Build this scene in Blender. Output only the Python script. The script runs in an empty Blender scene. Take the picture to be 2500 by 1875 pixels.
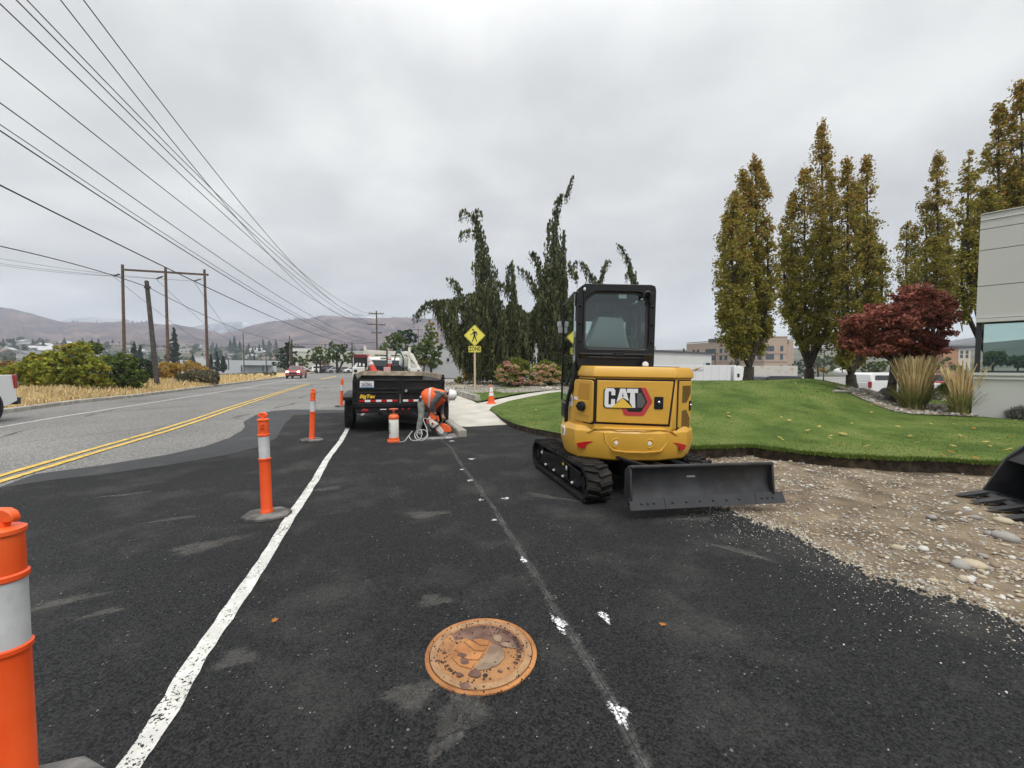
import bpy, bmesh, math, random
import numpy as np
from mathutils import Vector, Matrix
random.seed(7); rng = np.random.default_rng(7)
R = math.radians
scene = bpy.context.scene; COL = scene.collection

# ------------------------------------------------------------------ camera
CAMH = 1.56; PITCH = R(2.49); FPX = 1024.0
cam_d = bpy.data.cameras.new('camera'); cam = bpy.data.objects.new('camera', cam_d); COL.objects.link(cam)
cam.location = (0, 0, CAMH); cam.rotation_euler = (R(90) - PITCH, 0, 0)
cam_d.sensor_width = 36; cam_d.lens = 36 * FPX / 2500; cam_d.clip_start = .05; cam_d.clip_end = 9000
scene.camera = cam

# ------------------------------------------------------------------ light
SUN_EL, SUN_AZ = 58, 160          # high veiled sun behind the camera
def build_world():
    w = bpy.data.worlds.new('World'); scene.world = w; w.use_nodes = True
    nt = w.node_tree; nt.nodes.clear(); N = nt.nodes.new; L = nt.links.new
    out = N('ShaderNodeOutputWorld'); bg = N('ShaderNodeBackground'); bg2 = N('ShaderNodeBackground'); mix = N('ShaderNodeMixShader')
    sky = N('ShaderNodeTexSky'); sky.sky_type = 'NISHITA'; sky.sun_disc = False
    sky.sun_elevation = R(SUN_EL); sky.sun_rotation = R(SUN_AZ); sky.air_density = 1.5; sky.dust_density = 4
    L(sky.outputs[0], bg.inputs[0]); bg.inputs[1].default_value = .07
    tc = N('ShaderNodeTexCoord'); sep = N('ShaderNodeSeparateXYZ'); L(tc.outputs['Generated'], sep.inputs[0])
    zz = N('ShaderNodeMath'); zz.operation = 'MAXIMUM'; L(sep.outputs[2], zz.inputs[0]); zz.inputs[1].default_value = 0.0
    ad = N('ShaderNodeMath'); ad.operation = 'ADD'; L(zz.outputs[0], ad.inputs[0]); ad.inputs[1].default_value = .22
    dx = N('ShaderNodeMath'); dx.operation = 'DIVIDE'; L(sep.outputs[0], dx.inputs[0]); L(ad.outputs[0], dx.inputs[1])
    dy = N('ShaderNodeMath'); dy.operation = 'DIVIDE'; L(sep.outputs[1], dy.inputs[0]); L(ad.outputs[0], dy.inputs[1])
    cb = N('ShaderNodeCombineXYZ'); L(dx.outputs[0], cb.inputs[0]); L(dy.outputs[0], cb.inputs[1]); cb.inputs[2].default_value = 3.7
    n1 = N('ShaderNodeTexNoise'); n1.inputs['Scale'].default_value = .9; n1.inputs['Detail'].default_value = 7; n1.inputs['Roughness'].default_value = .55; n1.inputs['Distortion'].default_value = .35
    n2 = N('ShaderNodeTexNoise'); n2.inputs['Scale'].default_value = 2.6; n2.inputs['Detail'].default_value = 4; n2.inputs['Roughness'].default_value = .45
    L(cb.outputs[0], n1.inputs['Vector']); L(cb.outputs[0], n2.inputs['Vector'])
    mx = N('ShaderNodeMix'); mx.data_type = 'FLOAT'; mx.inputs[0].default_value = .3; L(n1.outputs[0], mx.inputs[2]); L(n2.outputs[0], mx.inputs[3])
    cr = N('ShaderNodeValToRGB'); L(mx.outputs[0], cr.inputs[0])
    e = cr.color_ramp.elements; e[0].position = .36; e[0].color = (.47, .475, .482, 1); e[1].position = .64; e[1].color = (.74, .745, .73, 1)
    m = cr.color_ramp.elements.new(.5); m.color = (.575, .58, .578, 1)
    zr = N('ShaderNodeMapRange'); zr.interpolation_type = 'SMOOTHSTEP'; zr.inputs[1].default_value = .5; zr.inputs[2].default_value = 1.0; zr.inputs[3].default_value = 1.0; zr.inputs[4].default_value = 2.9; L(sep.outputs[2], zr.inputs[0])
    L(cr.outputs[0], bg2.inputs[0]); L(zr.outputs[0], bg2.inputs[1])
    mix.inputs[0].default_value = .95
    L(bg.outputs[0], mix.inputs[1]); L(bg2.outputs[0], mix.inputs[2]); L(mix.outputs[0], out.inputs[0])
build_world()
sun_d = bpy.data.lights.new('sun', 'SUN'); sun_d.energy = 1.5; sun_d.angle = R(22); sun_d.color = (1, .96, .9)
sun = bpy.data.objects.new('sun', sun_d); COL.objects.link(sun)
sun.rotation_euler = (R(90 - SUN_EL), 0, R(180 - SUN_AZ)); sun.location = (0, -10, 30)
scene.view_settings.view_transform = 'Standard'; scene.view_settings.look = 'None'
scene.view_settings.exposure = 0.35; scene.view_settings.gamma = 1
cy = scene.cycles
cy.use_denoising = True
try: cy.denoiser = 'OPENIMAGEDENOISE'
except Exception: pass
cy.max_bounces = 8; cy.diffuse_bounces = 3; cy.glossy_bounces = 3; cy.transmission_bounces = 6; cy.volume_bounces = 1; cy.transparent_max_bounces = 12
cy.caustics_reflective = False; cy.caustics_refractive = False

# ------------------------------------------------------------------ photo measurement -> world
ST, CT = math.sin(PITCH), math.cos(PITCH)
def rayd(px, py):
    u = (px - 1250) / FPX; v = (py - 937.5) / FPX
    return (u, CT - v * ST, -ST - v * CT)
def G(px, py, z=0.0):
    d = rayd(px, py); t = (CAMH - z) / -d[2]
    return (d[0] * t, d[1] * t, z)
def P(px, py, Y):
    d = rayd(px, py); t = Y / d[1]
    return (d[0] * t, Y, CAMH + d[2] * t)
def Hz(py, Y): return P(1250, py, Y)[2]
def Xx(px, Y): return P(px, 937.5, Y)[0]

# ------------------------------------------------------------------ mesh builder
class MB:
    def __init__(s): s.v = []; s.f = []; s.m = []; s.blk = []
    def add(s, vs, fs, m=0, M=None):
        b = len(s.v)
        if M is not None: vs = [tuple(M @ Vector(p)) for p in vs]
        s.v += [tuple(p) for p in vs]; s.f += [tuple(i + b for i in f) for f in fs]; s.m += [m] * len(fs); return s
    def hexa(s, p, m=0, M=None):   # p: 4 bottom ccw, 4 top
        return s.add(p, [(3,2,1,0),(4,5,6,7),(0,1,5,4),(1,2,6,5),(2,3,7,6),(3,0,4,7)], m, M)
    def box(s, cx, cy, cz, sx, sy, sz, m=0, M=None, rz=0):
        x, y, z = sx/2, sy/2, sz/2
        p = [(-x,-y,-z),(x,-y,-z),(x,y,-z),(-x,y,-z),(-x,-y,z),(x,-y,z),(x,y,z),(-x,y,z)]
        T = Matrix.Translation((cx,cy,cz)) @ Matrix.Rotation(rz,4,'Z')
        if M is not None: T = M @ T
        return s.hexa(p, m, T)
    def bar(s, p0, p1, w, h=None, m=0, M=None):   # rectangular bar between two points
        h = h or w; a = Vector(p0); b = Vector(p1); d = (b-a); L = d.length
        if L < 1e-6: return s
        d.normalize(); up = Vector((0,0,1)) if abs(d.z) < .95 else Vector((0,1,0))
        x = d.cross(up).normalized(); z = x.cross(d)
        p = []
        for q in (a, b):
            p += [q - x*w/2 - z*h/2, q + x*w/2 - z*h/2, q + x*w/2 + z*h/2, q - x*w/2 + z*h/2]
        return s.add(p, [(3,2,1,0),(4,5,6,7),(0,1,5,4),(1,2,6,5),(2,3,7,6),(3,0,4,7)], m, M)
    def tube(s, pts, r, n=8, m=0, caps=True, M=None):
        pts = [Vector(p) for p in pts]; k = len(pts); vs = []; fs = []
        rs = r if hasattr(r, '__len__') else [r]*k
        prev = None
        for i, p in enumerate(pts):
            d = (pts[min(i+1,k-1)] - pts[max(i-1,0)])
            d = d.normalized() if d.length > 1e-9 else Vector((0,0,1))
            if prev is None:
                a = Vector((0,0,1)) if abs(d.z) < .9 else Vector((1,0,0)); x = d.cross(a).normalized()
            else:
                x = prev - d * prev.dot(d)
                x = x.normalized() if x.length > 1e-6 else d.orthogonal().normalized()
            prev = x; y = d.cross(x)
            for j in range(n):
                t = 2*math.pi*j/n; vs.append(p + (x*math.cos(t) + y*math.sin(t))*rs[i])
        for i in range(k-1):
            for j in range(n):
                fs.append((i*n+j, i*n+(j+1)%n, (i+1)*n+(j+1)%n, (i+1)*n+j))
        if caps: fs += [tuple(range(n-1,-1,-1)), tuple(range((k-1)*n, k*n))]
        return s.add(vs, fs, m, M)
    def cyl(s, p0, p1, r0, r1=None, n=14, m=0, M=None): return s.tube([p0,p1],[r0, r0 if r1 is None else r1],n,m,True,M)
    def lathe(s, prof, c=(0,0,0), n=20, m=0, M=None):
        vs = []; fs = []; k = len(prof)
        for (r, z) in prof:
            for j in range(n):
                t = 2*math.pi*j/n; vs.append((c[0]+r*math.cos(t), c[1]+r*math.sin(t), c[2]+z))
        for i in range(k-1):
            for j in range(n): fs.append((i*n+j, i*n+(j+1)%n, (i+1)*n+(j+1)%n, (i+1)*n+j))
        fs += [tuple(range(n-1,-1,-1)), tuple(range((k-1)*n, k*n))]
        return s.add(vs, fs, m, M)
    def prism(s, poly, lo, hi, axis='y', m=0, M=None, inset=None):
        # 2-D polygon extruded along an axis: axis y -> poly (x,z); x -> (y,z); z -> (x,y)
        f = {'y': lambda a,b,t: (a,t,b), 'x': lambda a,b,t: (t,a,b), 'z': lambda a,b,t: (a,b,t)}[axis]
        n = len(poly)
        area = sum(poly[i][0]*poly[(i+1)%n][1]-poly[(i+1)%n][0]*poly[i][1] for i in range(n))
        if (area > 0) == (axis == 'y'): poly = poly[::-1]
        vs = [f(a,b,lo) for a,b in poly] + [f(a,b,hi) for a,b in poly]
        fs = [tuple(range(n-1,-1,-1)), tuple(range(n,2*n))] + [(i,(i+1)%n,n+(i+1)%n,n+i) for i in range(n)]
        return s.add(vs, fs, m, M)
    def loft(s, rings, m=0, M=None, caps=True, closed=True):
        n = len(rings[0]); vs = [p for r in rings for p in r]; fs = []
        for i in range(len(rings)-1):
            for j in range(n if closed else n-1): fs.append((i*n+j, i*n+(j+1)%n, (i+1)*n+(j+1)%n, (i+1)*n+j))
        if caps: fs += [tuple(range(n-1,-1,-1)), tuple(range((len(rings)-1)*n, len(rings)*n))]
        return s.add(vs, fs, m, M)
    def ell(s, c, rad, m=0, nu=12, nv=8, M=None):
        vs = [(c[0],c[1],c[2]-rad[2])]
        for i in range(1,nv):
            a = -math.pi/2 + math.pi*i/nv
            for j in range(nu):
                t = 2*math.pi*j/nu
                vs.append((c[0]+rad[0]*math.cos(a)*math.cos(t), c[1]+rad[1]*math.cos(a)*math.sin(t), c[2]+rad[2]*math.sin(a)))
        vs.append((c[0],c[1],c[2]+rad[2])); fs = []
        for j in range(nu): fs.append((0, 1+(j+1)%nu, 1+j))
        for i in range(nv-2):
            for j in range(nu): fs.append((1+i*nu+j, 1+i*nu+(j+1)%nu, 1+(i+1)*nu+(j+1)%nu, 1+(i+1)*nu+j))
        b = 1+(nv-2)*nu; t = len(vs)-1
        for j in range(nu): fs.append((b+j, b+(j+1)%nu, t))
        return s.add(vs, fs, m, M)
    def quads(s, V, mats):      # V: (n,4,3) numpy; mats (n,)
        s.blk.append((np.asarray(V, np.float32), np.asarray(mats, np.int32))); return s
    def build(s, name, mats, parent=None, smooth=None, bevel=0, loc=None, rz=None):
        if not isinstance(mats, (list, tuple)): mats = [mats]
        me = bpy.data.meshes.new(name)
        if s.blk:
            v0 = np.array(s.v, np.float32).reshape(-1,3); vs = [v0]; nv = len(v0)
            loops = [np.array([i for f in s.f for i in f], np.int32)]; tot = [np.array([len(f) for f in s.f], np.int32)]; mi = [np.array(s.m, np.int32)]
            for V, mm in s.blk:
                n, k = V.shape[0], V.shape[1]
                vs.append(V.reshape(-1,3)); loops.append(np.arange(nv, nv+n*k, dtype=np.int32)); tot.append(np.full(n,k,np.int32)); mi.append(mm); nv += n*k
            vs = np.concatenate(vs); loops = np.concatenate(loops); tot = np.concatenate(tot); mi = np.concatenate(mi)
            me.vertices.add(len(vs)); me.vertices.foreach_set('co', vs.ravel())
            me.loops.add(len(loops)); me.loops.foreach_set('vertex_index', loops)
            me.polygons.add(len(tot)); st = np.zeros(len(tot), np.int32); st[1:] = np.cumsum(tot)[:-1]
            me.polygons.foreach_set('loop_start', st); me.polygons.foreach_set('loop_total', tot); me.polygons.foreach_set('material_index', mi)
            me.update(calc_edges=True)
        else:
            me.from_pydata(s.v, [], s.f)
            if s.m and max(s.m) > 0: me.polygons.foreach_set('material_index', s.m)
            me.update()
        for m in mats: me.materials.append(m)
        if getattr(s,'fade',None):
            at = me.attributes.new('fade','FLOAT','POINT'); at.data.foreach_set('value', s.fade)
        if smooth is not None:
            me.polygons.foreach_set('use_smooth', [True]*len(me.polygons)); me.set_sharp_from_angle(angle=R(smooth))
        o = bpy.data.objects.new(name, me); COL.objects.link(o)
        if parent: o.parent = parent
        if loc is not None: o.location = loc
        if rz is not None: o.rotation_euler.z = rz
        if bevel:
            b = o.modifiers.new('bevel', 'BEVEL'); b.width = bevel; b.segments = 2; b.limit_method = 'ANGLE'; b.angle_limit = R(40)
            if smooth is None:
                me.polygons.foreach_set('use_smooth', [True]*len(me.polygons)); b.harden_normals = False
                me.set_sharp_from_angle(angle=R(40)); b.harden_normals = True
        return o

def tag(o, label=None, cat=None, group=None, kind=None):
    if label: o['label'] = label
    if cat: o['category'] = cat
    if group: o['group'] = group
    if kind: o['kind'] = kind
    return o
def thing(name, label, cat, loc=(0,0,0), rz=0, group=None, tilt=None):
    o = bpy.data.objects.new(name, None); COL.objects.link(o); o.empty_display_size = .2
    o.location = loc; o.rotation_euler = (tilt[0] if tilt else 0, tilt[1] if tilt else 0, rz)
    return tag(o, label, cat, group)
def kids(o): return [c for c in bpy.data.objects if c.parent == o]
def dup(root, loc, rz=0, label=None, group=None, scale=None):
    def cp(o, par):
        c = o.copy(); COL.objects.link(c)
        if par: c.parent = par
        for k in o.children: cp(k, c)
        return c
    r = cp(root, None); r.location = loc; r.rotation_euler.z = rz
    if scale is not None: r.scale = scale if hasattr(scale,'__len__') else (scale,)*3
    return tag(r, label, None, group)
_font = {}
def text_mb(mb, txt, size, M, m=0, ext=.002, align='CENTER', sx=1.0, shear=0.0, bold=0.0):
    c = bpy.data.curves.new('t', 'FONT'); c.body = txt; c.size = size; c.extrude = ext; c.align_x = align; c.align_y = 'CENTER'; c.shear = shear; c.offset = bold; c.resolution_u = 3
    o = bpy.data.objects.new('t', c); COL.objects.link(o)
    dg = bpy.context.evaluated_depsgraph_get(); me = o.evaluated_get(dg).to_mesh()
    S = Matrix.Diagonal((sx,1,1,1))
    mb.add([v.co.copy() for v in me.vertices], [tuple(p.vertices) for p in me.polygons], m, M @ S)
    o.evaluated_get(dg).to_mesh_clear(); bpy.data.objects.remove(o); bpy.data.curves.remove(c)
def wallM(x, y, z, rz=0):   # text standing up, facing -Y (towards the viewer) before rz
    return Matrix.Translation((x,y,z)) @ Matrix.Rotation(rz,4,'Z') @ Matrix.Rotation(R(90),4,'X')

# ------------------------------------------------------------------ materials
def mat(name, col, rough=.6, metal=0.0, var=0.0, vscale=4.0, bump=0.0, bscale=60.0, col2=None, c2pos=(.45,.65), spec=.5, detail=4, coat=0.0, alpha=None, emit=None):
    m = bpy.data.materials.new(name); m.use_nodes = True; nt = m.node_tree; N = nt.nodes.new; L = nt.links.new
    b = nt.nodes['Principled BSDF']; b.inputs['Base Color'].default_value = (*col,1); b.inputs['Roughness'].default_value = rough; b.inputs['Metallic'].default_value = metal
    b.inputs['Specular IOR Level'].default_value = spec; b.inputs['Coat Weight'].default_value = coat
    if emit: b.inputs['Emission Color'].default_value = (*emit[0],1); b.inputs['Emission Strength'].default_value = emit[1]
    tc = N('ShaderNodeTexCoord')
    if var or col2:
        n = N('ShaderNodeTexNoise'); n.inputs['Scale'].default_value = vscale; n.inputs['Detail'].default_value = detail; L(tc.outputs['Object'], n.inputs['Vector'])
        r = N('ShaderNodeValToRGB'); L(n.outputs[0], r.inputs[0]); e = r.color_ramp.elements
        e[0].position, e[1].position = c2pos if col2 else (.3,.7)
        if col2: e[0].color = (*col,1); e[1].color = (*col2,1)
        else:
            e[0].color = (*[c*(1-var) for c in col],1); e[1].color = (*[min(1,c*(1+var)) for c in col],1)
        L(r.outputs[0], b.inputs['Base Color'])
    if bump:
        n = N('ShaderNodeTexNoise'); n.inputs['Scale'].default_value = bscale; n.inputs['Detail'].default_value = 3; L(tc.outputs['Object'], n.inputs['Vector'])
        bp = N('ShaderNodeBump'); bp.inputs['Strength'].default_value = bump; bp.inputs['Distance'].default_value = .02; L(n.outputs[0], bp.inputs['Height']); L(bp.outputs[0], b.inputs['Normal'])
    return m
def leafmat(name, col, trans=.35, var=.35):
    m = bpy.data.materials.new(name); m.use_nodes = True; nt = m.node_tree; nt.nodes.clear(); N = nt.nodes.new; L = nt.links.new
    o = N('ShaderNodeOutputMaterial'); d = N('ShaderNodeBsdfDiffuse'); t = N('ShaderNodeBsdfTranslucent'); x = N('ShaderNodeMixShader'); x.inputs[0].default_value = trans
    g = N('ShaderNodeNewGeometry'); r = N('ShaderNodeValToRGB'); L(g.outputs['Random Per Island'], r.inputs[0])
    e = r.color_ramp.elements; e[0].color = (*[c*(1-var) for c in col],1); e[1].color = (*[min(1,c*(1+var)) for c in col],1)
    L(r.outputs[0], d.inputs[0]); L(r.outputs[0], t.inputs[0]); L(d.outputs[0], x.inputs[1]); L(t.outputs[0], x.inputs[2]); L(x.outputs[0], o.inputs[0])
    return m
def glassmat(name, tint=(.5,.6,.58), refl=.15, rough=.02):
    m = bpy.data.materials.new(name); m.use_nodes = True; nt = m.node_tree; nt.nodes.clear(); N = nt.nodes.new; L = nt.links.new
    o = N('ShaderNodeOutputMaterial'); tr = N('ShaderNodeBsdfTransparent'); tr.inputs[0].default_value = (*tint,1)
    gl = N('ShaderNodeBsdfGlossy'); gl.inputs[0].default_value = (.9,.95,.95,1); gl.inputs['Roughness'].default_value = rough
    fr = N('ShaderNodeFresnel'); fr.inputs[0].default_value = 1.5
    ad = N('ShaderNodeMath'); ad.operation = 'ADD'; ad.use_clamp = True; ad.inputs[1].default_value = refl; L(fr.outputs[0], ad.inputs[0])
    x = N('ShaderNodeMixShader'); L(ad.outputs[0], x.inputs[0]); L(tr.outputs[0], x.inputs[1]); L(gl.outputs[0], x.inputs[2]); L(x.outputs[0], o.inputs[0])
    return m

def scuff(m, col, scale, lo, hi, amount, stretch=(1,1,1)):   # grime, scrapes or dust with a shape of its own
    nt = m.node_tree; N = nt.nodes.new; L = nt.links.new; b = nt.nodes['Principled BSDF']; tc = N('ShaderNodeTexCoord'); mp = N('ShaderNodeMapping'); mp.inputs['Scale'].default_value = stretch; L(tc.outputs['Object'], mp.inputs[0])
    n = N('ShaderNodeTexNoise'); n.inputs['Scale'].default_value = scale; n.inputs['Detail'].default_value = 6; n.inputs['Roughness'].default_value = .7; L(mp.outputs[0], n.inputs['Vector'])
    r = N('ShaderNodeMapRange'); r.inputs[1].default_value = lo; r.inputs[2].default_value = hi; r.inputs[3].default_value = 0; r.inputs[4].default_value = amount; L(n.outputs[0], r.inputs[0])
    x = N('ShaderNodeMix'); x.data_type = 'RGBA'; L(r.outputs[0], x.inputs[0]); x.inputs[7].default_value = (*col,1)
    k = b.inputs['Base Color']
    if k.links: L(k.links[0].from_socket, x.inputs[6])
    else: x.inputs[6].default_value = k.default_value
    L(x.outputs[2], k)
# ------------------------------------------------------------------ helpers for ground
def sm(a, b, x):
    t = np.clip((np.asarray(x, float) - a) / (b - a), 0, 1); return t*t*(3-2*t)
def inpoly(poly, x, y):
    x = np.asarray(x); y = np.asarray(y); r = np.zeros(x.shape, bool); n = len(poly)
    for i in range(n):
        x0, y0 = poly[i][:2]; x1, y1 = poly[(i+1)%n][:2]
        c = ((y0 > y) != (y1 > y))
        with np.errstate(divide='ignore', invalid='ignore'): r ^= c & (x < (x1-x0)*(y-y0)/((y1-y0) if y1 != y0 else 1e-9) + x0)
    return r
def vnoise(x, y, s=1.0, seed=0, oct=3):
    x = np.asarray(x, float)/s; y = np.asarray(y, float)/s; out = 0; amp = 1; tot = 0
    for o in range(oct):
        xi = np.floor(x).astype(int); yi = np.floor(y).astype(int); fx = x-xi; fy = y-yi; fx = fx*fx*(3-2*fx); fy = fy*fy*(3-2*fy)
        def h(a, b):
            q = np.sin((a*127.1 + b*311.7 + (seed+o)*74.7))*43758.5453; return q - np.floor(q)
        v = (h(xi,yi)*(1-fx)+h(xi+1,yi)*fx)*(1-fy) + (h(xi,yi+1)*(1-fx)+h(xi+1,yi+1)*fx)*fy
        out = out + v*amp; tot += amp; amp *= .5; x = x*2.03+5.1; y = y*2.03+1.7
    return out/tot
def sheet(name, poly, zf, m, step=None, kind='structure', thick=0, smooth=None, jitter=0):
    bm = bmesh.new()
    vs = [bm.verts.new((p[0], p[1], 0)) for p in poly]; bm.faces.new(vs)
    if step:
        xs = [p[0] for p in poly]; ys = [p[1] for p in poly]
        for k in range(1, int((max(xs)-min(xs))/step)+1):
            bmesh.ops.bisect_plane(bm, geom=bm.verts[:]+bm.edges[:]+bm.faces[:], plane_co=(min(xs)+k*step,0,0), plane_no=(1,0,0))
        for k in range(1, int((max(ys)-min(ys))/step)+1):
            bmesh.ops.bisect_plane(bm, geom=bm.verts[:]+bm.edges[:]+bm.faces[:], plane_co=(0,min(ys)+k*step,0), plane_no=(0,1,0))
    else: bmesh.ops.triangulate(bm, faces=bm.faces[:])
    bmesh.ops.recalc_face_normals(bm, faces=bm.faces[:])
    if sum(f.normal.z for f in bm.faces) < 0: bmesh.ops.reverse_faces(bm, faces=bm.faces[:])
    if thick:
        be = [e for e in bm.edges if e.is_boundary]
        r = bmesh.ops.extrude_edge_only(bm, edges=be)
        low = {v for v in r['geom'] if isinstance(v, bmesh.types.BMVert)}
    else: low = set()
    for v in bm.verts:
        z = float(zf(v.co.x, v.co.y)) if callable(zf) else zf
        v.co.z = z - (thick if v in low else 0)
    if thick: bmesh.ops.recalc_face_normals(bm, faces=bm.faces[:])
    me = bpy.data.meshes.new(name); bm.to_mesh(me); bm.free(); me.materials.append(m)
    if smooth is not None:
        me.polygons.foreach_set('use_smooth', [True]*len(me.polygons)); me.set_sharp_from_angle(angle=R(smooth))
    o = bpy.data.objects.new(name, me); COL.objects.link(o); o['kind'] = kind
    return o
def ribbon(mb, pts, w, z, m=0, rough=0.0, n=1):
    pts = [Vector((p[0], p[1])) for p in pts]; q = []
    for i in range(len(pts)-1):
        L = (pts[i+1]-pts[i]).length; k = max(1, int(L/.12)) if rough else max(1, int(L/1.5))
        for j in range(k): q.append(pts[i].lerp(pts[i+1], j/k))
    q.append(pts[-1]); vs = []
    for i, p in enumerate(q):
        d = (q[min(i+1,len(q)-1)] - q[max(i-1,0)]).normalized(); nn = Vector((-d.y, d.x))
        a = w/2 + random.uniform(-rough, rough); b = w/2 + random.uniform(-rough, rough)
        vs += [(p.x+nn.x*a, p.y+nn.y*a, z), (p.x-nn.x*b, p.y-nn.y*b, z)]
    mb.add(vs, [(2*i, 2*i+1, 2*i+3, 2*i+2) for i in range(len(q)-1)], m)
def soft_ribbon(mb, pts, w, z, rough=.02):
    pts = [Vector((p[0], p[1])) for p in pts]; q = []
    if not hasattr(mb,'fade'): mb.fade = []
    for i in range(len(pts)-1):
        k = max(1, int((pts[i+1]-pts[i]).length/.12)); q += [pts[i].lerp(pts[i+1], j/k) for j in range(k)]
    q.append(pts[-1]); vs = []
    for i, p in enumerate(q):
        d = (q[min(i+1,len(q)-1)] - q[max(i-1,0)]).normalized(); nn = Vector((-d.y, d.x)); a = w+random.uniform(-rough,rough); b = w+random.uniform(-rough,rough)
        vs += [(p.x+nn.x*a, p.y+nn.y*a, z), (p.x, p.y, z), (p.x-nn.x*b, p.y-nn.y*b, z)]; mb.fade += [0, 1, 0]
    mb.add(vs, [f for i in range(len(q)-1) for f in ((3*i,3*i+1,3*i+4,3*i+3),(3*i+1,3*i+2,3*i+5,3*i+4))])
def soft_blob(mb, cx, cy, rx, ry, ang, z, k=22):
    if not hasattr(mb,'fade'): mb.fade = []
    ca, sa = math.cos(ang), math.sin(ang); vs = [(cx,cy,z)]; mb.fade.append(1); ph = random.random()*9
    for ring, fv in ((.55,.9),(1,0)):
        for j in range(k):
            t = 2*math.pi*j/k; rr = ring*(.8+.2*math.sin(3*t+ph)+.08*math.sin(7*t+2*ph)); x = math.cos(t)*rx*rr; y = math.sin(t)*ry*rr; vs.append((cx+x*ca-y*sa, cy+x*sa+y*ca, z)); mb.fade.append(fv)
    mb.add(vs, [(0,1+j,1+(j+1)%k) for j in range(k)]+[(1+j,1+k+j,1+k+(j+1)%k,1+(j+1)%k) for j in range(k)])
def softmask(m, sc, lo, hi, strength=1.0, fine=.5):
    nt = m.node_tree; N = nt.nodes.new; L = nt.links.new; b = nt.nodes['Principled BSDF']; out = [n for n in nt.nodes if n.type == 'OUTPUT_MATERIAL'][0]
    tc = N('ShaderNodeTexCoord'); n = N('ShaderNodeTexNoise'); n.inputs['Scale'].default_value = sc; n.inputs['Detail'].default_value = 5; n.inputs['Roughness'].default_value = .72; L(tc.outputs['Object'], n.inputs['Vector'])
    v = N('ShaderNodeTexVoronoi'); v.inputs['Scale'].default_value = 85; L(tc.outputs['Object'], v.inputs['Vector']); sp = N('ShaderNodeSeparateColor'); L(v.outputs['Color'], sp.inputs[0])
    mx = N('ShaderNodeMix'); mx.data_type = 'FLOAT'; mx.inputs[0].default_value = fine; L(n.outputs[0], mx.inputs[2]); L(sp.outputs[0], mx.inputs[3])
    at = N('ShaderNodeAttribute'); at.attribute_name = 'fade'; ad = N('ShaderNodeMath'); ad.operation = 'ADD'; L(mx.outputs[0], ad.inputs[0]); L(at.outputs['Fac'], ad.inputs[1])
    r = N('ShaderNodeMapRange'); r.inputs[1].default_value = lo; r.inputs[2].default_value = hi; r.inputs[3].default_value = 0; r.inputs[4].default_value = strength; L(ad.outputs[0], r.inputs[0])
    t = N('ShaderNodeBsdfTransparent'); x = N('ShaderNodeMixShader'); L(r.outputs[0], x.inputs[0]); L(t.outputs[0], x.inputs[1]); L(b.outputs[0], x.inputs[2]); L(x.outputs[0], out.inputs[0])
def spline(pts, k=8):
    pts = [Vector(p) for p in pts]; out = []
    for i in range(len(pts)-1):
        p0 = pts[max(i-1,0)]; p1 = pts[i]; p2 = pts[i+1]; p3 = pts[min(i+2,len(pts)-1)]
        for j in range(k):
            t = j/k; out.append(.5*((2*p1)+(p2-p0)*t+(2*p0-5*p1+4*p2-p3)*t*t+(3*p1-p0-3*p2+p3)*t**3))
    out.append(pts[-1]); return out

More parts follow.
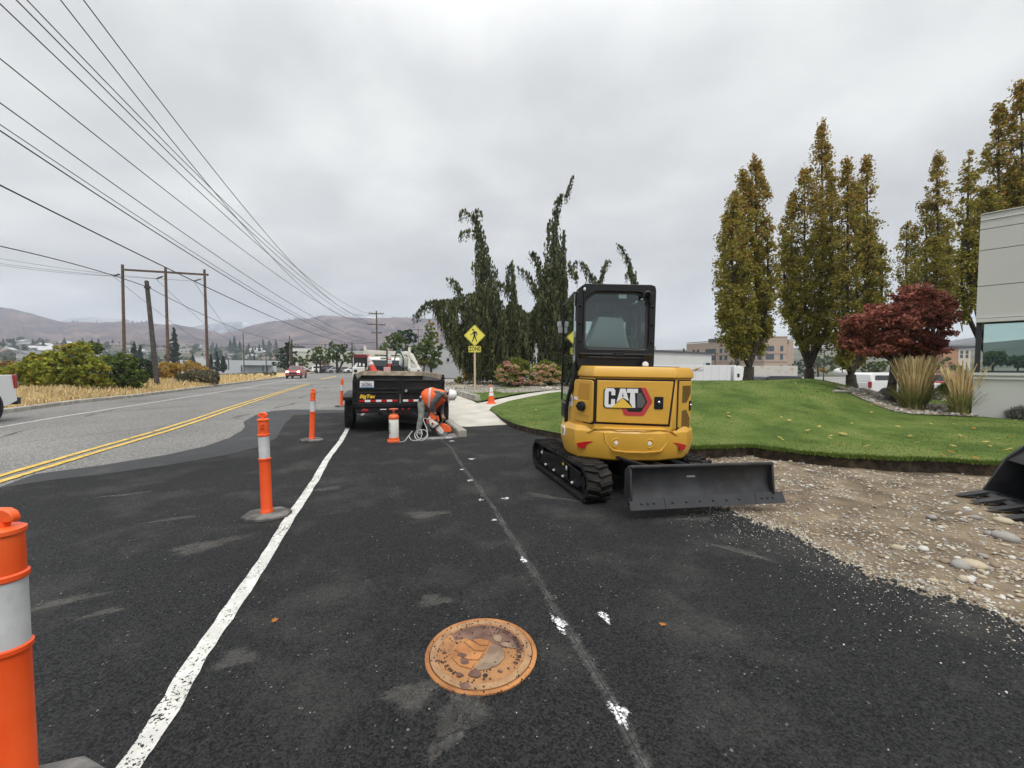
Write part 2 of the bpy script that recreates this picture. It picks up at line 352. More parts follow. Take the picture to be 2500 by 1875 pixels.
# ------------------------------------------------------------------ ground materials
def asphalt_mat(name, dark, light, dust, grain=95.0, dustamt=(.56,.72), bump=.9, speck=True, dscale=1.3, rough=.8):
    m = bpy.data.materials.new(name); m.use_nodes = True; nt = m.node_tree; N = nt.nodes.new; L = nt.links.new
    b = nt.nodes['Principled BSDF']; b.inputs['Roughness'].default_value = rough; b.inputs['Specular IOR Level'].default_value = .16
    tc = N('ShaderNodeTexCoord'); v = N('ShaderNodeTexVoronoi'); v.inputs['Scale'].default_value = grain; L(tc.outputs['Object'], v.inputs['Vector'])
    sp = N('ShaderNodeSeparateColor'); L(v.outputs['Color'], sp.inputs[0])
    r = N('ShaderNodeValToRGB'); L(sp.outputs[0], r.inputs[0]); e = r.color_ramp.elements
    e[0].position = .1; e[0].color = (*dark,1); e[1].position = .93; e[1].color = (*light,1)
    if speck:
        q = r.color_ramp.elements.new(.999); q.color = (.20,.195,.18,1); q2 = r.color_ramp.elements.new(.9965); q2.color = (*light,1)
    n = N('ShaderNodeTexNoise'); n.inputs['Scale'].default_value = dscale; n.inputs['Detail'].default_value = 5; n.inputs['Roughness'].default_value = .6; L(tc.outputs['Object'], n.inputs['Vector'])
    dr = N('ShaderNodeMapRange'); dr.inputs[1].default_value, dr.inputs[2].default_value = dustamt; dr.inputs[3].default_value = 0; dr.inputs[4].default_value = .6; L(n.outputs[0], dr.inputs[0])
    n2 = N('ShaderNodeTexNoise'); n2.inputs['Scale'].default_value = 45; n2.inputs['Detail'].default_value = 2; L(tc.outputs['Object'], n2.inputs['Vector'])
    mm = N('ShaderNodeMath'); mm.operation = 'MULTIPLY'; L(dr.outputs[0], mm.inputs[0]); L(n2.outputs[0], mm.inputs[1])
    mx = N('ShaderNodeMix'); mx.data_type = 'RGBA'; L(mm.outputs[0], mx.inputs[0]); L(r.outputs[0], mx.inputs[6]); mx.inputs[7].default_value = (*dust,1)
    n3 = N('ShaderNodeTexNoise'); n3.inputs['Scale'].default_value = .22; n3.inputs['Detail'].default_value = 3; L(tc.outputs['Object'], n3.inputs['Vector'])
    r3 = N('ShaderNodeMapRange'); r3.inputs[1].default_value = .3; r3.inputs[2].default_value = .7; r3.inputs[3].default_value = .8; r3.inputs[4].default_value = 1.22; L(n3.outputs[0], r3.inputs[0])
    m3 = N('ShaderNodeVectorMath'); m3.operation = 'SCALE'; L(mx.outputs[2], m3.inputs[0]); L(r3.outputs[0], m3.inputs['Scale']); L(m3.outputs[0], b.inputs['Base Color'])
    bp = N('ShaderNodeBump'); bp.inputs['Strength'].default_value = bump; bp.inputs['Distance'].default_value = .006; bp.invert = True; L(v.outputs['Distance'], bp.inputs['Height']); L(bp.outputs[0], b.inputs['Normal'])
    return m
M_ASPH = asphalt_mat('new_asphalt', (.008,.0083,.009), (.033,.0335,.0345), (.12,.115,.105), grain=115, dustamt=(.50,.74), bump=1.0)
M_BAND = asphalt_mat('worn_asphalt', (.040,.041,.043), (.066,.067,.069), (.13,.13,.13), grain=140, bump=.35, speck=False, dscale=2.2)
M_ROAD = asphalt_mat('old_asphalt', (.085,.085,.083), (.285,.278,.265), (.20,.195,.185), grain=60, bump=.5, speck=False, dscale=.9, dustamt=(.35,.7))
def add_cracks(m, sc, w, col):
    nt = m.node_tree; N = nt.nodes.new; L = nt.links.new; b = nt.nodes['Principled BSDF']
    src = b.inputs['Base Color'].links[0].from_socket; tc = N('ShaderNodeTexCoord')
    mp = N('ShaderNodeMapping'); mp.inputs['Rotation'].default_value = (0,0,R(-17)); mp.inputs['Scale'].default_value = (1,.45,1); L(tc.outputs['Object'], mp.inputs[0])
    n = N('ShaderNodeTexNoise'); n.inputs['Scale'].default_value = 1.1; n.inputs['Detail'].default_value = 4; L(mp.outputs[0], n.inputs['Vector'])
    ad = N('ShaderNodeMix'); ad.data_type = 'VECTOR'; ad.inputs[0].default_value = .35; L(mp.outputs[0], ad.inputs[4]); L(n.outputs['Color'], ad.inputs[5])
    v = N('ShaderNodeTexVoronoi'); v.feature = 'DISTANCE_TO_EDGE'; v.inputs['Scale'].default_value = sc; L(ad.outputs[1], v.inputs['Vector'])
    n2 = N('ShaderNodeTexNoise'); n2.inputs['Scale'].default_value = .5; L(tc.outputs['Object'], n2.inputs['Vector'])
    w2 = N('ShaderNodeMapRange'); w2.inputs[1].default_value = .45; w2.inputs[2].default_value = .7; w2.inputs[3].default_value = 0; w2.inputs[4].default_value = w; L(n2.outputs[0], w2.inputs[0])
    c = N('ShaderNodeMath'); c.operation = 'LESS_THAN'; L(v.outputs['Distance'], c.inputs[0]); L(w2.outputs[0], c.inputs[1])
    f = N('ShaderNodeMath'); f.operation = 'MULTIPLY'; L(c.outputs[0], f.inputs[0]); f.inputs[1].default_value = .75
    x = N('ShaderNodeMix'); x.data_type = 'RGBA'; L(f.outputs[0], x.inputs[0]); L(src, x.inputs[6]); x.inputs[7].default_value = (*col,1); L(x.outputs[2], b.inputs['Base Color'])
add_cracks(M_ROAD, .35, .014, (.05,.05,.05))
M_CONC = mat('sidewalk_concrete', (.40,.38,.33), .85, col2=(.53,.50,.44), vscale=1.6, c2pos=(.35,.7), bump=.15, bscale=90)
M_KERB = mat('kerb_concrete', (.30,.28,.245), .9, col2=(.43,.41,.36), vscale=3.5, bump=.25, bscale=60)
def grass_mat(name, a, b2, c, sc=.8):
    m = bpy.data.materials.new(name); m.use_nodes = True; nt = m.node_tree; N = nt.nodes.new; L = nt.links.new
    b = nt.nodes['Principled BSDF']; b.inputs['Roughness'].default_value = .85; b.inputs['Specular IOR Level'].default_value = .15
    tc = N('ShaderNodeTexCoord'); n = N('ShaderNodeTexNoise'); n.inputs['Scale'].default_value = sc; n.inputs['Detail'].default_value = 6; n.inputs['Roughness'].default_value = .65; L(tc.outputs['Object'], n.inputs['Vector'])
    r = N('ShaderNodeValToRGB'); L(n.outputs[0], r.inputs[0]); e = r.color_ramp.elements; e[0].position = .38; e[0].color = (*a,1); e[1].position = .63; e[1].color = (*c,1); q = r.color_ramp.elements.new(.5); q.color = (*b2,1)
    n2 = N('ShaderNodeTexNoise'); n2.inputs['Scale'].default_value = 55; n2.inputs['Detail'].default_value = 5; L(tc.outputs['Object'], n2.inputs['Vector'])
    mr = N('ShaderNodeMapRange'); mr.inputs[1].default_value = .3; mr.inputs[2].default_value = .7; mr.inputs[3].default_value = .68; mr.inputs[4].default_value = 1.34; L(n2.outputs[0], mr.inputs[0])
    s = N('ShaderNodeVectorMath'); s.operation = 'SCALE'; L(r.outputs[0], s.inputs[0]); L(mr.outputs[0], s.inputs['Scale']); L(s.outputs[0], b.inputs['Base Color'])
    bp = N('ShaderNodeBump'); bp.inputs['Strength'].default_value = .8; bp.inputs['Distance'].default_value = .03; L(n2.outputs[0], bp.inputs['Height']); L(bp.outputs[0], b.inputs['Normal'])
    return m
M_LAWN = grass_mat('lawn_turf', (.056,.092,.018), (.090,.136,.027), (.136,.168,.046))
M_DRY = grass_mat('dry_grass_ground', (.36,.26,.12), (.47,.35,.17), (.56,.44,.24), .5)
M_LAND = grass_mat('open_land', (.055,.06,.04), (.085,.085,.055), (.14,.125,.08), .02)
M_LOT = mat('parking_lot_gravel', (.20,.19,.175), .95, col2=(.30,.28,.25), vscale=.3)
M_DIRT = mat('dug_dirt', (.095,.068,.043), .95, col2=(.215,.165,.108), vscale=2.2, c2pos=(.36,.66), bump=1.0, bscale=22, detail=9)
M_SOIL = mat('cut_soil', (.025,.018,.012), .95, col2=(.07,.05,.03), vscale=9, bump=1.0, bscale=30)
M_ROCKBED = mat('river_rock_bed', (.16,.14,.12), .9, col2=(.38,.35,.31), vscale=9, c2pos=(.4,.62), bump=1.0, bscale=14, detail=6)
M_WHITE = mat('white_road_paint', (.50,.50,.47), .8, col2=(.66,.655,.62), vscale=9)
M_YELLOW = mat('yellow_road_paint', (.55,.36,.06), .75, col2=(.68,.47,.11), vscale=6)
def worn(m, thr, sc=26, var=4.0):   # paint with bare pits where the aggregate shows
    nt = m.node_tree; N = nt.nodes.new; L = nt.links.new; b = nt.nodes['Principled BSDF']; out = [n for n in nt.nodes if n.type == 'OUTPUT_MATERIAL'][0]
    tc = N('ShaderNodeTexCoord'); n = N('ShaderNodeTexNoise'); n.inputs['Scale'].default_value = sc; n.inputs['Detail'].default_value = 4; n.inputs['Roughness'].default_value = .7; L(tc.outputs['Object'], n.inputs['Vector'])
    n2 = N('ShaderNodeTexNoise'); n2.inputs['Scale'].default_value = var; L(tc.outputs['Object'], n2.inputs['Vector'])
    a = N('ShaderNodeMath'); a.operation = 'MULTIPLY_ADD'; L(n2.outputs[0], a.inputs[0]); a.inputs[1].default_value = .35; L(n.outputs[0], a.inputs[2])
    c = N('ShaderNodeMath'); c.operation = 'GREATER_THAN'; L(a.outputs[0], c.inputs[0]); c.inputs[1].default_value = thr
    t = N('ShaderNodeBsdfTransparent'); x = N('ShaderNodeMixShader'); L(c.outputs[0], x.inputs[0]); L(b.outputs[0], x.inputs[1]); L(t.outputs[0], x.inputs[2]); L(x.outputs[0], out.inputs[0])
worn(M_WHITE, .775, 60); worn(M_YELLOW, .79, 14, 2)

# ------------------------------------------------------------------ terrain
KERBL = [(-11.2,-14),(-13.6,0),(-15.4,8)] + [G(*p)[:2] for p in [(15,1009),(117,995),(188,985),(260,977.5),(319,971.5),(409,960),(500,948),(560,940),(687,923)]]
KERBL += [(KERBL[-1][0]-13.5, KERBL[-1][1]+38)]
HD = R(18.2); DX, DY = -math.sin(HD), math.cos(HD)       # the road's heading
KE = G(1120.7,1068)                                        # near end of the right kerb
KERBR = [(KE[0]+DX*t, KE[1]+DY*t) for t in (0, 8, 20, 40, 70, 90)]
def terrain(x, y):
    x = np.asarray(x, float); y = np.asarray(y, float); d = np.hypot(x, y); u = x/np.maximum(y, .1)
    z = np.full(np.broadcast(x, y).shape, -.10)
    right = sm(.10, .28, u)*(y > 0)
    z = z - right*(sm(17, 22, y)*.8 + sm(25, 70, y)*1.6)
    leftv = (1-sm(-1.0, -.52, u))*(y > 0)
    z = z - leftv*(sm(22, 60, d)*.9 + sm(60, 260, d)*2.2) - (1-leftv)*(1-right)*sm(95, 250, d)*2.0
    z = z + sm(330, 1000, d)*34*(y > 0) + vnoise(x, y, 160, 3)*6*sm(260, 500, d)
    return z
def ringgrid():
    rs = [0,4,8,12,16,18,20,22,25,30,36,44,54,66,80,95,115,140,170,210,260,320,400,500,620,760,900,1050,1250,1500,1750,2000]; na = 128
    vs = [(0,0,-.1)]; fs = []
    for r in rs[1:]:
        a = np.linspace(0, 2*np.pi, na, endpoint=False); x = r*np.sin(a); y = r*np.cos(a); z = terrain(x, y)
        vs += list(zip(x.tolist(), y.tolist(), z.tolist()))
    for j in range(na): fs.append((0, 1+(j+1)%na, 1+j))
    for i in range(len(rs)-2):
        b = 1+i*na
        for j in range(na): fs.append((b+j, b+(j+1)%na, b+na+(j+1)%na, b+na+j))
    mb = MB(); mb.add(vs, fs)
    return tag(mb.build('ground', M_LAND, smooth=60), kind='structure')
ringgrid()

# old road, worn band, new asphalt, each a few millimetres above the one below
road_poly = KERBL + [(-44,100),(-15,104),(20,100),(20,86),(KERBR[5][0],KERBR[5][1])] + KERBR[:5][::-1] + [(-.3,7.5),(.5,3),(.5,-14)]
sheet('road', road_poly, 0.0, M_ROAD)
band_px_up = [(-300,1228),(0,1190),(85,1158),(250,1136),(405,1111),(500,1090),(560,1069),(590,1052),(598,1042),(594,1030),(625,1013),(663,1004),(705,1000),(844,1001)]
asph_up = [(-500,1258),(0,1192),(136,1171),(237,1161),(411,1136),(560,1110),(640,1090),(676,1069),(695,1035),(717,1014),(801,1008.5),(844,1008)]
band = [G(*p)[:2] for p in band_px_up] + [G(1090,1006)[:2], G(1090,1030)[:2], G(844,1020)[:2], G(700,1080)[:2], G(640,1110)[:2], G(300,1190)[:2], G(-300,1300)[:2]]
sheet('worn_asphalt_strip', band, .004, M_BAND)
N__ = (DY,-DX)
asph = [G(*p)[:2] for p in asph_up] + [(KE[0]+DX*1.0, KE[1]+DY*1.0), KE[:2], (KE[0]+N__[0]*.165+DX*.02,KE[1]+N__[1]*.165+DY*.02), (KE[0]+N__[0]*.165+DX*1.9,KE[1]+N__[1]*.165+DY*1.9), G(1139,1042)[:2], G(1255,1036)[:2], G(1295,1049)[:2], G(1367,1062)[:2], G(1480,1085)[:2], G(1580,1120)[:2], G(1640,1180)[:2]]
ASPH_R = [G(*p)[:2] for p in [(1690,1215),(1754,1240),(1795,1260),(1860,1290),(1946,1316),(2007,1358),(2121,1411),(2210,1443),(2344,1480),(2500,1541),(2900,1700)]]
ASPH_RR = []
for i in range(len(ASPH_R)-1):
    a, b = Vector(ASPH_R[i]), Vector(ASPH_R[i+1]); k = max(2, int((b-a).length/.05))
    for j in range(k):
        q = a.lerp(b, j/k); nz = (vnoise(q.x, q.y, .12, 4)-.5)*.16; ASPH_RR.append((q.x+nz, q.y+nz*.6))
asph = asph + ASPH_RR + [(3.5,-2),(3.5,-6),(-8,-6),(-7.5,1),(-6.6,3.4)]
sheet('new_asphalt', asph, .008, M_ASPH)

# markings
mb = MB()
pts = [G(*p)[:2] for p in [(850,1045),(842,1060),(826,1086),(800,1120),(773,1168),(746,1210),(700,1280),(646,1370),(560,1497),(470,1630),(390,1770),(318,1875),(200,2060)]]
ribbon(mb, [(p.x, p.y) for p in spline([(a,b,0) for a,b in pts], 6)], .098, .0125, 0, .006)
pts = [G(850,1045)[:2], (KERBR[1][0]-1.9, KERBR[1][1]), (KERBR[2][0]-1.9, KERBR[2][1]), (KERBR[3][0]-1.9, KERBR[3][1])]
ribbon(mb, pts, .10, .0045, 0)
tag(mb.build('white_edge_line', M_WHITE), kind='structure')
mb = MB(); ribbon(mb, [G(*p)[:2] for p in [(-400,1110),(0,1043),(120,1022),(260,1000),(409,977),(560,953),(678,933),(735,923)]], .10, .0045)
tag(mb.build('white_lane_line', M_WHITE), kind='structure')
mb = MB()
ce = [G(*p)[:2] for p in [(-520,1322),(-200,1229),(0,1170),(110,1137),(221,1104),(310,1078),(405,1050),(480,1026),(560,998),(656,967),(753,937)]]
for off in (-.13, .13):
    q = []
    for i, p in enumerate(ce):
        a = Vector(ce[max(i-1,0)]); b = Vector(ce[min(i+1,len(ce)-1)]); d = (b-a).normalized(); q.append((p[0]-d.y*off, p[1]+d.x*off))
    ribbon(mb, q, .115, .0125, 0, .008)
tag(mb.build('double_yellow_centre_line', M_YELLOW), kind='structure')
mb = MB(); ribbon(mb, [G(784,925.5)[:2], G(822,918)[:2]], .35, .0045)
tag(mb.build('far_yellow_line', M_YELLOW), kind='structure')
# saw cut with a dusty trail and the sprayed white guide marks along it
M_CUTDUST = mat('saw_cut_dust', (.11,.108,.10), .95, col2=(.20,.195,.185), vscale=7); softmask(M_CUTDUST, 6, .9, 1.9, .7)
M_SPRAY = mat('sprayed_white_paint', (.78,.79,.80), .8); softmask(M_SPRAY, 60, 1.08, 1.72, .95, .85)
M_SLOT = mat('saw_slot', (.02,.02,.02), 1)
CUT = [G(*p)[:2] for p in [(1066,1062),(1078,1075),(1102,1095),(1128,1140),(1165,1185),(1200,1235),(1262,1335),(1305,1400),(1350,1487),(1400,1560),(1480,1690),(1560,1853),(1600,1940)]]
mb = MB(); soft_ribbon(mb, CUT, .062, .0112); tag(mb.build('saw_cut_dust', M_CUTDUST), kind='structure')
mb = MB(); ribbon(mb, CUT, .0035, .0135, 0); tag(mb.build('saw_cut_slot', M_SLOT), kind='structure')
mb = MB()
for (px, py, L, w, a) in [(1366,1527,.26,.07,18),(1475,1510,.20,.055,14),(1512,1748,.20,.075,16),(1278,1370,.17,.05,14),(1234,1219,.16,.07,-60),(1208,1272,.10,.06,30),(1174,1223,.12,.06,10),(1152,1122,.20,.10,-70),(1147,1175,.14,.08,-70),(1095,1070,.30,.10,-60),(1103,1078,.15,.12,0),(1128,1148,.12,.06,0)]:
    c = G(px, py); soft_blob(mb, c[0], c[1], L*.54, w*.82, R(90+a), .0128)
tag(mb.build('sprayed_paint_marks', M_SPRAY), kind='structure')
# pale slurry at the saw and dry dust smears on the asphalt
M_SLURRY = mat('dried_slurry', (.26,.26,.255), .9, col2=(.36,.36,.35), vscale=6); softmask(M_SLURRY, 7, .75, 1.5, .8)
M_SMEAR = mat('dust_smear', (.11,.105,.095), .95, col2=(.16,.155,.14), vscale=8); softmask(M_SMEAR, 9, .85, 1.8, .55)
mb = MB()
def blob(mb, cx, cy, rx, ry, ang, z, m=0, k=22):
    ca, sa = math.cos(ang), math.sin(ang); vs = []
    ph = random.random()*9
    for j in range(k):
        t = 2*math.pi*j/k; rr = .75+.25*math.sin(3*t+ph)+random.uniform(-.1,.1); x = math.cos(t)*rx*rr; y = math.sin(t)*ry*rr; vs.append((cx+x*ca-y*sa, cy+x*sa+y*ca, z))
    mb.add(vs, [tuple(range(k))], m)
c = G(1095,1066); soft_blob(mb, c[0], c[1], .75, .34, HD*-1+1.4, .0117); soft_blob(mb, c[0]-.25, c[1]-.25, .6, .26, .3, .0122)
tag(mb.build('slurry_stain', M_SLURRY), kind='structure')
mb = MB()
for (px, py, rx, ry, a) in [(500,1335,.30,.14,.7),(1040,1258,.26,.12,.2),(800,1195,.22,.10,.5),(575,1612,.12,.09,.2),(170,1470,.24,.06,.6),(250,1500,.13,.04,.6),(1810,1350,.30,.06,-.75),(420,1270,.3,.05,.5),(300,1210,.4,.05,.5),(1060,1470,.14,.08,.1),(1130,1730,.16,.12,1.4),(1090,1800,.14,.07,1.2),(1010,1700,.15,.10,.4),(1340,1215,.4,.07,-.5),(1560,1190,.2,.08,.2),(1700,1270,.25,.05,.1)]:
    c = G(px, py); soft_blob(mb, c[0], c[1], rx*1.4, ry*1.5, a, .0107)
tag(mb.build('dust_smears', M_SMEAR), kind='structure')

# kerbs
def kerb(name, line, w, h, side, m, z0=-.05):
    mb = MB(); rings = []
    for i, p in enumerate(line):
        a = Vector(line[max(i-1,0)][:2]); b = Vector(line[min(i+1,len(line)-1)][:2]); d = (b-a).normalized(); n = Vector((-d.y, d.x))*side
        q = Vector(p[:2]); t = q+n*w; s = q+n*.025
        rings.append([(q.x,q.y,z0),(q.x,q.y,h-.03),(s.x,s.y,h),(t.x,t.y,h),(t.x,t.y,z0)])
    mb.loft(rings); return tag(mb.build(name, m, smooth=30), kind='structure')
kerb('far_kerb', KERBL, .18, .15, 1, M_KERB)
kerb('kerb', KERBR, .17, .15, -1, M_KERB)
# sidewalk with its curved branch
N_ = Vector((DY, -DX))
sw = [(KERBR[0][0]+N_.x*.175+DX*1.75, KERBR[0][1]+N_.y*.175+DY*1.75), G(1139,1042,.01)[:2], G(1256,1036,.01)[:2], G(1222,1019,.05)[:2], G(1194,1003,.1)[:2], G(1200,994,.1)[:2], G(1240,980,.1)[:2], G(1290,969,.1)[:2], G(1340,960,.1)[:2], G(1400,953.5,.1)[:2], G(1470,950,.1)[:2], G(1470,946,.1)[:2], G(1400,949,.1)[:2], G(1340,954.5,.1)[:2], G(1290,961,.1)[:2], G(1240,970,.1)[:2], G(1200,979,.1)[:2], G(1165,985,.1)[:2]]
sw += [(KERBR[1][0]+N_.x*2.1, KERBR[1][1]+N_.y*2.1), (KERBR[4][0]+N_.x*2.1, KERBR[4][1]+N_.y*2.1), (KERBR[4][0]+N_.x*.175, KERBR[4][1]+N_.y*.175)]
sheet('sidewalk', sw, lambda x, y: .014 + .098*float(sm(10.6,13.0,y)), M_CONC, step=.6, thick=.2, smooth=40)
# low concrete edging block beside the lawn at the sidewalk corner
mb = MB(); a = Vector(G(1167,979,.1)[:2]); b = Vector(G(1108,962,.1)[:2]); d = (b-a).normalized(); n = Vector((-d.y,d.x))
b = a + d*3.2
for z0, z1, w0, w1 in ((.0,.16,.26,.26),(.16,.34,.20,.18)):
    mb.hexa([(a.x-n.x*w0*.5,a.y-n.y*w0*.5,z0),(a.x+n.x*w0*.5,a.y+n.y*w0*.5,z0),(b.x+n.x*w0*.5,b.y+n.y*w0*.5,z0),(b.x-n.x*w0*.5,b.y-n.y*w0*.5,z0),
             (a.x-n.x*w1*.5,a.y-n.y*w1*.5,z1),(a.x+n.x*w1*.5,a.y+n.y*w1*.5,z1),(b.x+n.x*w1*.5,b.y+n.y*w1*.5,z1),(b.x-n.x*w1*.5,b.y-n.y*w1*.5,z1)])
tag(mb.build('kerb_block', M_KERB, bevel=.012), kind='structure')

# lawns
def lawnz(x, y):
    x = np.asarray(x, float); y = np.asarray(y, float); u = x/np.maximum(y, 1)
    sx = sm(.8, 5.2, x)*(1-sm(.68, .98, u)); sy = sm(7.6, 14.2, y)*(1-.95*sm(15.5, 21.5, y))
    return .135 + .88*sx*sy + .05*(vnoise(x, y, 2.4, 2)-.5)*sm(8, 10, y) + .10*sm(9, 12, x)*sm(6, 9, y)
CUTEDGE_PX = [(1480,1078),(1580,1092),(1690,1097),(1760,1094),(1830,1092),(1900,1101),(1960,1110),(2040,1116),(2110,1121),(2200,1124),(2300,1128),(2380,1133),(2440,1136),(2520,1142),(2700,1156)]
CUTEDGE = [G(x, y, .11)[:2] for x, y in CUTEDGE_PX]
ce2 = []
for i in range(len(CUTEDGE)-1):
    a, b = Vector(CUTEDGE[i]), Vector(CUTEDGE[i+1]); k = max(2, int((b-a).length/.07))
    for j in range(k): q = a.lerp(b, j/k); w = (vnoise(q.x, q.y, .25, 8)-.5)*.22; ce2.append((q.x, q.y+w))
CUTEDGE = ce2
lawn_poly = [G(1400,954.5,.11)[:2], G(1340,961,.11)[:2], G(1290,970,.11)[:2], G(1240,981,.11)[:2], G(1203,994,.11)[:2], G(1197,1003,.11)[:2], G(1224,1021,.11)[:2], G(1257,1037,.11)[:2], G(1295,1047,.11)[:2], G(1367,1060,.11)[:2]] + CUTEDGE + [(11,4.6),(14.2,8.4),(12.3,10.7),(15.5,14.5),(18,19),(16,22),(6,22.5)]
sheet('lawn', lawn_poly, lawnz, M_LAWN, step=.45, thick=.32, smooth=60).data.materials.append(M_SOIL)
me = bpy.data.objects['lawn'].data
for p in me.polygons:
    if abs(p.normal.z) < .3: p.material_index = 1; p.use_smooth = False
lawn2 = [G(1167,981,.12)[:2], G(1210,972.5,.12)[:2], G(1260,962,.12)[:2], G(1310,956,.12)[:2], G(1345,952.5,.12)[:2], G(1300,948,.12)[:2], G(1250,944,.12)[:2], G(1190,943,.12)[:2], G(1140,946,.12)[:2], G(1112,951,.12)[:2], G(1104,958,.12)[:2]]
sheet('side_lawn', lawn2, .13, M_LAWN, step=1.0)
bed2 = [G(1104,960,.1)[:2], G(1250,960,.1)[:2], G(1345,954,.1)[:2], G(1400,950,.1)[:2], (6,34), (4,45), (-8,45), (-9,33)]
sheet('rock_bed', bed2, lambda x, y: .118 + .03*vnoise(x,y,1,5), M_ROCKBED, step=2)
# rock bed under the red maple
bed = [G(2040,983,.35)[:2], G(2100,990,.35)[:2], G(2190,1003,.3)[:2], G(2300,1012,.25)[:2], G(2378,1020,.22)[:2], (12.25,11.05), (14.2,13.4), (14,15.2), G(2150,962,.5)[:2], G(2110,966,.5)[:2], G(2080,972,.45)[:2]]
sheet('maple_rock_bed', bed, lambda x, y: lawnz(x,y)+.025, M_ROCKBED, step=.5)
mb = MB()
for seg in ([(2034,984),(2060,982),(2100,978)],[(2092,974),(2105,967),(2130,964),(2160,968)]):
    q = [Vector(G(px,py,.42)) for px,py in seg]
    q = [Vector((p.x,p.y,float(lawnz(p.x,p.y))+.03)) for p in spline(q,4)]
    mb.tube(q, .05, 6)
tag(mb.build('bed_edging', M_KERB), kind='structure')
# dirt strip
dirt = [G(1440,1075)[:2]] + [(x, y+.25) for x, y in CUTEDGE] + [(11,4.4),(9,-2),(3.0,-2)] + [(x-.35,y-.25) for x,y in ASPH_R[::-1]] + [G(1560,1110)[:2]]
def dirtz(x, y):
    x = np.asarray(x, float); y = np.asarray(y, float)
    return -.045 + .08*(vnoise(x,y,.9,1,4)-.55) + .03*(vnoise(x,y,.22,5,2)-.5)
DIRTP = dirt
sheet('dirt', dirt, dirtz, M_DIRT, step=.16, smooth=80)
# dry verge left of the far kerb, falling away to lower land
mb = MB(); rings = []
for i, p in enumerate(KERBL):
    a = Vector(KERBL[max(i-1,0)]); b = Vector(KERBL[min(i+1,len(KERBL)-1)]); d = (b-a).normalized(); n = Vector((-d.y, d.x)); p = Vector(p)
    rings.append([(p.x+n.x*o, p.y+n.y*o, z) for o, z in ((.175,.10),(1.2,.14),(3,.16),(6,.08),(10,-.02),(18,-.45),(30,-1.3))])
mb.loft(rings, caps=False, closed=False); o = mb.build('dry_verge', M_DRY, smooth=60); tag(o, kind='structure')
# gravel lot beyond the mound
lot = [(4,21.5),(19,20.5),(60,30),(130,90),(120,150),(10,150),(3,60)]
sheet('parking_lot', lot, lambda x, y: float(terrain(x,y))+.12, M_LOT, step=6)
# ------------------------------------------------------------------ mini excavator
def paint(name, col, rough=.38, coat=.25, bump=.03): return mat(name, col, rough, var=.05, vscale=3, bump=bump, bscale=220, coat=coat)
M_CATY = paint('yellow_machine_paint', (.64,.352,.044), .42, .15, .05)
scuff(M_CATY, (.30,.20,.09), 3.2, .56, .80, .35); M_CATY2 = paint('shadow_gap', (.012,.010,.008), .9, 0, 0)
M_BLK = mat('black_machine_paint', (.008,.008,.009), .38, var=.2, vscale=5, coat=.08, spec=.35)
M_BLKM = mat('matt_black_plastic', (.012,.012,.013), .6, spec=.3)
M_RUB = mat('track_rubber', (.014,.0135,.013), .8, spec=.2, col2=(.036,.032,.028), vscale=6, bump=.4, bscale=40)
M_TRKDUST = mat('dusty_track_rubber', (.04,.032,.025), .9, col2=(.085,.065,.05), vscale=12)
M_STEEL = mat('worn_steel', (.016,.0165,.018), .45, spec=.4, col2=(.032,.033,.036), vscale=4, bump=.08, bscale=30)
scuff(M_STEEL, (.10,.095,.085), 6, .56, .82, .5, (.25,1,1)); M_CHROME = mat('bright_metal', (.7,.7,.7), .25, metal=1)
M_LENS = mat('clear_lamp_lens', (.75,.75,.75), .12, coat=.6)
M_REDREF = mat('red_reflector', (.42,.006,.008), .25, coat=.5)
M_DECALW = mat('white_decal', (.75,.75,.74), .45)
M_DECALK = mat('black_decal', (.012,.012,.013), .4)
M_DECALY = mat('yellow_decal', (.78,.50,.06), .4)
M_DECALR = mat('red_decal', (.48,.045,.05), .4)
M_DECALG = mat('grey_decal', (.10,.10,.10), .5)
M_CABGL = glassmat('cab_glass', (.80,.86,.84), .02)
M_CABGL2 = glassmat('door_glass', (.60,.70,.69), .36)
M_SEAT = mat('seat_fabric', (.15,.16,.165), .8)
M_FILM = glassmat('clear_plastic_wrap', (.82,.85,.85), .30, .3)
M_HEADL = mat('cab_headliner', (.05,.052,.052), .9)
EX = thing('mini_excavator', 'yellow mini excavator with black cab, rubber tracks and black dozer blade, parked by the lawn', 'excavator', (1.43,5.75,.0), 0, tilt=(0, R(1.1)))
def ring(fp, z, ins=0.0, cy0=0.0):
    out = []
    for x, y in fp:
        r = math.hypot(x, y); k = (r-ins)/r; out.append((x*k, y*k, z))
    return out
BACK = 1.0
FPU = [(-.58,BACK),(-.72,0),(-.745,-.22),(-.72,-.50),(-.50,-.825),(.49,-.825),(.845,-.46),(.86,-.20),(.86,BACK)]
FPT = [(-.56,BACK),(-.63,0),(-.64,-.22),(-.63,-.53),(-.50,-.825),(.49,-.825),(.845,-.46),(.86,-.20),(.86,BACK)]
FPL = [(-.60,BACK),(-.75,.1),(-.79,-.22),(-.775,-.45),(-.68,-.70),(-.30,-.875),(0,-.90),(.30,-.875),(.68,-.70),(.85,-.45),(.87,-.20),(.87,BACK)]
mb = MB()      # upper body shell with rim
mb.loft([ring(FPU,.80,.03),ring(FPU,.98,.03),ring(FPT,1.42,.03)])
body = mb.build('body', M_CATY, EX, smooth=30, bevel=.018)
mb = MB(); mb.loft([ring(FPT,1.415,.018),ring(FPT,1.43,.008),ring(FPT,1.475,.010),ring(FPT,1.55,.055)])
mb.build('hood_rim', M_CATY, EX, smooth=30, bevel=.012)
mb = MB(); mb.loft([ring(FPL,.42,.11),ring(FPL,.445,.05),ring(FPL,.62,-.005),ring(FPL,.77,.005),ring(FPL,.83,.045)])
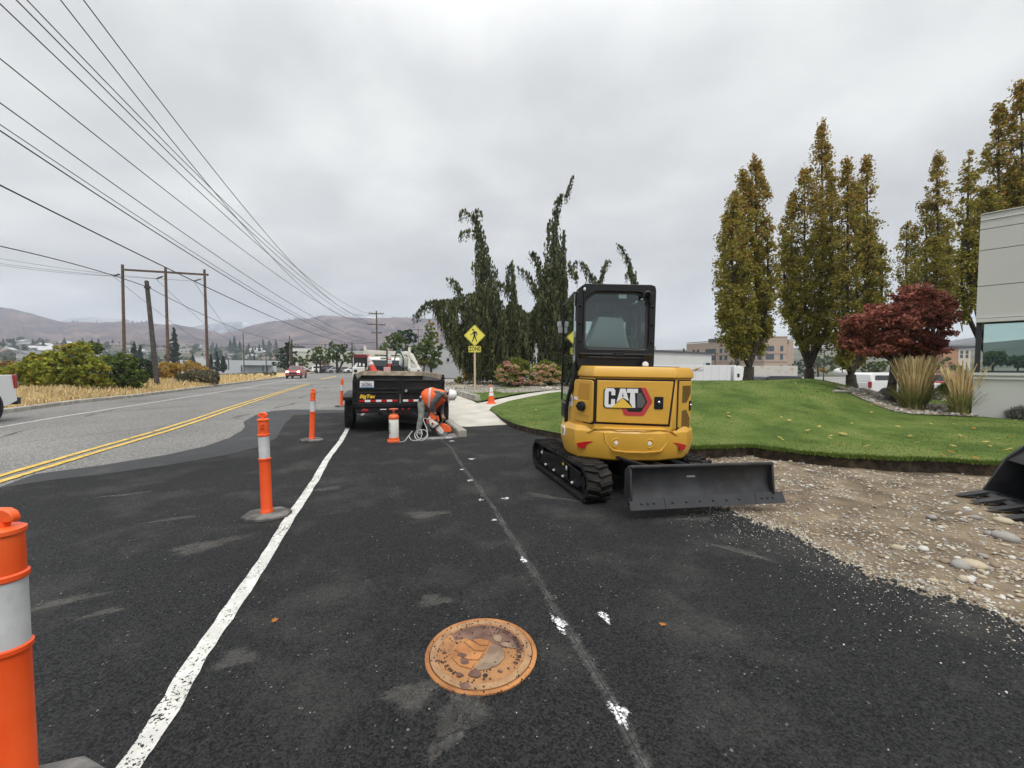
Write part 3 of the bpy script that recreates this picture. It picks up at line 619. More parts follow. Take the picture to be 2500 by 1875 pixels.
cw = mb.build('counterweight', M_CATY, EX, smooth=28, bevel=.012)
def facef(p0, p1, ins=0.0):    # frame on a vertical face: x along the face, y outward, z up, origin at its middle
    a = Vector((p0[0],p0[1],0)); b = Vector((p1[0],p1[1],0)); d = (b-a).normalized(); n = Vector((d.y,-d.x,0)); c = (a+b)/2 - n*ins
    return Matrix(((d.x,n.x,0,c.x),(d.y,n.y,0,c.y),(0,0,1,0),(0,0,0,1)))
def panel(mb, poly, lo, hi, F, m=0): mb.prism(poly, lo, hi, 'y', m, F)
def rrect(x0, z0, x1, z1, r, n=3):
    out = []
    for cx, cz, a0 in ((x1-r,z1-r,0),(x0+r,z1-r,90),(x0+r,z0+r,180),(x1-r,z0+r,270)):
        for k in range(n+1): t = R(a0+90*k/n); out.append((cx+r*math.cos(t), cz+r*math.sin(t)))
    return out
FR = facef((-.5,-.825),(.5,-.825),.028)
# rear engine door
mb = MB(); panel(mb, [(-.475,.865),(.425,.845),(.475,1.405),(-.475,1.405)], -.01, .004, FR, 0); mb.build('door_gap', M_CATY2, EX)
mb = MB(); panel(mb, [(-.452,.888),(.398,.872),(.448,1.382),(-.452,1.382)], .0, .022, FR, 0); door = mb.build('engine_door', M_CATY, EX, bevel=.008)
# emblem: letters on a black plate over a red hexagon ring
mb = MB(); cx, cz = -.375, .985
def lg(pts, lo, hi, m): panel(mb, [(cx+x*.575, cz+z*.32) for x, z in pts], lo, hi, FR, m)
lg([(.375,.24),(.43,-.02),(.50,-.05),(.80,-.05),(.845,-.02),(1.0,.46),(.995,.54),(.865,.98),(.82,1.0),(.70,1.0)], .0235, .0255, 3)
lg([(.47,.22),(.52,.10),(.78,.10),(.90,.47),(.79,.87),(.70,.87),(.70,.5)], .0245, .0275, 0)
lg([(.05,.22),(.82,.22),(.885,.47),(.76,.985),(.08,.985),(0.0,.9),(0,.30)], .0265, .029, 0)
lg([(.69,.26),(.80,.26),(.865,.47),(.77,.80),(.69,.80)], .0285, .0305, 4)
# C
lg([(.02,.86),(.05,.96),(.20,.96),(.235,.88),(.235,.70),(.155,.70),(.155,.84),(.10,.84),(.10,.36),(.155,.36),(.155,.56),(.235,.56),(.235,.36),(.20,.25),(.05,.25),(.02,.34)], .0285, .033, 1)
# A
lg([(.265,.44),(.335,.95),(.445,.95),(.515,.50),(.395,.62)], .0285, .033, 1)
lg([(.377,.66),(.39,.82),(.405,.66),(.391,.645)], .0325, .0345, 0)
# T
lg([(.475,.95),(.70,.95),(.70,.80),(.635,.80),(.655,.25),(.60,.25),(.535,.46),(.545,.80),(.475,.80)], .0285, .033, 1)
lg([(.16,.245),(.391,.60),(.60,.245)], .0325, .036, 2)
mb.build('emblem', [M_DECALK, M_DECALW, M_DECALY, M_DECALR, M_DECALG], EX)
mb = MB(); panel(mb, rrect(.225,1.055,.33,1.20,.012), .018, .030, FR, 0); panel(mb, rrect(.24,1.07,.315,1.185,.01), .026, .033, FR, 1)
mb.ell((.277,-.825+.028-.036,1.135),(.018,.012,.018),2); mb.build('door_latch', [M_BLKM, M_BLK, M_CHROME], EX, smooth=40)
# left chamfer: fuel filler recess panel
FL = facef((-.69,-.52),(-.50,-.825),.026)
mb = MB(); panel(mb, rrect(-.185,.855,.185,1.395,.04), -.01, .005, FL); mb.build('filler_gap', M_CATY2, EX)
M_CATYD = paint('yellow_recess_shade', (.50,.25,.02), .5, .1)  # body yellow darkened: the recess shade is put into the colour
mb = MB(); panel(mb, rrect(-.170,.870,.170,1.38,.04), 0, .022, FL); mb.build('filler_panel', M_CATY, EX, bevel=.008)
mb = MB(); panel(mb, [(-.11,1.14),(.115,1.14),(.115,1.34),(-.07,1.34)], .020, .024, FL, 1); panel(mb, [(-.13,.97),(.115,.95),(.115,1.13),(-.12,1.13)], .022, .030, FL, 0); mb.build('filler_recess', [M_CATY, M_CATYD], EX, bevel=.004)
mb = MB(); q = FL @ Vector((.0,.03,1.06)); q2 = FL @ Vector((.0,.075,1.06)); mb.cyl(q, q2, .062, .055, 16); q3 = FL @ Vector((0,.09,1.06)); mb.bar(FL @ Vector((-.05,.08,1.06)), FL @ Vector((.05,.08,1.06)), .02, .03)
mb.build('fuel_cap', M_BLKM, EX, smooth=40)
mb = MB(); panel(mb, rrect(-.16,1.13,-.09,1.165,.005), .0225, .0265, FL); mb.build('sticker', M_DECALW, EX)
# right chamfer: vented side door
FRR = facef((.515,-.80),(.83,-.475),.028)
mb = MB(); panel(mb, [(-.195,.80),(.20,.74),(.20,1.40),(-.195,1.40)], -.01, .004, FRR); mb.build('side_door_gap', M_CATY2, EX)
mb = MB(); panel(mb, [(-.17,.83),(.195,.76),(.195,1.385),(-.17,1.385)], 0, .018, FRR); mb.build('side_door', M_CATY, EX, bevel=.008)
def vent(z0, z1, flip):
    mb = MB()
    for i in range(16):
        for j in range(14):
            x = -.085+.0165*i; z = z0+(z1-z0)*(j+.5)/14; x += .008*(j%2)
            lim = (.165 - max(0, ((z-z0)/(z1-z0)-.5 if flip else .5-(z-z0)/(z1-z0)))*.22)
            if x > lim: continue
            panel(mb, [(x-.0055,z-.007),(x+.0055,z-.007),(x+.0055,z+.007),(x-.0055,z+.007)], .017, .0195, FRR)
    return mb
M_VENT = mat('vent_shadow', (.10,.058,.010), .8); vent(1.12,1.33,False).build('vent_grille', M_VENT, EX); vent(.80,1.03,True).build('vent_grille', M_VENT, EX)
mb = MB(); panel(mb, rrect(.125,1.015,.175,1.14,.008), .016, .026, FRR, 0); q = FRR @ Vector((.15,.03,1.085)); mb.ell(q,(.013,.013,.015),1); mb.build('side_latch', [M_BLKM, M_CHROME], EX)
# counterweight dress: raised step line, reflectors, tie-down ports, label
def cwx(x):   # y of the counterweight's rear surface at x
    pts = sorted((p for p in FPL if p[1] < 0), key=lambda p: p[0]); return float(np.interp(x, [p[0] for p in pts], [p[1] for p in pts]))
mb = MB()
line = [(-.50,.795),(-.40,.80),(-.37,.79),(-.35,.70),(-.345,.64)]
def strip(pts, w=.012, proud=.006):
    q = [Vector((x, cwx(x)-proud+.002, z)) for x, z in pts]
    for a, b in zip(q[:-1], q[1:]): mb.bar(a, b, w, w)
for z0, pts in ((0,[(-.36,.77),(-.34,.66),(-.26,.565),(-.1,.55),(.1,.55),(.30,.565),(.385,.66),(.40,.77)]),(0,[(-.72,.69),(-.52,.765),(-.47,.81),(-.2,.818),(.1,.818),(.42,.81),(.50,.755),(.74,.66)])): strip(pts, .016, .004)
mb.build('moulded_ridge', M_CATY, EX, bevel=.004)
for sgn in (-1, 1):
    mb = MB(); F_ = facef((-.68,-.70),(-.30,-.875),-.004) if sgn < 0 else facef((.30,-.875),(.68,-.70),-.004)
    panel(mb, [(sgn*x, z) for x, z in [(.185,.615),(.165,.565),(.085,.555),(.075,.60),(-.015,.655),(.07,.645)]], -.015, .006, F_)
    mb.build('reflector', M_REDREF, EX)
for x in (-.225,.165):
    mb = MB(); y = cwx(x); M_ = Matrix.Translation((x,y+.004,.655)) @ Matrix.Rotation(R(90),4,'X')
    mb.lathe([(.034,-.01),(.052,-.01),(.056,.004),(.052,.010),(.046,.010),(.036,-.004)],(0,0,0),18,0,M_); mb.lathe([(.0,.0),(.026,.0),(.022,.010),(0,.012)],(0,0,0),12,1,M_)
    mb.build('tail_lamp', [M_CATY, M_LENS], EX, smooth=35)
FC = facef((-.79,-.22),(-.775,-.45),-.004)
mb = MB(); panel(mb, rrect(-.10,.66,.12,.77,.01), -.01, .006, FC, 0); panel(mb, rrect(-.085,.675,.03,.755,.006), .005, .008, FC, 1); panel(mb, rrect(.05,.68,.10,.75,.004), .005, .008, FC, 2)
mb.build('warning_label', [M_DECALW, M_DECALY, M_DECALK], EX)
FC2 = facef((-.735,-.22),(-.70,-.50),.018)
mb = MB(); panel(mb, rrect(-.02,1.03,.09,1.16,.008), -.01, .006, FC2, 0); text_mb(mb, 'CAT', .06, FC2 @ Matrix.Translation((.035,.008,1.11)) @ Matrix.Rotation(R(90),4,'X') @ Matrix.Rotation(R(180),4,'Y') if False else FC2 @ Matrix.Translation((.035,.009,1.11)) @ Matrix(((1,0,0,0),(0,0,1,0),(0,1,0,0),(0,0,0,1))), 1, .001)
mb.build('maker_label', [M_DECALW, M_DECALK], EX)
mb = MB(); panel(mb, rrect(.01,.90,.09,.96,.006), -.01, .006, FC2, 0); mb.build('sticker', M_DECALW, EX)
# ---- cab: closed black frame, glass all round
CX0, CX1, CY0, CY1, CB, CT_ = -.67, .325, -.47, .72, 1.36, 2.575
cab = MB(); t = .07
def post(x, y, z0, z1, w, d): cab.box(x, y, (z0+z1)/2, w, d, z1-z0)
# rear frame (face with a rounded opening)
outer = [(CX0+.06,1.42),(CX1-.02,1.42),(CX1,1.56),(CX1,CT_-.03),(CX1-.03,CT_),(CX0+.10,CT_),(CX0+.02,CT_-.06),(CX0+.0,1.70)]
ox0, ox1, oz0, oz1 = CX0+.105, CX1-.075, 1.765, 2.485
hole = [(ox0+.03,oz0),(ox1-.02,oz0),(ox1,oz0+.03),(ox1,oz1-.12),(ox1-.03,oz1-.06),(ox1-.12,oz1),(ox0+.13,oz1),(ox0+.03,oz1-.07),(ox0,oz1-.14),(ox0,oz0+.05)]
def framed(mb, outer, hole, y0, y1, m=0):
    # ring between two outlines, made as quads from resampled loops
    def res(poly, n=72):
        c = Vector((sum(p[0] for p in hole)/len(hole), sum(p[1] for p in hole)/len(hole))); out = []
        for k in range(n):
            a = 2*math.pi*k/n; d = Vector((math.cos(a), math.sin(a))); best = None
            for i in range(len(poly)):
                p = Vector(poly[i]); q = Vector(poly[(i+1)%len(poly)]); e = q-p; den = d.x*e.y-d.y*e.x
                if abs(den) < 1e-9: continue
                w = p-c; tt = (w.x*e.y-w.y*e.x)/den; uu = (w.x*d.y-w.y*d.x)/den
                if tt > 0 and -1e-6 <= uu <= 1+1e-6 and (best is None or tt > best): best = tt
            out.append((c.x+d.x*best, c.y+d.y*best))
        return out
    A, B = res(outer), res(hole); n = len(A)
    vs = [(x,y0,z) for x,z in A]+[(x,y0,z) for x,z in B]+[(x,y1,z) for x,z in A]+[(x,y1,z) for x,z in B]; fs = []
    for i in range(n):
        j = (i+1)%n
        fs += [(i,j,n+j,n+i),(2*n+j,2*n+i,3*n+i,3*n+j),(i,2*n+i,2*n+j,j),(n+i,n+j,3*n+j,3*n+i)]
    mb.add(vs, fs, m)
framed(cab, outer, hole, CY0, CY0+.05)
# inner grey glass surround sits just behind
# roof, posts, sills
cab.prism([(CX0+.02,CT_-.09),(CX1,CT_-.07),(CX1,CT_-.015),(CX1-.04,CT_+.01),(CX0+.12,CT_+.01),(CX0+.03,CT_-.05)], CY0+.05, CY1, 'y')
for (x, y) in ((CX0+.035,CY1-.03),(CX1-.03,CY1-.03),(CX1-.03,CY0+.08),(CX0+.045,CY0+.08)): post(x, y, CB, CT_-.06, .06, .06)
cab.box(CX1-.02, .12, 1.50, .04, 1.1, .30); cab.box(CX1-.025, .12, 2.0, .03, 1.05, .03)
cab.box(CX0+.03, .12, CB+.05, .05, 1.1, .12); cab.box(-.13, CY1-.03, CB+.1, .95, .05, .25); cab.box(CX1-.03,.15,2.0,.035,.05,1.1)
# lower rear ledge with a lamp bar
cab.prism([(-.44,1.40),(-.47,1.64),(-.50,1.70),(-.47,1.72),(-.40,1.72),(-.40,1.40)], CX0+.05, CX1-.02, 'x')
cab.bar((CX0+.14,-.505,1.655),(CX1-.12,-.505,1.655),.02,.03)
cab.build('cab', M_BLK, EX, smooth=35, bevel=.006)
mb = MB(); h2 = [(x*.93+(ox0+ox1)/2*.07, z*.93+(oz0+oz1)/2*.07) for x,z in hole]; big = [(x*1.03-(ox0+ox1)/2*.03, z*1.03-(oz0+oz1)/2*.03) for x,z in hole]
framed(mb, big, h2, CY0+.052, CY0+.06); mb.build('window_surround', mat('ceramic_band',(.055,.056,.056),.4), EX)
mb = MB(); mb.prism(big, CY0+.062, CY0+.068, 'y'); mb.build('rear_glass', M_CABGL, EX)
mb = MB(); mb.prism([(-.30,1.02),(CY1-.02,1.02),(CY1-.04,CT_-.10),(CY0+.10,CT_-.10),(CY0+.10,1.62),(-.36,1.40)], CX0-.012, CX0-.004, 'x'); mb.build('door_glass', M_CABGL2, EX)
mb = MB(); mb.box(CX0-.01,CY1-.01,1.76,.03,.03,1.5); mb.bar((CX0-.01,CY0+.1,CT_-.10),(CX0-.01,CY1,CT_-.10),.03,.025); mb.bar((CX0-.01,-.30,1.02),(CX0-.01,CY1,1.02),.03,.03); mb.bar((CX0-.012,.1,1.70),(CX0-.012,.5,1.70),.02,.02); mb.build('door_frame', M_BLK, EX)
mb = MB()   # lower door skin of dark glass and the curved grab rail at its foot
mb.prism([(-.36,.98),(-.14,.80),(.60,.80),(.60,1.0),(-.30,1.0)], CX0-.03, CX0+.03, 'x'); mb.tube(spline([(CX0+.0,-.42,1.56),(CX0-.01,-.44,1.42),(CX0-.035,-.44,1.28),(CX0-.065,-.40,1.12),(CX0-.075,-.36,.98),(CX0-.075,-.34,.82)],5), .026, 8); mb.box(CX0-.09,-.33,1.0,.03,.06,.12); mb.tube([(CX0-.05,-.40,1.46),(CX0-.085,-.40,1.30)],.018,6)
mb.build('cab_door', M_BLKM, EX, bevel=.01)
mb = MB(); mb.prism([(CY0+.70,CB+.24),(CY1-.02,CB+.24),(CY1-.02,CT_-.10),(CY0+.70,CT_-.10)], CX1-.022, CX1-.016, 'x'); mb.prism([(CY0+.12,1.66),(CY0+.62,1.66),(CY0+.62,CT_-.10),(CY0+.12,CT_-.10)], CX1-.022, CX1-.016, 'x'); mb.build('side_glass', M_CABGL, EX)
mb = MB(); mb.box(-.175, CY1-.012, 2.0, .86, .006, 1.0); mb.build('front_glass', M_CABGL, EX)
mb = MB(); mb.box(-.175,.15,CT_-.105,.84,1.0,.03,0); mb.box(-.175,.30,2.32,.78,.02,.26,0)
for k in range(7): mb.box(-.26+.042*k, .285, 2.34, .030, .02, .21, 1)  # tan ribs stand in for a ribbed reflection seen in the rear glass
mb.build('headliner', [M_HEADL, mat('tan_rib_reflection',(.20,.14,.085),.7)], EX)
mb = MB(); mb.loft([[(x-.175,y,z) for x,y,z in r] for r in ([(-.20,.0,1.62),(.20,.0,1.62),(.20,.12,1.62),(-.20,.12,1.62)],[(-.25,-.03,1.78),(.25,-.03,1.78),(.25,.10,1.78),(-.25,.10,1.78)],[(-.22,-.06,2.0),(.22,-.06,2.0),(.21,.06,2.0),(-.21,.06,2.0)],[(-.155,-.08,2.10),(.155,-.08,2.10),(.15,.02,2.10),(-.15,.02,2.10)],[(-.14,-.09,2.22),(.14,-.09,2.22),(.13,0,2.22),(-.13,0,2.22)])])
mb.box(-.175,.28,1.62,.5,.5,.14); mb.build('operator_seat', M_SEAT, EX, smooth=60, bevel=.03)
mb = MB(); mb.loft([[(x-.175,y,z) for x,y,z in r] for r in ([(-.36,-.10,1.60),(.34,-.12,1.60),(.33,.2,1.60),(-.34,.2,1.60)],[(-.31,-.13,1.85),(.28,-.12,1.83),(.29,.14,1.85),(-.29,.14,1.85)],[(-.19,-.14,2.20),(.20,-.13,2.18),(.18,.05,2.2),(-.18,.05,2.2)],[(-.15,-.10,2.25),(.15,-.10,2.245),(.12,.02,2.25),(-.12,.02,2.25)])])
mb.build('seat_wrap', M_FILM, EX, smooth=50, bevel=.04)
mb = MB(); mb.box(-.08,CY0+.058,2.435,.10,.003,.05); mb.build('window_sticker', mat('mint_sticker',(.42,.62,.56),.5), EX)
mb = MB(); M_ = Matrix.Translation((CX1-.13,-.53,1.575)) @ Matrix.Rotation(R(90),4,'X')
mb.lathe([(.0,-.06),(.04,-.05),(.05,0),(.048,.01)],(0,0,0),14,0,M_); mb.lathe([(0,.008),(.043,.008),(.035,.022),(0,.026)],(0,0,0),14,1,M_); mb.build('work_lamp', [M_BLKM, M_LENS], EX, smooth=40)
mb = MB(); mb.tube([(CX0+.095,CY0-.02,1.95),(CX0+.095,CY0-.02,2.47)],.008,6,0); mb.ell((CX0+.095,CY0-.02,2.50),(.016,.016,.024),1); mb.build('antenna', [M_BLKM, M_DECALW], EX)
mb = MB(); mb.box(CX1+.07,.28,2.08,.06,.04,.30,0); mb.tube([(CX1,.30,2.13),(CX1+.06,.30,2.13)],.015,6,0); mb.box(CX1+.085,.262,2.08,.045,.012,.24,1); mb.build('mirror', [M_BLKM, M_CHROME], EX, bevel=.01)
mb = MB(); mb.box(CX0-.045,.80,2.19,.10,.05,.08,0); mb.box(CX0-.04,.80,2.10,.08,.05,.09,0); mb.tube([(CX0,.72,2.25),(CX0-.02,.78,2.25),(CX0-.03,.80,2.1)],.02,6,1); mb.build('door_mirror', [mat('pale_grey_plastic',(.55,.56,.57),.4), M_BLKM], EX, bevel=.01)
BOLT = MB().ell((0,0,0),(.018,.015,.016),0,8,6).build('cab_bolt', M_BLKM, EX, smooth=50); first = True
for x, y, z in [(x,CY0-.01,z) for z in (1.86,2.08,2.30) for x in (ox0-.055, ox1+.035)] + [(x,-.515,1.69) for x in (-.34,-.16,.18)]:
    o = BOLT if first else BOLT.copy()
    if not first: COL.objects.link(o)
    first = False; o.location = (x,y,z)
MB().box(-.14,-.512,1.70,.14,.01,.045).build('ledge_cover', M_BLKM, EX, bevel=.004)
mb = MB(); mb.tube(spline([(CX1-.16,CY0-.01,2.40),(CX1-.15,CY0-.02,2.46),(CX1-.11,CY0-.02,2.48),(CX1-.075,CY0-.02,2.45),(CX1-.075,CY0-.01,2.34)],4),.022,8); mb.build('wiper_guard', M_BLK, EX, smooth=50)
mb = MB(); mb.box(.30,-.45,1.548,.62,.22,.02); mb.build('hood_mat', M_BLKM, EX, bevel=.004)
# boom, stick and swing post in front of the cab
mb = MB(); mb.prism([(.95,.75),(1.15,.75),(1.75,1.75),(2.30,1.95),(2.35,1.80),(1.95,1.55),(1.35,.65)], -.02, .18, 'x'); mb.box(.08,.98,.72,.34,.4,.4); mb.build('boom', M_CATY, EX, bevel=.02)
mb = MB(); mb.prism([(2.20,2.0),(2.42,1.95),(2.35,.55),(2.22,.55)], 0, .16, 'x'); mb.build('stick', M_CATY, EX, bevel=.02)
# ---- undercarriage turned against the house
U = Matrix.Translation((-.04,-.02,0)) @ Matrix.Rotation(R(15.0),4,'Z')
TW, TG, LH, RZ = .30, .70, .80, .215    # track width, centre offset, half spacing, end radius
def stadium(r, n=9):
    out = []
    for k in range(n+1): a = R(-90+180*k/n); out.append((LH+r*math.cos(a), RZ+r*math.sin(a)))
    for k in range(n+1): a = R(90+180*k/n); out.append((-LH+r*math.cos(a), RZ+r*math.sin(a)))
    return out
for sgn in (-1,1):
    x0 = sgn*TG
    mb = MB(); o_, i_ = stadium(.195), stadium(.165); n = len(o_)
    for xa, xb in ((x0-TW/2, x0+TW/2),):
        vs = [(xa,y,z) for y,z in o_]+[(xb,y,z) for y,z in o_]+[(xa,y,z) for y,z in i_]+[(xb,y,z) for y,z in i_]; fs = []
        for i in range(n):
            j = (i+1)%n; fs += [(i,j,n+j,n+i),(2*n+j,2*n+i,3*n+i,3*n+j),(j,i,2*n+i,2*n+j),(n+i,n+j,3*n+j,3*n+i)]
        mb.add([tuple(U @ Vector(p)) for p in vs], fs, 0)
    per = 4*LH + 2*math.pi*.195; K = 46
    for k in range(K):
        s = per*k/K
        for half in (0,1):
            ss = (s + half*per/K*.5) % per
            if ss < 2*LH: y, z, a = -LH+ss, RZ-.195, -90
            elif ss < 2*LH+math.pi*.195: t = (ss-2*LH)/.195; y, z, a = LH+.195*math.sin(t), RZ-.195*math.cos(t), -90+math.degrees(t)
            elif ss < 4*LH+math.pi*.195: y, z, a = LH-(ss-2*LH-math.pi*.195), RZ+.195, 90
            else: t = (ss-4*LH-math.pi*.195)/.195; y, z, a = -LH-.195*math.sin(t), RZ+.195*math.cos(t), 90+math.degrees(t)
            T = U @ Matrix.Translation((x0+(half-.5)*TW*.48,y,z)) @ Matrix.Rotation(R(a),4,'X') @ Matrix.Rotation(R(14 if half else -14),4,'Y' if False else 'Y')
            mb.box(0,.006,0,TW*.50,.040,.038,0,T)
    # dusty inner return of the belt
    mb.box(x0,0,RZ-.172,TW*.96,2*LH,.008,1,U)
    tr = mb.build('track', [M_RUB, M_TRKDUST], EX)
    fr = MB(); fr.prism([(-.66,.10),(.66,.10),(.72,.16),(.70,.285),(.20,.33),(-.20,.345),(-.70,.30),(-.72,.16)], x0-.11, x0+.11, 'x', 0, U); fr.box(x0+sgn*.118,-.36,.215,.02,.03,.16,0,U)
    fr.build('track_frame', M_BLK, EX, bevel=.012)
    for yy in (-LH, LH):
        w = MB(); w.tube([U @ Vector((x0-.08,yy,RZ)), U @ Vector((x0+.08,yy,RZ))], .16, 20); w.tube([U @ Vector((x0-.12,yy,RZ)), U @ Vector((x0+.12,yy,RZ))], .07, 12); w.build('idler_wheel', M_BLK, EX, smooth=40)
    for yy, zz in ((-.5,.13),(-.2,.13),(.12,.13),(.45,.13),(-.33,.27),(.62,.27)):
        MB().ell(U @ Vector((x0+sgn*.12,yy,zz)),(.02,.02,.018),0,8,6).build('frame_bolt', M_DECALW, EX, smooth=50)
    for yy, zz in ((-.33,.27),(.60,.28)): MB().box(x0+sgn*.128,yy,zz,.008,.03,.05,0,U).build('sticker', M_DECALW, EX)
    yl = MB(); yl.box(x0+sgn*.113,-.18,.285,.006,.05,.03,0,U); yl.build('sticker', M_DECALY, EX)
mb = MB(); mb.box(0,0,.30,1.15,.75,.20,0,U); mb.cyl((0,0,.36),(0,0,.52),.42,.42,28); mb.box(0,.35,.55,1.2,1.2,.10); mb.build('car_body', M_BLK, EX, bevel=.015)
# dozer blade with its arms
BL = Vector(G(1544,1246,.13)) - Vector(EX.location); BRt = Vector(G(1915,1219,.11)) - Vector(EX.location)
bd = (BRt-BL); bw = Vector((bd.x,bd.y,0)).length; ba = math.atan2(bd.y, bd.x)
Bm = Matrix.Translation(BL) @ Matrix.Rotation(ba,4,'Z') @ Matrix.Rotation(-math.atan2(bd.z,bw) + 0,4,'Y')
prof = [(-.0,.0),(.045,.075),(.085,.13),(.115,.20),(.118,.29),(.10,.36),(.075,.40)]
back = [(.095,.41),(.125,.37),(.145,.29),(.145,.20),(.115,.12),(.07,.065),(.02,.0)]
mb = MB(); mb.prism(prof[1:]+back[:-1], .0, bw-.10, 'x', 0, Bm); mb.cyl(Bm @ Vector((0,.085,.405)), Bm @ Vector((bw-.10,.085,.405)), .02, .02, 10)
for x in (.0,bw-.11): mb.prism([(.03,.09),(.07,.38),(.10,.42),(.17,.36),(.17,.12),(.08,.02)], x-.012, x+.014, 'x', 0, Bm)
mb.build('dozer_blade', M_STEEL, EX, smooth=35, bevel=.004)
mb = MB(); ce = [(-.0,-.01),(.05,.10),(.062,.095),(.012,-.01)]
for a, b in ((-.02,.37),(.374,bw-.356),(bw-.352,bw+.02)): mb.prism(ce, a, b, 'x', 0, Bm)
for x in (.11,.18,.25,.46,.62,.78,.94,1.10,1.26,bw-.27,bw-.20,bw-.13): mb.ell(Bm @ Vector((x,.022,.05)),(.014,.012,.012),0,8,6)
mb.build('cutting_edge', mat('cutting_edge_steel',(.035,.036,.039),.5,spec=.4,var=.2,vscale=6), EX, bevel=.002)
mb = MB(); mb.box(.72,.112,.285,.10,.006,.016,0,Bm); mb.build('stamped_plate', mat('grey_plate',(.25,.25,.25),.5), EX)
mb = MB()
for s in (-.28,.28):
    e = Bm @ Vector((bw/2+s-.1,.16,.2)); mb.bar(U @ Vector((s,-.30,.26)), e, .09, .12)
mb.cyl(U @ Vector((-.02,-.35,.36)), Bm @ Vector((bw/2-.1,.15,.30)), .045, .03, 10); mb.build('blade_arms', M_BLK, EX, bevel=.01)
mb = MB(); mb.tube(spline([tuple(U @ Vector((-.35,-.45,.47))), tuple(U @ Vector((-.42,-.62,.50))), tuple(U @ Vector((-.33,-.85,.47))), tuple(Bm @ Vector((.35,.2,.36)))],5),.018,7)
mb.tube(spline([tuple(U @ Vector((-.30,-.45,.45))), tuple(U @ Vector((-.36,-.62,.47))), tuple(U @ Vector((-.28,-.85,.44))), tuple(Bm @ Vector((.38,.2,.33)))],5),.018,7); mb.build('hydraulic_hoses', M_BLKM, EX, smooth=60)
# ------------------------------------------------------------------ vegetation
def quads_at(C, size, up=.35, asp=.6, droop=None):
    """leaf-shaped faces (4 corners, kite) at points C (n,3)"""
    n = len(C); size = np.broadcast_to(size, (n,))
    a = rng.normal(size=(n,3)); a /= np.linalg.norm(a, axis=1)[:,None]
    if droop is not None: a = a*(1-droop) + np.array([0,0,-1.0])*droop; a /= np.linalg.norm(a, axis=1)[:,None]
    nn = rng.normal(size=(n,3)); nn[:,2] += up*3*(rng.random(n) < .7); b = np.cross(nn, a); b /= np.linalg.norm(b, axis=1)[:,None] + 1e-9
    L = size[:,None]*(.7+.6*rng.random((n,1))); W = L*asp
    return np.stack([C - a*L*.5, C + b*W*.5 - a*L*.05, C + a*L*.5, C - b*W*.5 - a*L*.05], 1)
def pick(n, w): return rng.choice(len(w), size=n, p=np.array(w)/sum(w))
def clumps(centres, rad, per, flat=.8):
    c = np.repeat(np.asarray(centres, float), per, axis=0); r = np.repeat(np.broadcast_to(rad, (len(centres),)), per)
    d = rng.normal(size=c.shape); d /= np.linalg.norm(d, axis=1)[:,None]; k = rng.random(len(c))**.5
    d = d*(k*r)[:,None]; d[:,2] *= flat; return c + d
M_BARK = mat('grey_bark', (.06,.05,.042), .95, col2=(.15,.13,.115), vscale=7, bump=.8, bscale=20)
M_BARKD = mat('dark_bark', (.035,.028,.022), .95, col2=(.075,.06,.048), vscale=9, bump=.8, bscale=25)
L_CED = [leafmat('cedar_dark', (.056,.064,.031), .2), leafmat('cedar_mid', (.108,.122,.055), .25), leafmat('cedar_pale', (.175,.19,.09), .3)]
L_POP = [leafmat('olive_leaf', (.29,.265,.062), .5), leafmat('yellow_olive_leaf', (.38,.325,.076), .45), leafmat('rust_leaf', (.40,.245,.075), .45), leafmat('deep_green_leaf', (.175,.19,.045), .35)]
L_MAP = [leafmat('maple_red', (.28,.095,.070), .3), leafmat('maple_dark_red', (.15,.058,.042), .25), leafmat('maple_brown_red', (.34,.145,.10), .3)]
L_GRN = [leafmat('shrub_green', (.12,.165,.05), .35), leafmat('shrub_dark_green', (.065,.095,.033), .3), leafmat('shrub_light_green', (.19,.23,.06), .4)]
L_LIME = [leafmat('lime_leaf', (.33,.34,.06), .45), leafmat('green_leaf', (.20,.24,.05), .4), leafmat('yellow_leaf', (.40,.33,.06), .45)]
L_GOLD = [leafmat('gold_leaf', (.46,.31,.08), .4), leafmat('tan_leaf', (.36,.28,.13), .35), leafmat('ochre_leaf', (.30,.19,.07), .35)]
L_SAGE = [leafmat('sage_leaf', (.16,.155,.11), .3), leafmat('sage_brown', (.15,.12,.085), .3), leafmat('sage_green', (.10,.11,.055), .3)]
L_PINE = [leafmat('pine_needles', (0.043,0.072,0.043), .15), leafmat('pine_needles_light', (0.080,0.113,0.061), .2)]

# weeping cedars behind the hydrangeas
CE_O, CE_S = (1000, 420), 3.0717
def cpx(x, y): return (CE_O[0]+x/CE_S, CE_O[1]+y/CE_S)
def strands(pts, lens, w=.11):
    """hanging tassels: each start point carries a chain of drooping sprays"""
    Q = []; 
    for p, L in zip(pts, lens):
        k = max(2, int(L/.15)); t = np.linspace(0, 1, k)
        sw = rng.normal(size=2)*.06
        c = np.stack([p[0]+sw[0]*t+rng.normal(size=k)*.025, p[1]+sw[1]*t+rng.normal(size=k)*.025, p[2]-L*t], 1)
        Q.append(np.c_[c, (1-.65*t), np.full(k, random.random())])
    Q = np.concatenate(Q); C = np.repeat(Q[:,:3], 3, 0); f = np.repeat(Q[:,3], 3); strands.shade = np.repeat(Q[:,4], 3)
    return quads_at(C + rng.normal(size=C.shape)*.035, 
        .24*f+.05, up=0, asp=.36, droop=.74)
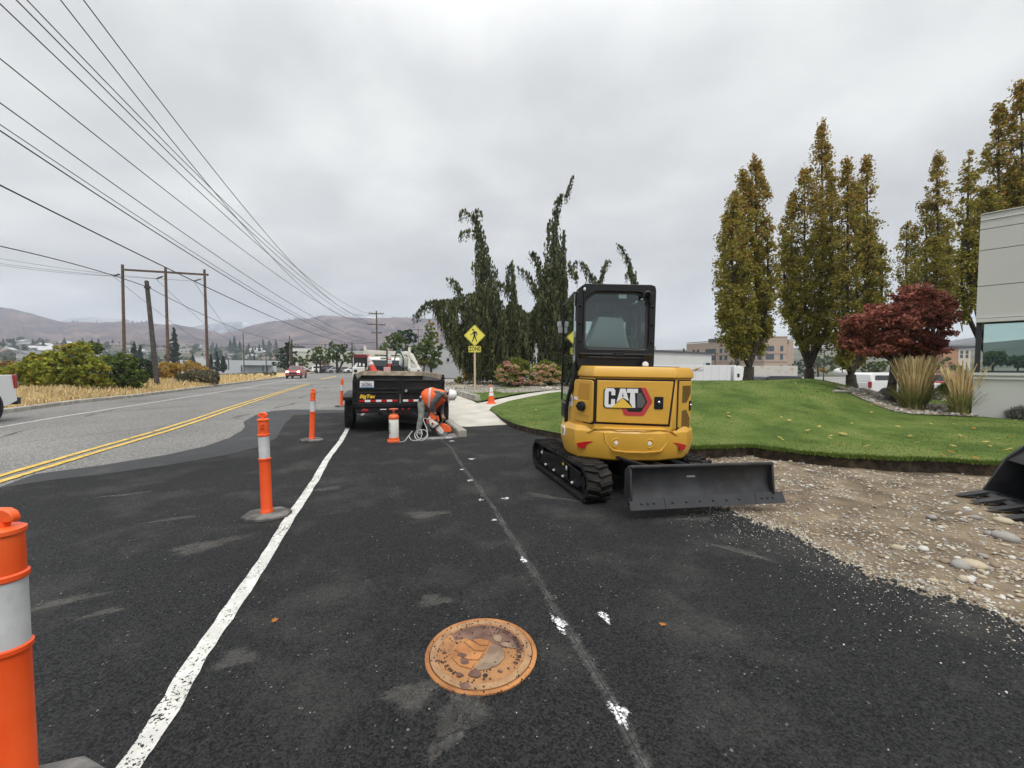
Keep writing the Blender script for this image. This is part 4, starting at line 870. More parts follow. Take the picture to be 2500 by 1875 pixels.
def weeping(name, label, leaders, masses, Y, trunk):
    t = thing(name, label, 'tree', P(*trunk[0], Y)[:2] + (.1,), group='weeping cedars behind the hydrangeas'); o = Vector(t.location)
    tb = MB(); S = []; Ln = []
    for ld in leaders:
        q = [Vector(P(*cpx(x,y), Y)) for x,y,r in ld]; rr = [r/CE_S*Y/1024 for x,y,r in ld]
        k = 6; qs = spline([tuple(v) for v in q], k); rs = np.interp(np.linspace(0,len(q)-1,len(qs)), range(len(q)), rr)
        dy = rng.normal()*.5; qs = [v+Vector((0,dy,0)) for v in qs]
        tb.tube([v-o for v in qs], [max(.018, min(.16, r*.12)) for r in rs], 6)
        for i in range(len(qs)-1):
            seg = (qs[i+1]-qs[i]).length; n = int(seg*(13+rs[i]*95))
            for _ in range(n):
                f = random.random(); p = qs[i].lerp(qs[i+1], f); r = rs[i]
                a = random.uniform(0, 6.28); d = r*math.sqrt(random.random())*random.choice((1,1,1,1.25))
                S.append((p.x+math.cos(a)*d, p.y+math.sin(a)*d*.9, p.z+random.uniform(-.1,.12))); Ln.append(random.uniform(.25,.6)+min(.9, r*.7)*random.random())
    for poly, n in masses:
        pw = [cpx(*p) for p in poly]; xs = [p[0] for p in pw]; ys = [p[1] for p in pw]; got = 0
        cl = vnoise
        while got < n:
            x = np.random.default_rng(random.randrange(1<<30)).uniform(min(xs),max(xs),400); y = np.random.default_rng(random.randrange(1<<30)).uniform(min(ys),max(ys),400)
            ok = inpoly(pw, x, y) & (vnoise(x, y, 17, 3, 2) > .37)
            for a, b in zip(x[ok], y[ok]):
                if got >= n: break
                dep = random.uniform(-1.6, 1.6) + 1.2*(vnoise(a, b*.4, 26, 9, 2)-.5)
                p = P(a, b-6, Y+dep); S.append(p); Ln.append(random.uniform(.3,1.1)); got += 1
    tb.tube([Vector(P(*p, Y))-o for p in trunk], [.22,.2,.14][:len(trunk)], 8)
    tb.build('trunk', M_BARKD, t, smooth=60)
    S = np.array(S); S[:,2] = np.maximum(S[:,2], .7); Ln = np.minimum(np.array(Ln), S[:,2]-.25)
    V = strands(S, Ln) - np.array(o)
    mb = MB(); h = vnoise(V[:,0,0]*1.0+V[:,0,1], V[:,0,2], .8, 4, 2); q_ = strands.shade*.6+h*.4+rng.normal(size=len(V))*.05; mm = np.where(q_ > .66, 2, np.where(q_ > .43, 1, 0)); mb.quads(V, mm); mb.build('crown', L_CED, t)
    return t
YC = 31.5
weeping('weeping_cedar', 'tall dark weeping cedar with a looped, hooked top behind the pedestrian sign', [
    [(620,1480,130),(610,1100,110),(590,900,88),(565,720,75),(545,600,50),(520,450,34),(500,360,20),(460,325,12),(400,300,11),(372,340,10)],
    [(490,350,8),(470,320,6),(490,292,8),(522,292,10),(535,330,8)], [(500,450,10),(440,455,12),(390,462,10),(372,490,8)],
    [(400,1040,34),(390,960,26),(372,880,22),(335,825,16),(290,808,9)], [(600,960,22),(520,925,20),(440,930,20),(400,950,14)],
    [(460,1000,26),(330,985,26),(170,985,26),(90,1045,14),(40,1110,7)], [(560,760,10),(490,700,12),(465,730,7)],[(640,1000,18),(660,960,14),(650,900,10)]],
   [([(170,1000),(300,975),(450,940),(560,900),(650,900),(690,1080),(720,1200),(730,1500),(640,1560),(500,1550),(400,1500),(350,1400),(280,1280),(240,1150)], 3200)], YC, [cpx(600,1560), cpx(590,1300), cpx(590,1000)])
weeping('weeping_cedar', 'shorter weeping cedar with a thin curled double tip between the two tall cedars', [
    [(790,1400,100),(780,1150,70),(775,980,44),(768,850,24),(772,740,14),(760,670,8)], [(745,880,20),(735,790,14),(740,720,8),(775,660,4)],
    [(740,900,22),(700,850,20),(670,845,14),(648,880,8)], [(800,1000,22),(850,1060,24),(900,1090,14)]],
   [([(690,1120),(740,1000),(800,1000),(860,1060),(900,1100),(890,1250),(900,1480),(700,1500),(690,1300)], 1700)], YC-1.0, [cpx(780,1560), cpx(780,1300), cpx(775,1000)])
weeping('weeping_cedar', 'tallest weeping cedar with a bent pointed leader beside the excavator cab', [
    [(1080,1450,140),(1085,1150,115),(1085,900,95),(1080,700,75),(1078,560,56),(1078,440,34),(1092,330,22),(1112,225,20),(1170,180,13),(1195,110,10),(1225,50,4)],
    [(1000,1050,40),(985,830,40),(965,700,26),(935,640,14),(890,636,7)], [(960,960,26),(915,840,16),(872,765,13),(815,740,6)], [(1150,900,26),(1145,700,24),(1152,560,14),(1155,450,7)],
    [(1170,720,14),(1215,790,12),(1240,835,6)], [(1045,460,10),(1035,395,7),(1062,380,5)], [(1080,560,20),(1110,520,16),(1125,540,8)]],
   [([(800,1050),(870,1090),(930,1060),(970,950),(1060,850),(1175,760),(1180,1480),(1000,1470),(890,1420),(800,1460)], 3000)], YC, [cpx(1080,1560), cpx(1080,1300), cpx(1085,900)])
weeping('weeping_cedar', 'weeping cedar showing only three hooked tips above the excavator cab roof', [
    [(1440,1500,70),(1420,1100,50),(1390,850,26),(1345,775,20),(1305,705,14),(1245,690,10),(1205,735,6)], [(1430,1000,20),(1435,850,17),(1445,780,14),(1468,690,11),(1515,668,5)],
    [(1560,1200,20),(1690,900,24),(1665,740,18),(1635,650,14),(1600,585,11),(1555,542,6)], [(1680,850,8),(1640,760,9),(1615,800,6)]], [([(1380,1200),(1480,1200),(1480,1500),(1380,1500)],120)], YC+1.5, [cpx(1440,1560), cpx(1440,1300), cpx(1420,1000)])

# columnar trees on the right
def columnar(label, Y, base, spires, leafn, rust=.3, basez=None):
    bz = basez if basez is not None else float(lawnz(Xx(base[0],Y), Y)); bx = Xx(base[0], Y)
    t = thing('columnar_tree', label, 'tree', (bx, Y, bz), group='columnar trees beyond the mound'); o = Vector(t.location)
    tb = MB(); fork = Vector(P(base[0]+random.uniform(-4,4), base[1]-30, Y)); Cc = []; Rr = []
    tb.tube([Vector((0,0,-.3)), Vector((0,0,.25)), (fork-o)*.55, fork-o], [.36,.25,.22,.20], 10, 0)
    ytops = min(s[1] for s in spires); ybots = max(s[2] for s in spires)
    for (cx, yt, yb, hw) in spires:
        dY = random.uniform(-.7,.7); top = Vector(P(cx, yt, Y+dY)); bot = Vector(P(cx, yb, Y+dY)); mid = fork.lerp(Vector(P(cx+(cx-base[0])*.15, (yt+2*yb)/3, Y+dY)), .85)
        path = spline([tuple(fork), tuple(mid), tuple(top)], 9); tb.tube([v-o for v in path], list(np.linspace(.12,.012,len(path))), 6)
        H = (top-bot).length; w = hw*1.2*Y/1024
        n = int(leafn*1.25*H*w)
        for _ in range(n):
            f = random.random()**1.05; prof = max(.12, min(1, ((1-f)*2.9)**.65))*min(1, .3+f*3.0)
            c = bot.lerp(top, f); a = random.uniform(0,6.28); r = w*prof*(random.random()**.45)
            Cc.append((c.x+math.cos(a)*r, c.y+math.sin(a)*r, c.z+random.uniform(-.2,.2))); Rr.append(random.uniform(.10,.26))
        for _ in range(int(H*2.2)):
            f = random.uniform(.1,.92); c = bot.lerp(top, f); a = random.uniform(0,6.28); r = w*.8*max(.15, min(1,(1-f)*2.1))
            s0 = c - Vector((0,0,.9)); tb.tube([s0-o, c+Vector((math.cos(a)*r, math.sin(a)*r, .25))-o], [.018,.006], 4, 0, False)
    tb.build('trunk', M_BARKD, t, smooth=60)
    C = clumps(Cc, np.array(Rr)*1.1, 31, 1.3); C[:,2] += .05; V = quads_at(C, .108, up=.2, asp=.75, droop=.25) - np.array(o)
    zt = (Hz(ytops, Y)-o.z); zb = (Hz(ybots, Y)-o.z); hgt = (V[:,0,2]-zb)/(zt-zb)
    h = vnoise(V[:,0,0]*1.3+V[:,0,1], V[:,0,2], .7, 6, 2)
    pr = rust*.95*np.clip(hgt*1.6-.6,0,1.1) + .06; rr = rng.random(len(V)); mm = np.where(rr < pr, 2, np.where(rr < pr+.30*h*1.6, 1, np.where(rr > .84, 3, 0)))
    mb = MB(); mb.quads(V, mm); mb.build('crown', L_POP, t); return t
columnar('columnar tree with a broad blunt top rising behind the crest of the grass mound', 19, (1826,925), [(1790,480,850,34),(1845,392,860,36),(1815,430,872,36),(1872,540,815,22),(1772,540,780,18),(1850,600,862,30),(1800,650,868,34)], 34, .55)
columnar('tallest columnar tree, with one long central spire, beyond the mound', 22, (1978,930), [(1935,480,790,30),(2006,302,840,28),(1965,420,848,40),(2030,440,850,24),(1918,560,770,16),(2000,560,850,34),(1945,640,820,30)], 30, .65)
columnar('columnar tree with twin tops, partly behind the red maple', 20, (2080,945), [(2070,388,880,22),(2116,388,860,24),(2092,460,890,32),(2150,600,760,17),(2058,640,895,24),(2120,560,850,28)], 32, .5)
columnar('narrow pointed columnar tree straight above the red maple', 24, (2268,930), [(2288,378,760,24),(2262,490,760,30),(2215,545,740,17),(2312,540,740,18),(2280,590,800,36),(2235,640,790,20),(2316,600,790,16)], 30, .45, -.6)
columnar('tall columnar tree rising behind the corner of the grey panelled building', 17.5, (2430,930), [(2366,375,760,17),(2438,258,700,26),(2492,205,700,30),(2400,470,700,32),(2352,580,780,13),(2540,300,700,34),(2470,420,720,40),(2380,500,700,22),(2425,490,700,26),(2465,470,700,26)], 32, .55, .1)

# red maple
YM = 13.6
def bpx(x, y): return (2050+x/3.687, 650+y/3.687)
mz = float(lawnz(Xx(2176,YM),YM)); t = thing('red_maple', 'dark red low spreading maple tree in the rock bed by the building', 'tree', (Xx(2176,YM),YM,mz)); o = Vector(t.location)
tb = MB(); f0 = Vector(P(2184,885,YM))-o; tb.tube([(0,0,-.2),(0,0,.3),f0*.6,f0],[.17,.13,.11,.10],9)
mp = [bpx(*p) for p in [(5,740),(20,480),(130,425),(250,425),(290,330),(460,320),(500,220),(620,155),(740,150),(850,205),(1000,260),(1035,420),(1040,560),(1000,700),(930,820),(860,840),(620,820),(480,850),(330,810),(200,800),(120,790)]]
mp = [(2197+(x-2197)*.90, 768+(y-768)*.93) for x, y in mp]
xs = [p[0] for p in mp]; ys = [p[1] for p in mp]; pads = []
while len(pads) < 230:
    x, y = random.uniform(min(xs),max(xs)), random.uniform(min(ys),max(ys))
    if inpoly(mp, np.array([x]), np.array([y]))[0]:
        edge = abs((x-2200)/140); pads.append(P(x, y, YM+random.uniform(-1.5,1.5)*math.sqrt(max(.05,1-min(1,edge)**2))))
for p in random.sample(pads, 34): tb.tube([f0, (f0+(Vector(p)-o))*.5+Vector((0,0,.12)), Vector(p)-o],[.05,.025,.008],5,0,False)
tb.build('trunk', M_BARK, t, smooth=60)
C = clumps(pads, .30, 85, .36); C[:,2] -= .10*(rng.random(len(C))); V = quads_at(C, .105, up=.5, asp=.8, droop=.3)-np.array(o)
h = vnoise(V[:,0,0]+V[:,0,1], V[:,0,2], .4, 3, 2); mb = MB(); mb.quads(V, np.where(h+rng.random(len(V))*.3 > .78, 2, np.where(rng.random(len(V)) < .45, 1, 0))); mb.build('crown', L_MAP, t)

# generic shrub / tree from picture-sized lobes (cx, cy, rx, ry in photo pixels)
def lobes(name, label, cat, Y, lob, mats, w, size, dens, base=None, trunk=None, group=None, flat=.8, per=16, dep=1.0, bz=None, barkm=None, fill=.5):
    cx = np.mean([l[0] for l in lob]) if base is None else base[0]
    by = max(l[1]+l[3] for l in lob) if base is None else base[1]
    z0 = bz if bz is not None else Hz(by, Y)
    t = thing(name, label, cat, (Xx(cx,Y), Y, z0), group=group); o = Vector(t.location); k = Y/1024; Cc = []; Rr = []
    for (lx, ly, rx, ry) in lob:
        c = Vector(P(lx, ly, Y)); n = int(dens*4.2*rx*ry*k*k)+14; r_ = min(rx,ry)*k
        d = rng.normal(size=(n,3)); d /= np.linalg.norm(d,axis=1)[:,None]; q = (fill+(1-fill)*rng.random(n))[:,None]**.5
        p = d*q*np.array([rx*k, min(rx,ry*1.4)*k*dep, ry*k]) + np.array(c); p[:,1] += random.uniform(-.25,.25)*rx*k
        Cc += p.tolist(); Rr += (r_*rng.uniform(.10,.24,n)).tolist()
    tb = MB()
    if trunk:
        for (bx, by2, tx, ty, r) in trunk: tb.tube([Vector(P(bx,by2,Y))-o, (Vector(P(bx,by2,Y))*.4+Vector(P(tx,ty,Y))*.6)-o+Vector((random.uniform(-.05,.05),0,0)), Vector(P(tx,ty,Y))-o],[r,r*.8,r*.5],7)
    for i in random.sample(range(len(Cc)), min(14, len(Cc))):
        s = Vector((trunk[0][2] if trunk else cx, 0, 0)); s = Vector(P(trunk[0][2], trunk[0][3], Y)) if trunk else Vector((o.x,o.y,z0))
        tb.tube([s-o, Vector(Cc[i])-o],[.03 if not trunk else trunk[0][4]*.3,.008],4,0,False)
    tb.build('trunk' if trunk else 'stems', barkm or M_BARKD, t, smooth=60)
    C = clumps(Cc, np.array(Rr)+.05, per, flat); V = quads_at(C, size, up=.35)-np.array(o); h = vnoise(V[:,0,0]+V[:,0,1]*.7, V[:,0,2], max(.4, 30*k), 3, 2); s = np.array(w, float)
    hh = np.clip((h-.3)*2.2+rng.normal(size=len(V))*.22,0,.999); cs = np.cumsum(s)/s.sum(); mm = np.searchsorted(cs, hh)
    mb = MB(); mb.quads(V, np.minimum(mm, len(mats)-1)); mb.build('crown' if trunk else 'foliage', mats, t); return t
# hydrangeas with faded pink heads
M_BLOOM = [leafmat('faded_pink_petal', (.60,.36,.26), .3, .25), leafmat('tan_petal', (.56,.42,.24), .3, .25), leafmat('dusky_pink_petal', (.48,.25,.20), .3, .25)]
def hydrangea(label, lob, heads, Y):
    t = lobes('hydrangea', label, 'shrub', Y, lob, [L_LIME[1], L_LIME[0], leafmat('pale_green_leaf',(.42,.44,.14),.4)], (2,2,2), .15, 34, group='hydrangeas in the rock bed'); o = np.array(t.location); mb = MB()
    for (px, py, r, m) in heads:
        c = np.array(P(px, py, Y-1.0+random.uniform(-.2,.25))); n = 110; d = rng.normal(size=(n,3)); d /= np.linalg.norm(d,axis=1)[:,None]; d[:,2] = np.abs(d[:,2])*.8-.15
        mb.quads(quads_at(c+d*r*Y/1024, .075, up=.6, asp=1)-o, np.full(n, m))
    mb.build('flower_heads', M_BLOOM, t)
hd = [(1222,905,9),(1232,917,8),(1246,906,10),(1240,894,9),(1258,897,10),(1263,911,9),(1228,930,9),(1246,932,8),(1258,937,8),(1272,926,9),(1282,910,8),(1238,888,10),(1275,935,8),(1290,934,8),(1219,918,8)]
hydrangea('hydrangea with many faded pink flower heads, nearer the pedestrian sign', [(1235,912,24,26),(1262,905,26,34),(1285,920,22,22),(1275,893,18,14)], [(x,y,r,i%3) for i,(x,y,r) in enumerate(hd)], 29)
hd = [(1310,897,9),(1322,910,10),(1335,898,9),(1348,905,10),(1362,912,9),(1316,925,9),(1330,930,9),(1345,928,9),(1358,932,8),(1305,914,9),(1338,915,9),(1303,935,8),(1320,938,8),(1366,925,8),(1350,893,8),(1327,895,9)]
hydrangea('hydrangea with yellowing leaves and pinkish heads, right beside the excavator cab', [(1315,912,24,26),(1345,915,28,28),(1330,898,26,18),(1372,915,18,22)], [(x,y,r,(i+1)%2) for i,(x,y,r) in enumerate(hd)], 29)
# ornamental grasses
def tuft(name, label, px, py, Y, w, hg, ht, n, mats, ng, group=None, bz=None, lean=.35):
    z0 = bz if bz is not None else float(lawnz(Xx(px,Y),Y)); t = thing(name, label, 'grass', (Xx(px,Y),Y,z0), group=group)
    for nm, cnt, H, sp, mt, bw in (('green_blades', ng, hg, .62, mats[0], .014), ('seed_stalks', n, ht, lean, mats[1], .016)):
        Q = []; Mi = []
        for _ in range(cnt):
            a = random.uniform(0,6.28); r0 = w*.30*math.sqrt(random.random()); h = H*random.uniform(.65,1.05); out = w*sp*random.uniform(.1,1); b0 = Vector((math.cos(a)*r0, math.sin(a)*r0, 0)); dr = Vector((math.cos(a), math.sin(a), 0)); sd = Vector((-dr.y, dr.x, 0))
            if random.random() < .5: sd = Vector((1,0,0))
            prev = None
            for k in range(5):
                f = k/4; c = b0 + dr*out*f*f + Vector((0,0,h*(f-.12*f*f*(out/w)))); ww = bw*((1-f*.8) if nm == 'green_blades' else (.45+1.3*max(0,f-.55)*(1.9 if k < 4 else .5)))
                cur = (c-sd*ww, c+sd*ww)
                if prev: Q.append([prev[0], prev[1], cur[1], cur[0]]); Mi.append(random.randrange(len(mt)))
                prev = cur
        mb = MB(); mb.quads(np.array([[tuple(p) for p in q] for q in Q]), Mi); mb.build(nm, mt, t)
    return t
G_GR = [leafmat('blade_green', (.20,.24,.07), .4), leafmat('blade_olive', (.30,.28,.11), .4)]; G_TAN = [leafmat('stalk_tan', (.70,.55,.30), .4), leafmat('stalk_gold', (.78,.63,.36), .4)]
tuft('feather_reed_grass', 'wide clump of tall golden reed grass beside the red maple trunk', 2232, 1002, 12.4, .86, .80, 1.62, 420, (G_GR,G_TAN), 620, 'reed grasses by the building', lean=.42)
tuft('feather_reed_grass', 'thinner clump of tall reed grass against the grey building wall', 2352, 1017, 11.3, .74, .70, 1.45, 130, (G_GR,G_TAN), 420, 'reed grasses by the building', lean=.55)
L_LAV = [leafmat('lavender_grey', (.20,.21,.17), .3), leafmat('lavender_purple', (.13,.10,.16), .3), leafmat('grey_leaf', (.12,.14,.10), .3)]
lobes('lavender_bush', 'grey lavender bush at the foot of the building wall', 'shrub', 10.4, [(2490,1012,24,18),(2512,1006,20,22)], L_LAV, (3,1,2), .035, 1100, per=20)
lobes('blue_grey_shrub', 'low blue-grey shrub at the back of the maple rock bed', 'shrub', 15.2, [(2158,966,18,9)], L_LAV, (2,0,3), .05, 500)
lobes('small_shrub', 'dark green rounded shrub between the two reed grass clumps', 'shrub', 16, [(2310,948,16,15)], L_GRN, (1,4,1), .07, 300)
lobes('yellow_tuft', 'yellow-green ornamental tuft on the rocks behind the sidewalk', 'shrub', 33, [(1122,929,12,9)], L_LIME, (2,1,3), .12, 60)
lobes('brown_grass_clump', 'tan dried grass clump at the edge of the cedars', 'shrub', 36, [(1138,916,9,16)], L_GOLD, (1,3,1), .13, 60)
# bushes beyond the far kerb
BG = 'bushes beyond the far kerb'
lobes('roadside_bush', 'big lime-green sumac bush behind the white pickup, with three raised tops', 'bush', 21, [(70,925,55,38),(105,905,40,40),(150,910,50,45),(138,872,22,24),(190,865,28,30),(205,905,40,40),(90,880,30,18),(120,945,60,22),(215,935,40,25)], L_LIME, (3,3,1.5), .20, 24, group=BG, per=15)
lobes('roadside_bush', 'dark green rounded bush beside the leaning pole', 'bush', 23, [(275,910,50,42),(310,920,34,36),(262,940,36,24),(290,885,34,24),(330,925,14,20)], L_GRN[:2]+[L_LIME[1]], (2,3,2), .17, 30, group=BG, per=15)
lobes('roadside_bush', 'rust-orange scrub behind the white pickup roofline', 'bush', 24, [(20,905,40,22),(70,895,30,18),(-30,910,40,30)], [L_GOLD[2], L_SAGE[1], L_LIME[1]], (2,1,2), .16, 30, group=BG)
lobes('young_tree', 'small bushy tree top standing above the lime-green bush', 'tree', 27, [(232,850,14,13),(222,842,9,7)], L_GRN, (2,1,2), .16, 40, base=(230,930), trunk=[(232,930,232,862,.05)])
lobes('roadside_bush', 'dark bluish leafless-looking bush just behind the leaning pole', 'bush', 34, [(350,900,24,28),(365,920,18,18),(335,890,14,14)], [L_PINE[0], leafmat('dull_purple_leaf',(.07,.06,.06),.2)], (3,2), .2, 30, group=BG)
lobes('roadside_bush', 'golden autumn bush between the leaning pole and the middle pole', 'bush', 36, [(415,905,26,20),(432,898,16,12),(405,922,18,14)], L_GOLD, (3,2,1), .19, 30, group=BG)
lobes('roadside_bush', 'golden autumn shrub behind the right pole of the wooden frame', 'bush', 42, [(478,903,24,18),(462,890,12,10),(500,912,18,14)], L_GOLD, (2,3,1), .2, 30, group=BG)
lobes('sagebrush', 'grey-brown sagebrush in front of the frame poles near the kerb', 'bush', 31, [(450,925,22,14),(475,918,24,16),(505,918,24,16),(440,930,16,10),(525,925,10,12)], L_SAGE, (3,2,2), .14, 40, group=BG)
# dry grass on the verge: uncountable
mb = MB(); Q = []; Mi = []
for _ in range(15000):
    i = random.randrange(2, len(KERBL)-1); f = random.random(); a = Vector(KERBL[i]); b = Vector(KERBL[i+1]); d = (b-a).normalized(); n = Vector((-d.y,d.x)); off = .25+5.2*random.random()**1.3; p = a.lerp(b,f)+n*off
    if p.length > 60: continue
    h = random.uniform(.15,.60)*min(1,.30+off*.30); an = random.uniform(0,6.28); ln = random.uniform(.05,.5)*h; w = .008+.00055*p.length; z = .10
    c = Vector((p.x,p.y,z)); tip = c+Vector((math.cos(an)*ln+.12*h, math.sin(an)*ln, h)); m_ = c.lerp(tip,.55)+Vector((0,0,.06*h)); s = Vector((.83,.55,0))*w
    Q.append([c-s, c+s, m_+s*.8, m_-s*.8]); Q.append([m_-s*.8, m_+s*.8, tip+s*.25, tip-s*.25]); k = random.randrange(3); Mi += [k,k]
mb.quads(np.array([[tuple(v) for v in q] for q in Q]), Mi); tag(mb.build('dry_grass', [leafmat('straw',(.60,.47,.25),.35), leafmat('pale_straw',(.70,.58,.36),.35), leafmat('golden_straw',(.52,.385,.18),.35)]), kind='stuff')
# mown grass blades over the lawns and a fringe along their edges
def blades(poly, n, zf, h, edge=None):
    xs = [p[0] for p in poly]; ys = [p[1] for p in poly]
    x = rng.uniform(min(xs),max(xs),n*3); y = rng.uniform(min(ys),max(ys),n*3); wgt = np.clip((9.0/np.hypot(x,y))**2.2,0,1.5); ok = inpoly(poly,x,y) & (rng.random(len(x)) < wgt); x, y = x[ok][:n], y[ok][:n]
    if edge is not None:
        e = np.array(edge); i = rng.integers(0,len(e)-1,9000); f = rng.random((9000,1)); q = e[i]*(1-f)+e[i+1]*f + rng.normal(size=(9000,2))*.045; x = np.r_[x,q[:,0]]; y = np.r_[y,q[:,1]]
    z = zf(x,y); d = np.hypot(x,y); k = len(x); hh = h*rng.uniform(.5,1.3,k); hh[-9000:] *= 2.0 if edge is not None else 1; w = .0028+.00055*d; a = rng.uniform(0,6.28,k); b = rng.uniform(0,6.28,k); ln = rng.uniform(.2,.9,k)*hh
    c = np.stack([x,y,z-.01],1); s = np.stack([np.cos(a)*w,np.sin(a)*w,0*w],1); tip = c+np.stack([np.cos(b)*ln,np.sin(b)*ln,hh],1)
    return np.stack([c-s,c+s,tip],1)
L_BL = [leafmat('blade_mid',(.090,.140,.028),.3), leafmat('blade_dark',(.072,.118,.024),.3), leafmat('blade_pale',(.132,.175,.048),.3), leafmat('blade_dry',(.24,.22,.07),.3)]
V = np.concatenate([blades(lawn_poly, 80000, lawnz, .026, CUTEDGE), blades(lawn2, 6000, lambda x,y: np.full(len(x),.13), .06)])
lp = np.array(lawn_poly[:11]); 
mb = MB(); mb.quads(V, pick(len(V), (5,3,2,.35))); tag(mb.build('grass_blades', L_BL), kind='stuff')
# ------------------------------------------------------------------ dump trailer
M_TBLK = mat('black_trailer_paint', (.008,.008,.009), .45, col2=(.018,.018,.019), vscale=2.5, bump=.05, bscale=30, coat=.05, spec=.3)
scuff(M_TBLK, (.06,.055,.05), 4, .55, .8, .45); M_WOOD = mat('weathered_board', (.34,.27,.19), .85, col2=(.52,.44,.33), vscale=7, bump=.2, bscale=40)
M_TYRE = mat('tyre_rubber', (.012,.012,.013), .85, spec=.25, col2=(.04,.038,.036), vscale=6, bump=.3, bscale=60)
M_RIM = mat('wheel_rim', (.50,.50,.51), .35, metal=.6)
M_REDL = mat('red_lamp', (.33,.012,.014), .25, coat=.5)
M_LIN = mat('grey_liner', (.20,.21,.21), .6, col2=(.32,.33,.33), vscale=3)
TRH = R(18.2)
TR = thing('dump_trailer', 'black dump trailer with wooden side boards parked behind the bending worker', 'trailer', (-2.64,9.83,0), TRH, tilt=(0,R(.9)))
def wheel(parent, x, y, r, w, side, rim=M_RIM, spokes=5):
    mb = MB(); T = Matrix.Translation((x,y,r)) @ Matrix.Rotation(R(90)*side,4,'Y')
    mb.lathe([(r*.60,-w*.42),(r*.9,-w*.5),(r,-w*.38),(r,w*.38),(r*.9,w*.5),(r*.60,w*.42)],(0,0,0),26,0,T)
    tw = mb.build('wheel', M_TYRE, parent, smooth=35)
    mb = MB(); mb.lathe([(0,w*.25),(r*.18,w*.36),(r*.2,w*.28),(r*.5,w*.22),(r*.56,w*.44),(r*.62,w*.44),(r*.62,w*.1),(0,w*.05)],(0,0,0),22,0,T)
    for k in range(spokes):
        a = 2*math.pi*k/spokes; mb.bar(T @ Vector((r*.15*math.cos(a),r*.15*math.sin(a),w*.33)), T @ Vector((r*.56*math.cos(a),r*.56*math.sin(a),w*.40)), r*.16, w*.08)
    mb.build('rim', rim, tw, smooth=35); return tw
mb = MB(); mb.box(0,2.15,.60,1.96,4.3,.07); mb.bar((-.45,0,.50),(-.45,4.3,.50),.1,.16); mb.bar((.45,0,.50),(.45,4.3,.50),.1,.16); mb.bar((-.4,4.2,.5),(0,5.5,.5),.1,.14); mb.bar((.4,4.2,.5),(0,5.5,.5),.1,.14); mb.build('chassis', M_TBLK, TR, bevel=.006)
for s in (-1,1):
    mb = MB(); mb.box(s*1.0,2.15,.93,.035,4.26,.60)
    for k in range(7): mb.box(s*1.03,.12+.68*k,.93,.05,.06,.58)
    mb.bar((s*1.01,.02,1.23),(s*1.01,4.3,1.23),.07,.06); mb.box(s*1.0,.03,.95,.08,.08,.70); mb.box(s*1.005,.02,1.29,.05,.05,.14); mb.build('side_wall', M_TBLK, TR, bevel=.005)
    mb = MB(); mb.box(s*.97,2.17,1.31,.04,4.22,.14); mb.build('side_board', M_WOOD, TR, bevel=.004)
    mb = MB(); mb.box(s*.978,2.2,.98,.008,4.1,.50); mb.build('liner', M_LIN if s > 0 else M_TBLK, TR)
    mb = MB(); mb.prism([(.45,.80),(.6,.86),(2.35,.86),(2.5,.80),(2.5,.72),(2.46,.72),(2.30,.82),(.66,.82),(.50,.72),(.45,.72)], s*1.02, s*1.28, 'x'); mb.build('fender', M_TBLK, TR, bevel=.006)
    for yy in (1.02,1.92): wheel(TR, s*1.155, yy, .39, .22, s, M_TBLK)
mb = MB(); mb.box(0,4.28,.93,2.0,.05,.62); mb.build('front_wall', M_TBLK, TR); mb = MB(); mb.box(0,4.25,1.31,1.9,.045,.15); mb.build('front_board', M_WOOD, TR, bevel=.004)
for s in (-1,1):
    a, b = (-.945,-.02) if s < 0 else (.02,.945); mb = MB(); mb.box((a+b)/2,.0,.955,b-a,.025,.54)
    for z in (1.215,1.02,.93,.70): mb.box((a+b)/2,-.022,z,b-a,.035,.035)
    for x in (a+.02,b-.02): mb.box(x,-.022,.955,.04,.036,.54)
    d = mb.build('tailgate_door', M_TBLK, TR, bevel=.005)
    mb = MB()
    n = 7
    for k in range(n):
        w = (b-a-.08)/n; mb.box(a+.04+w*(k+.5),-.043,.745,w*.98,.006,.05,(k+(0 if s < 0 else 1))%2)
    mb.build('reflective_tape', [M_REDREF, M_DECALW], d)
    if s < 0:
        mb = MB(); mb.box(-.74,-.043,1.125,.30,.008,.15,0); mb.box(-.74,-.048,1.062,.27,.003,.02,2); text_mb(mb,'26528AL',.105,wallM(-.74,-.049,1.115),1,.001,sx=.62,bold=.002); text_mb(mb,'WASHINGTON',.022,wallM(-.74,-.049,1.182),1,.001); mb.build('licence_plate', [M_DECALW, mat('plate_navy',(.02,.03,.10),.5), mat('plate_blue',(.20,.35,.55),.5)], d)
        mb = MB(); text_mb(mb,'BigTex',.115,wallM(-.735,-.0445,.845),0,.002,shear=.25,bold=.004,sx=1.02); mb.build('maker_lettering', M_DECALY, d)
    else:
        mb = MB(); mb.bar((.10,-.05,.98),(.42,-.05,.98),.03,.03); mb.cyl((.13,-.03,.975),(.13,-.075,.975),.035,.03,10,1); mb.build('latch_bar', [M_TBLK, M_RIM], d)
mb = MB(); mb.box(0,-.02,.645,2.02,.08,.09); mb.box(0,.0,.525,1.98,.06,.13); mb.build('bumper', M_TBLK, TR, bevel=.006)
for x in (-.78,.78):
    mb = MB(); T = Matrix.Translation((x,-.04,.53)) @ Matrix.Rotation(R(90),4,'X'); mb.lathe([(0,0),(.085,0),(.08,.014),(0,.018)],(0,0,0),18,0,T @ Matrix.Diagonal((1,.42,1,1))); mb.build('tail_lamp', M_REDL, TR, smooth=40)
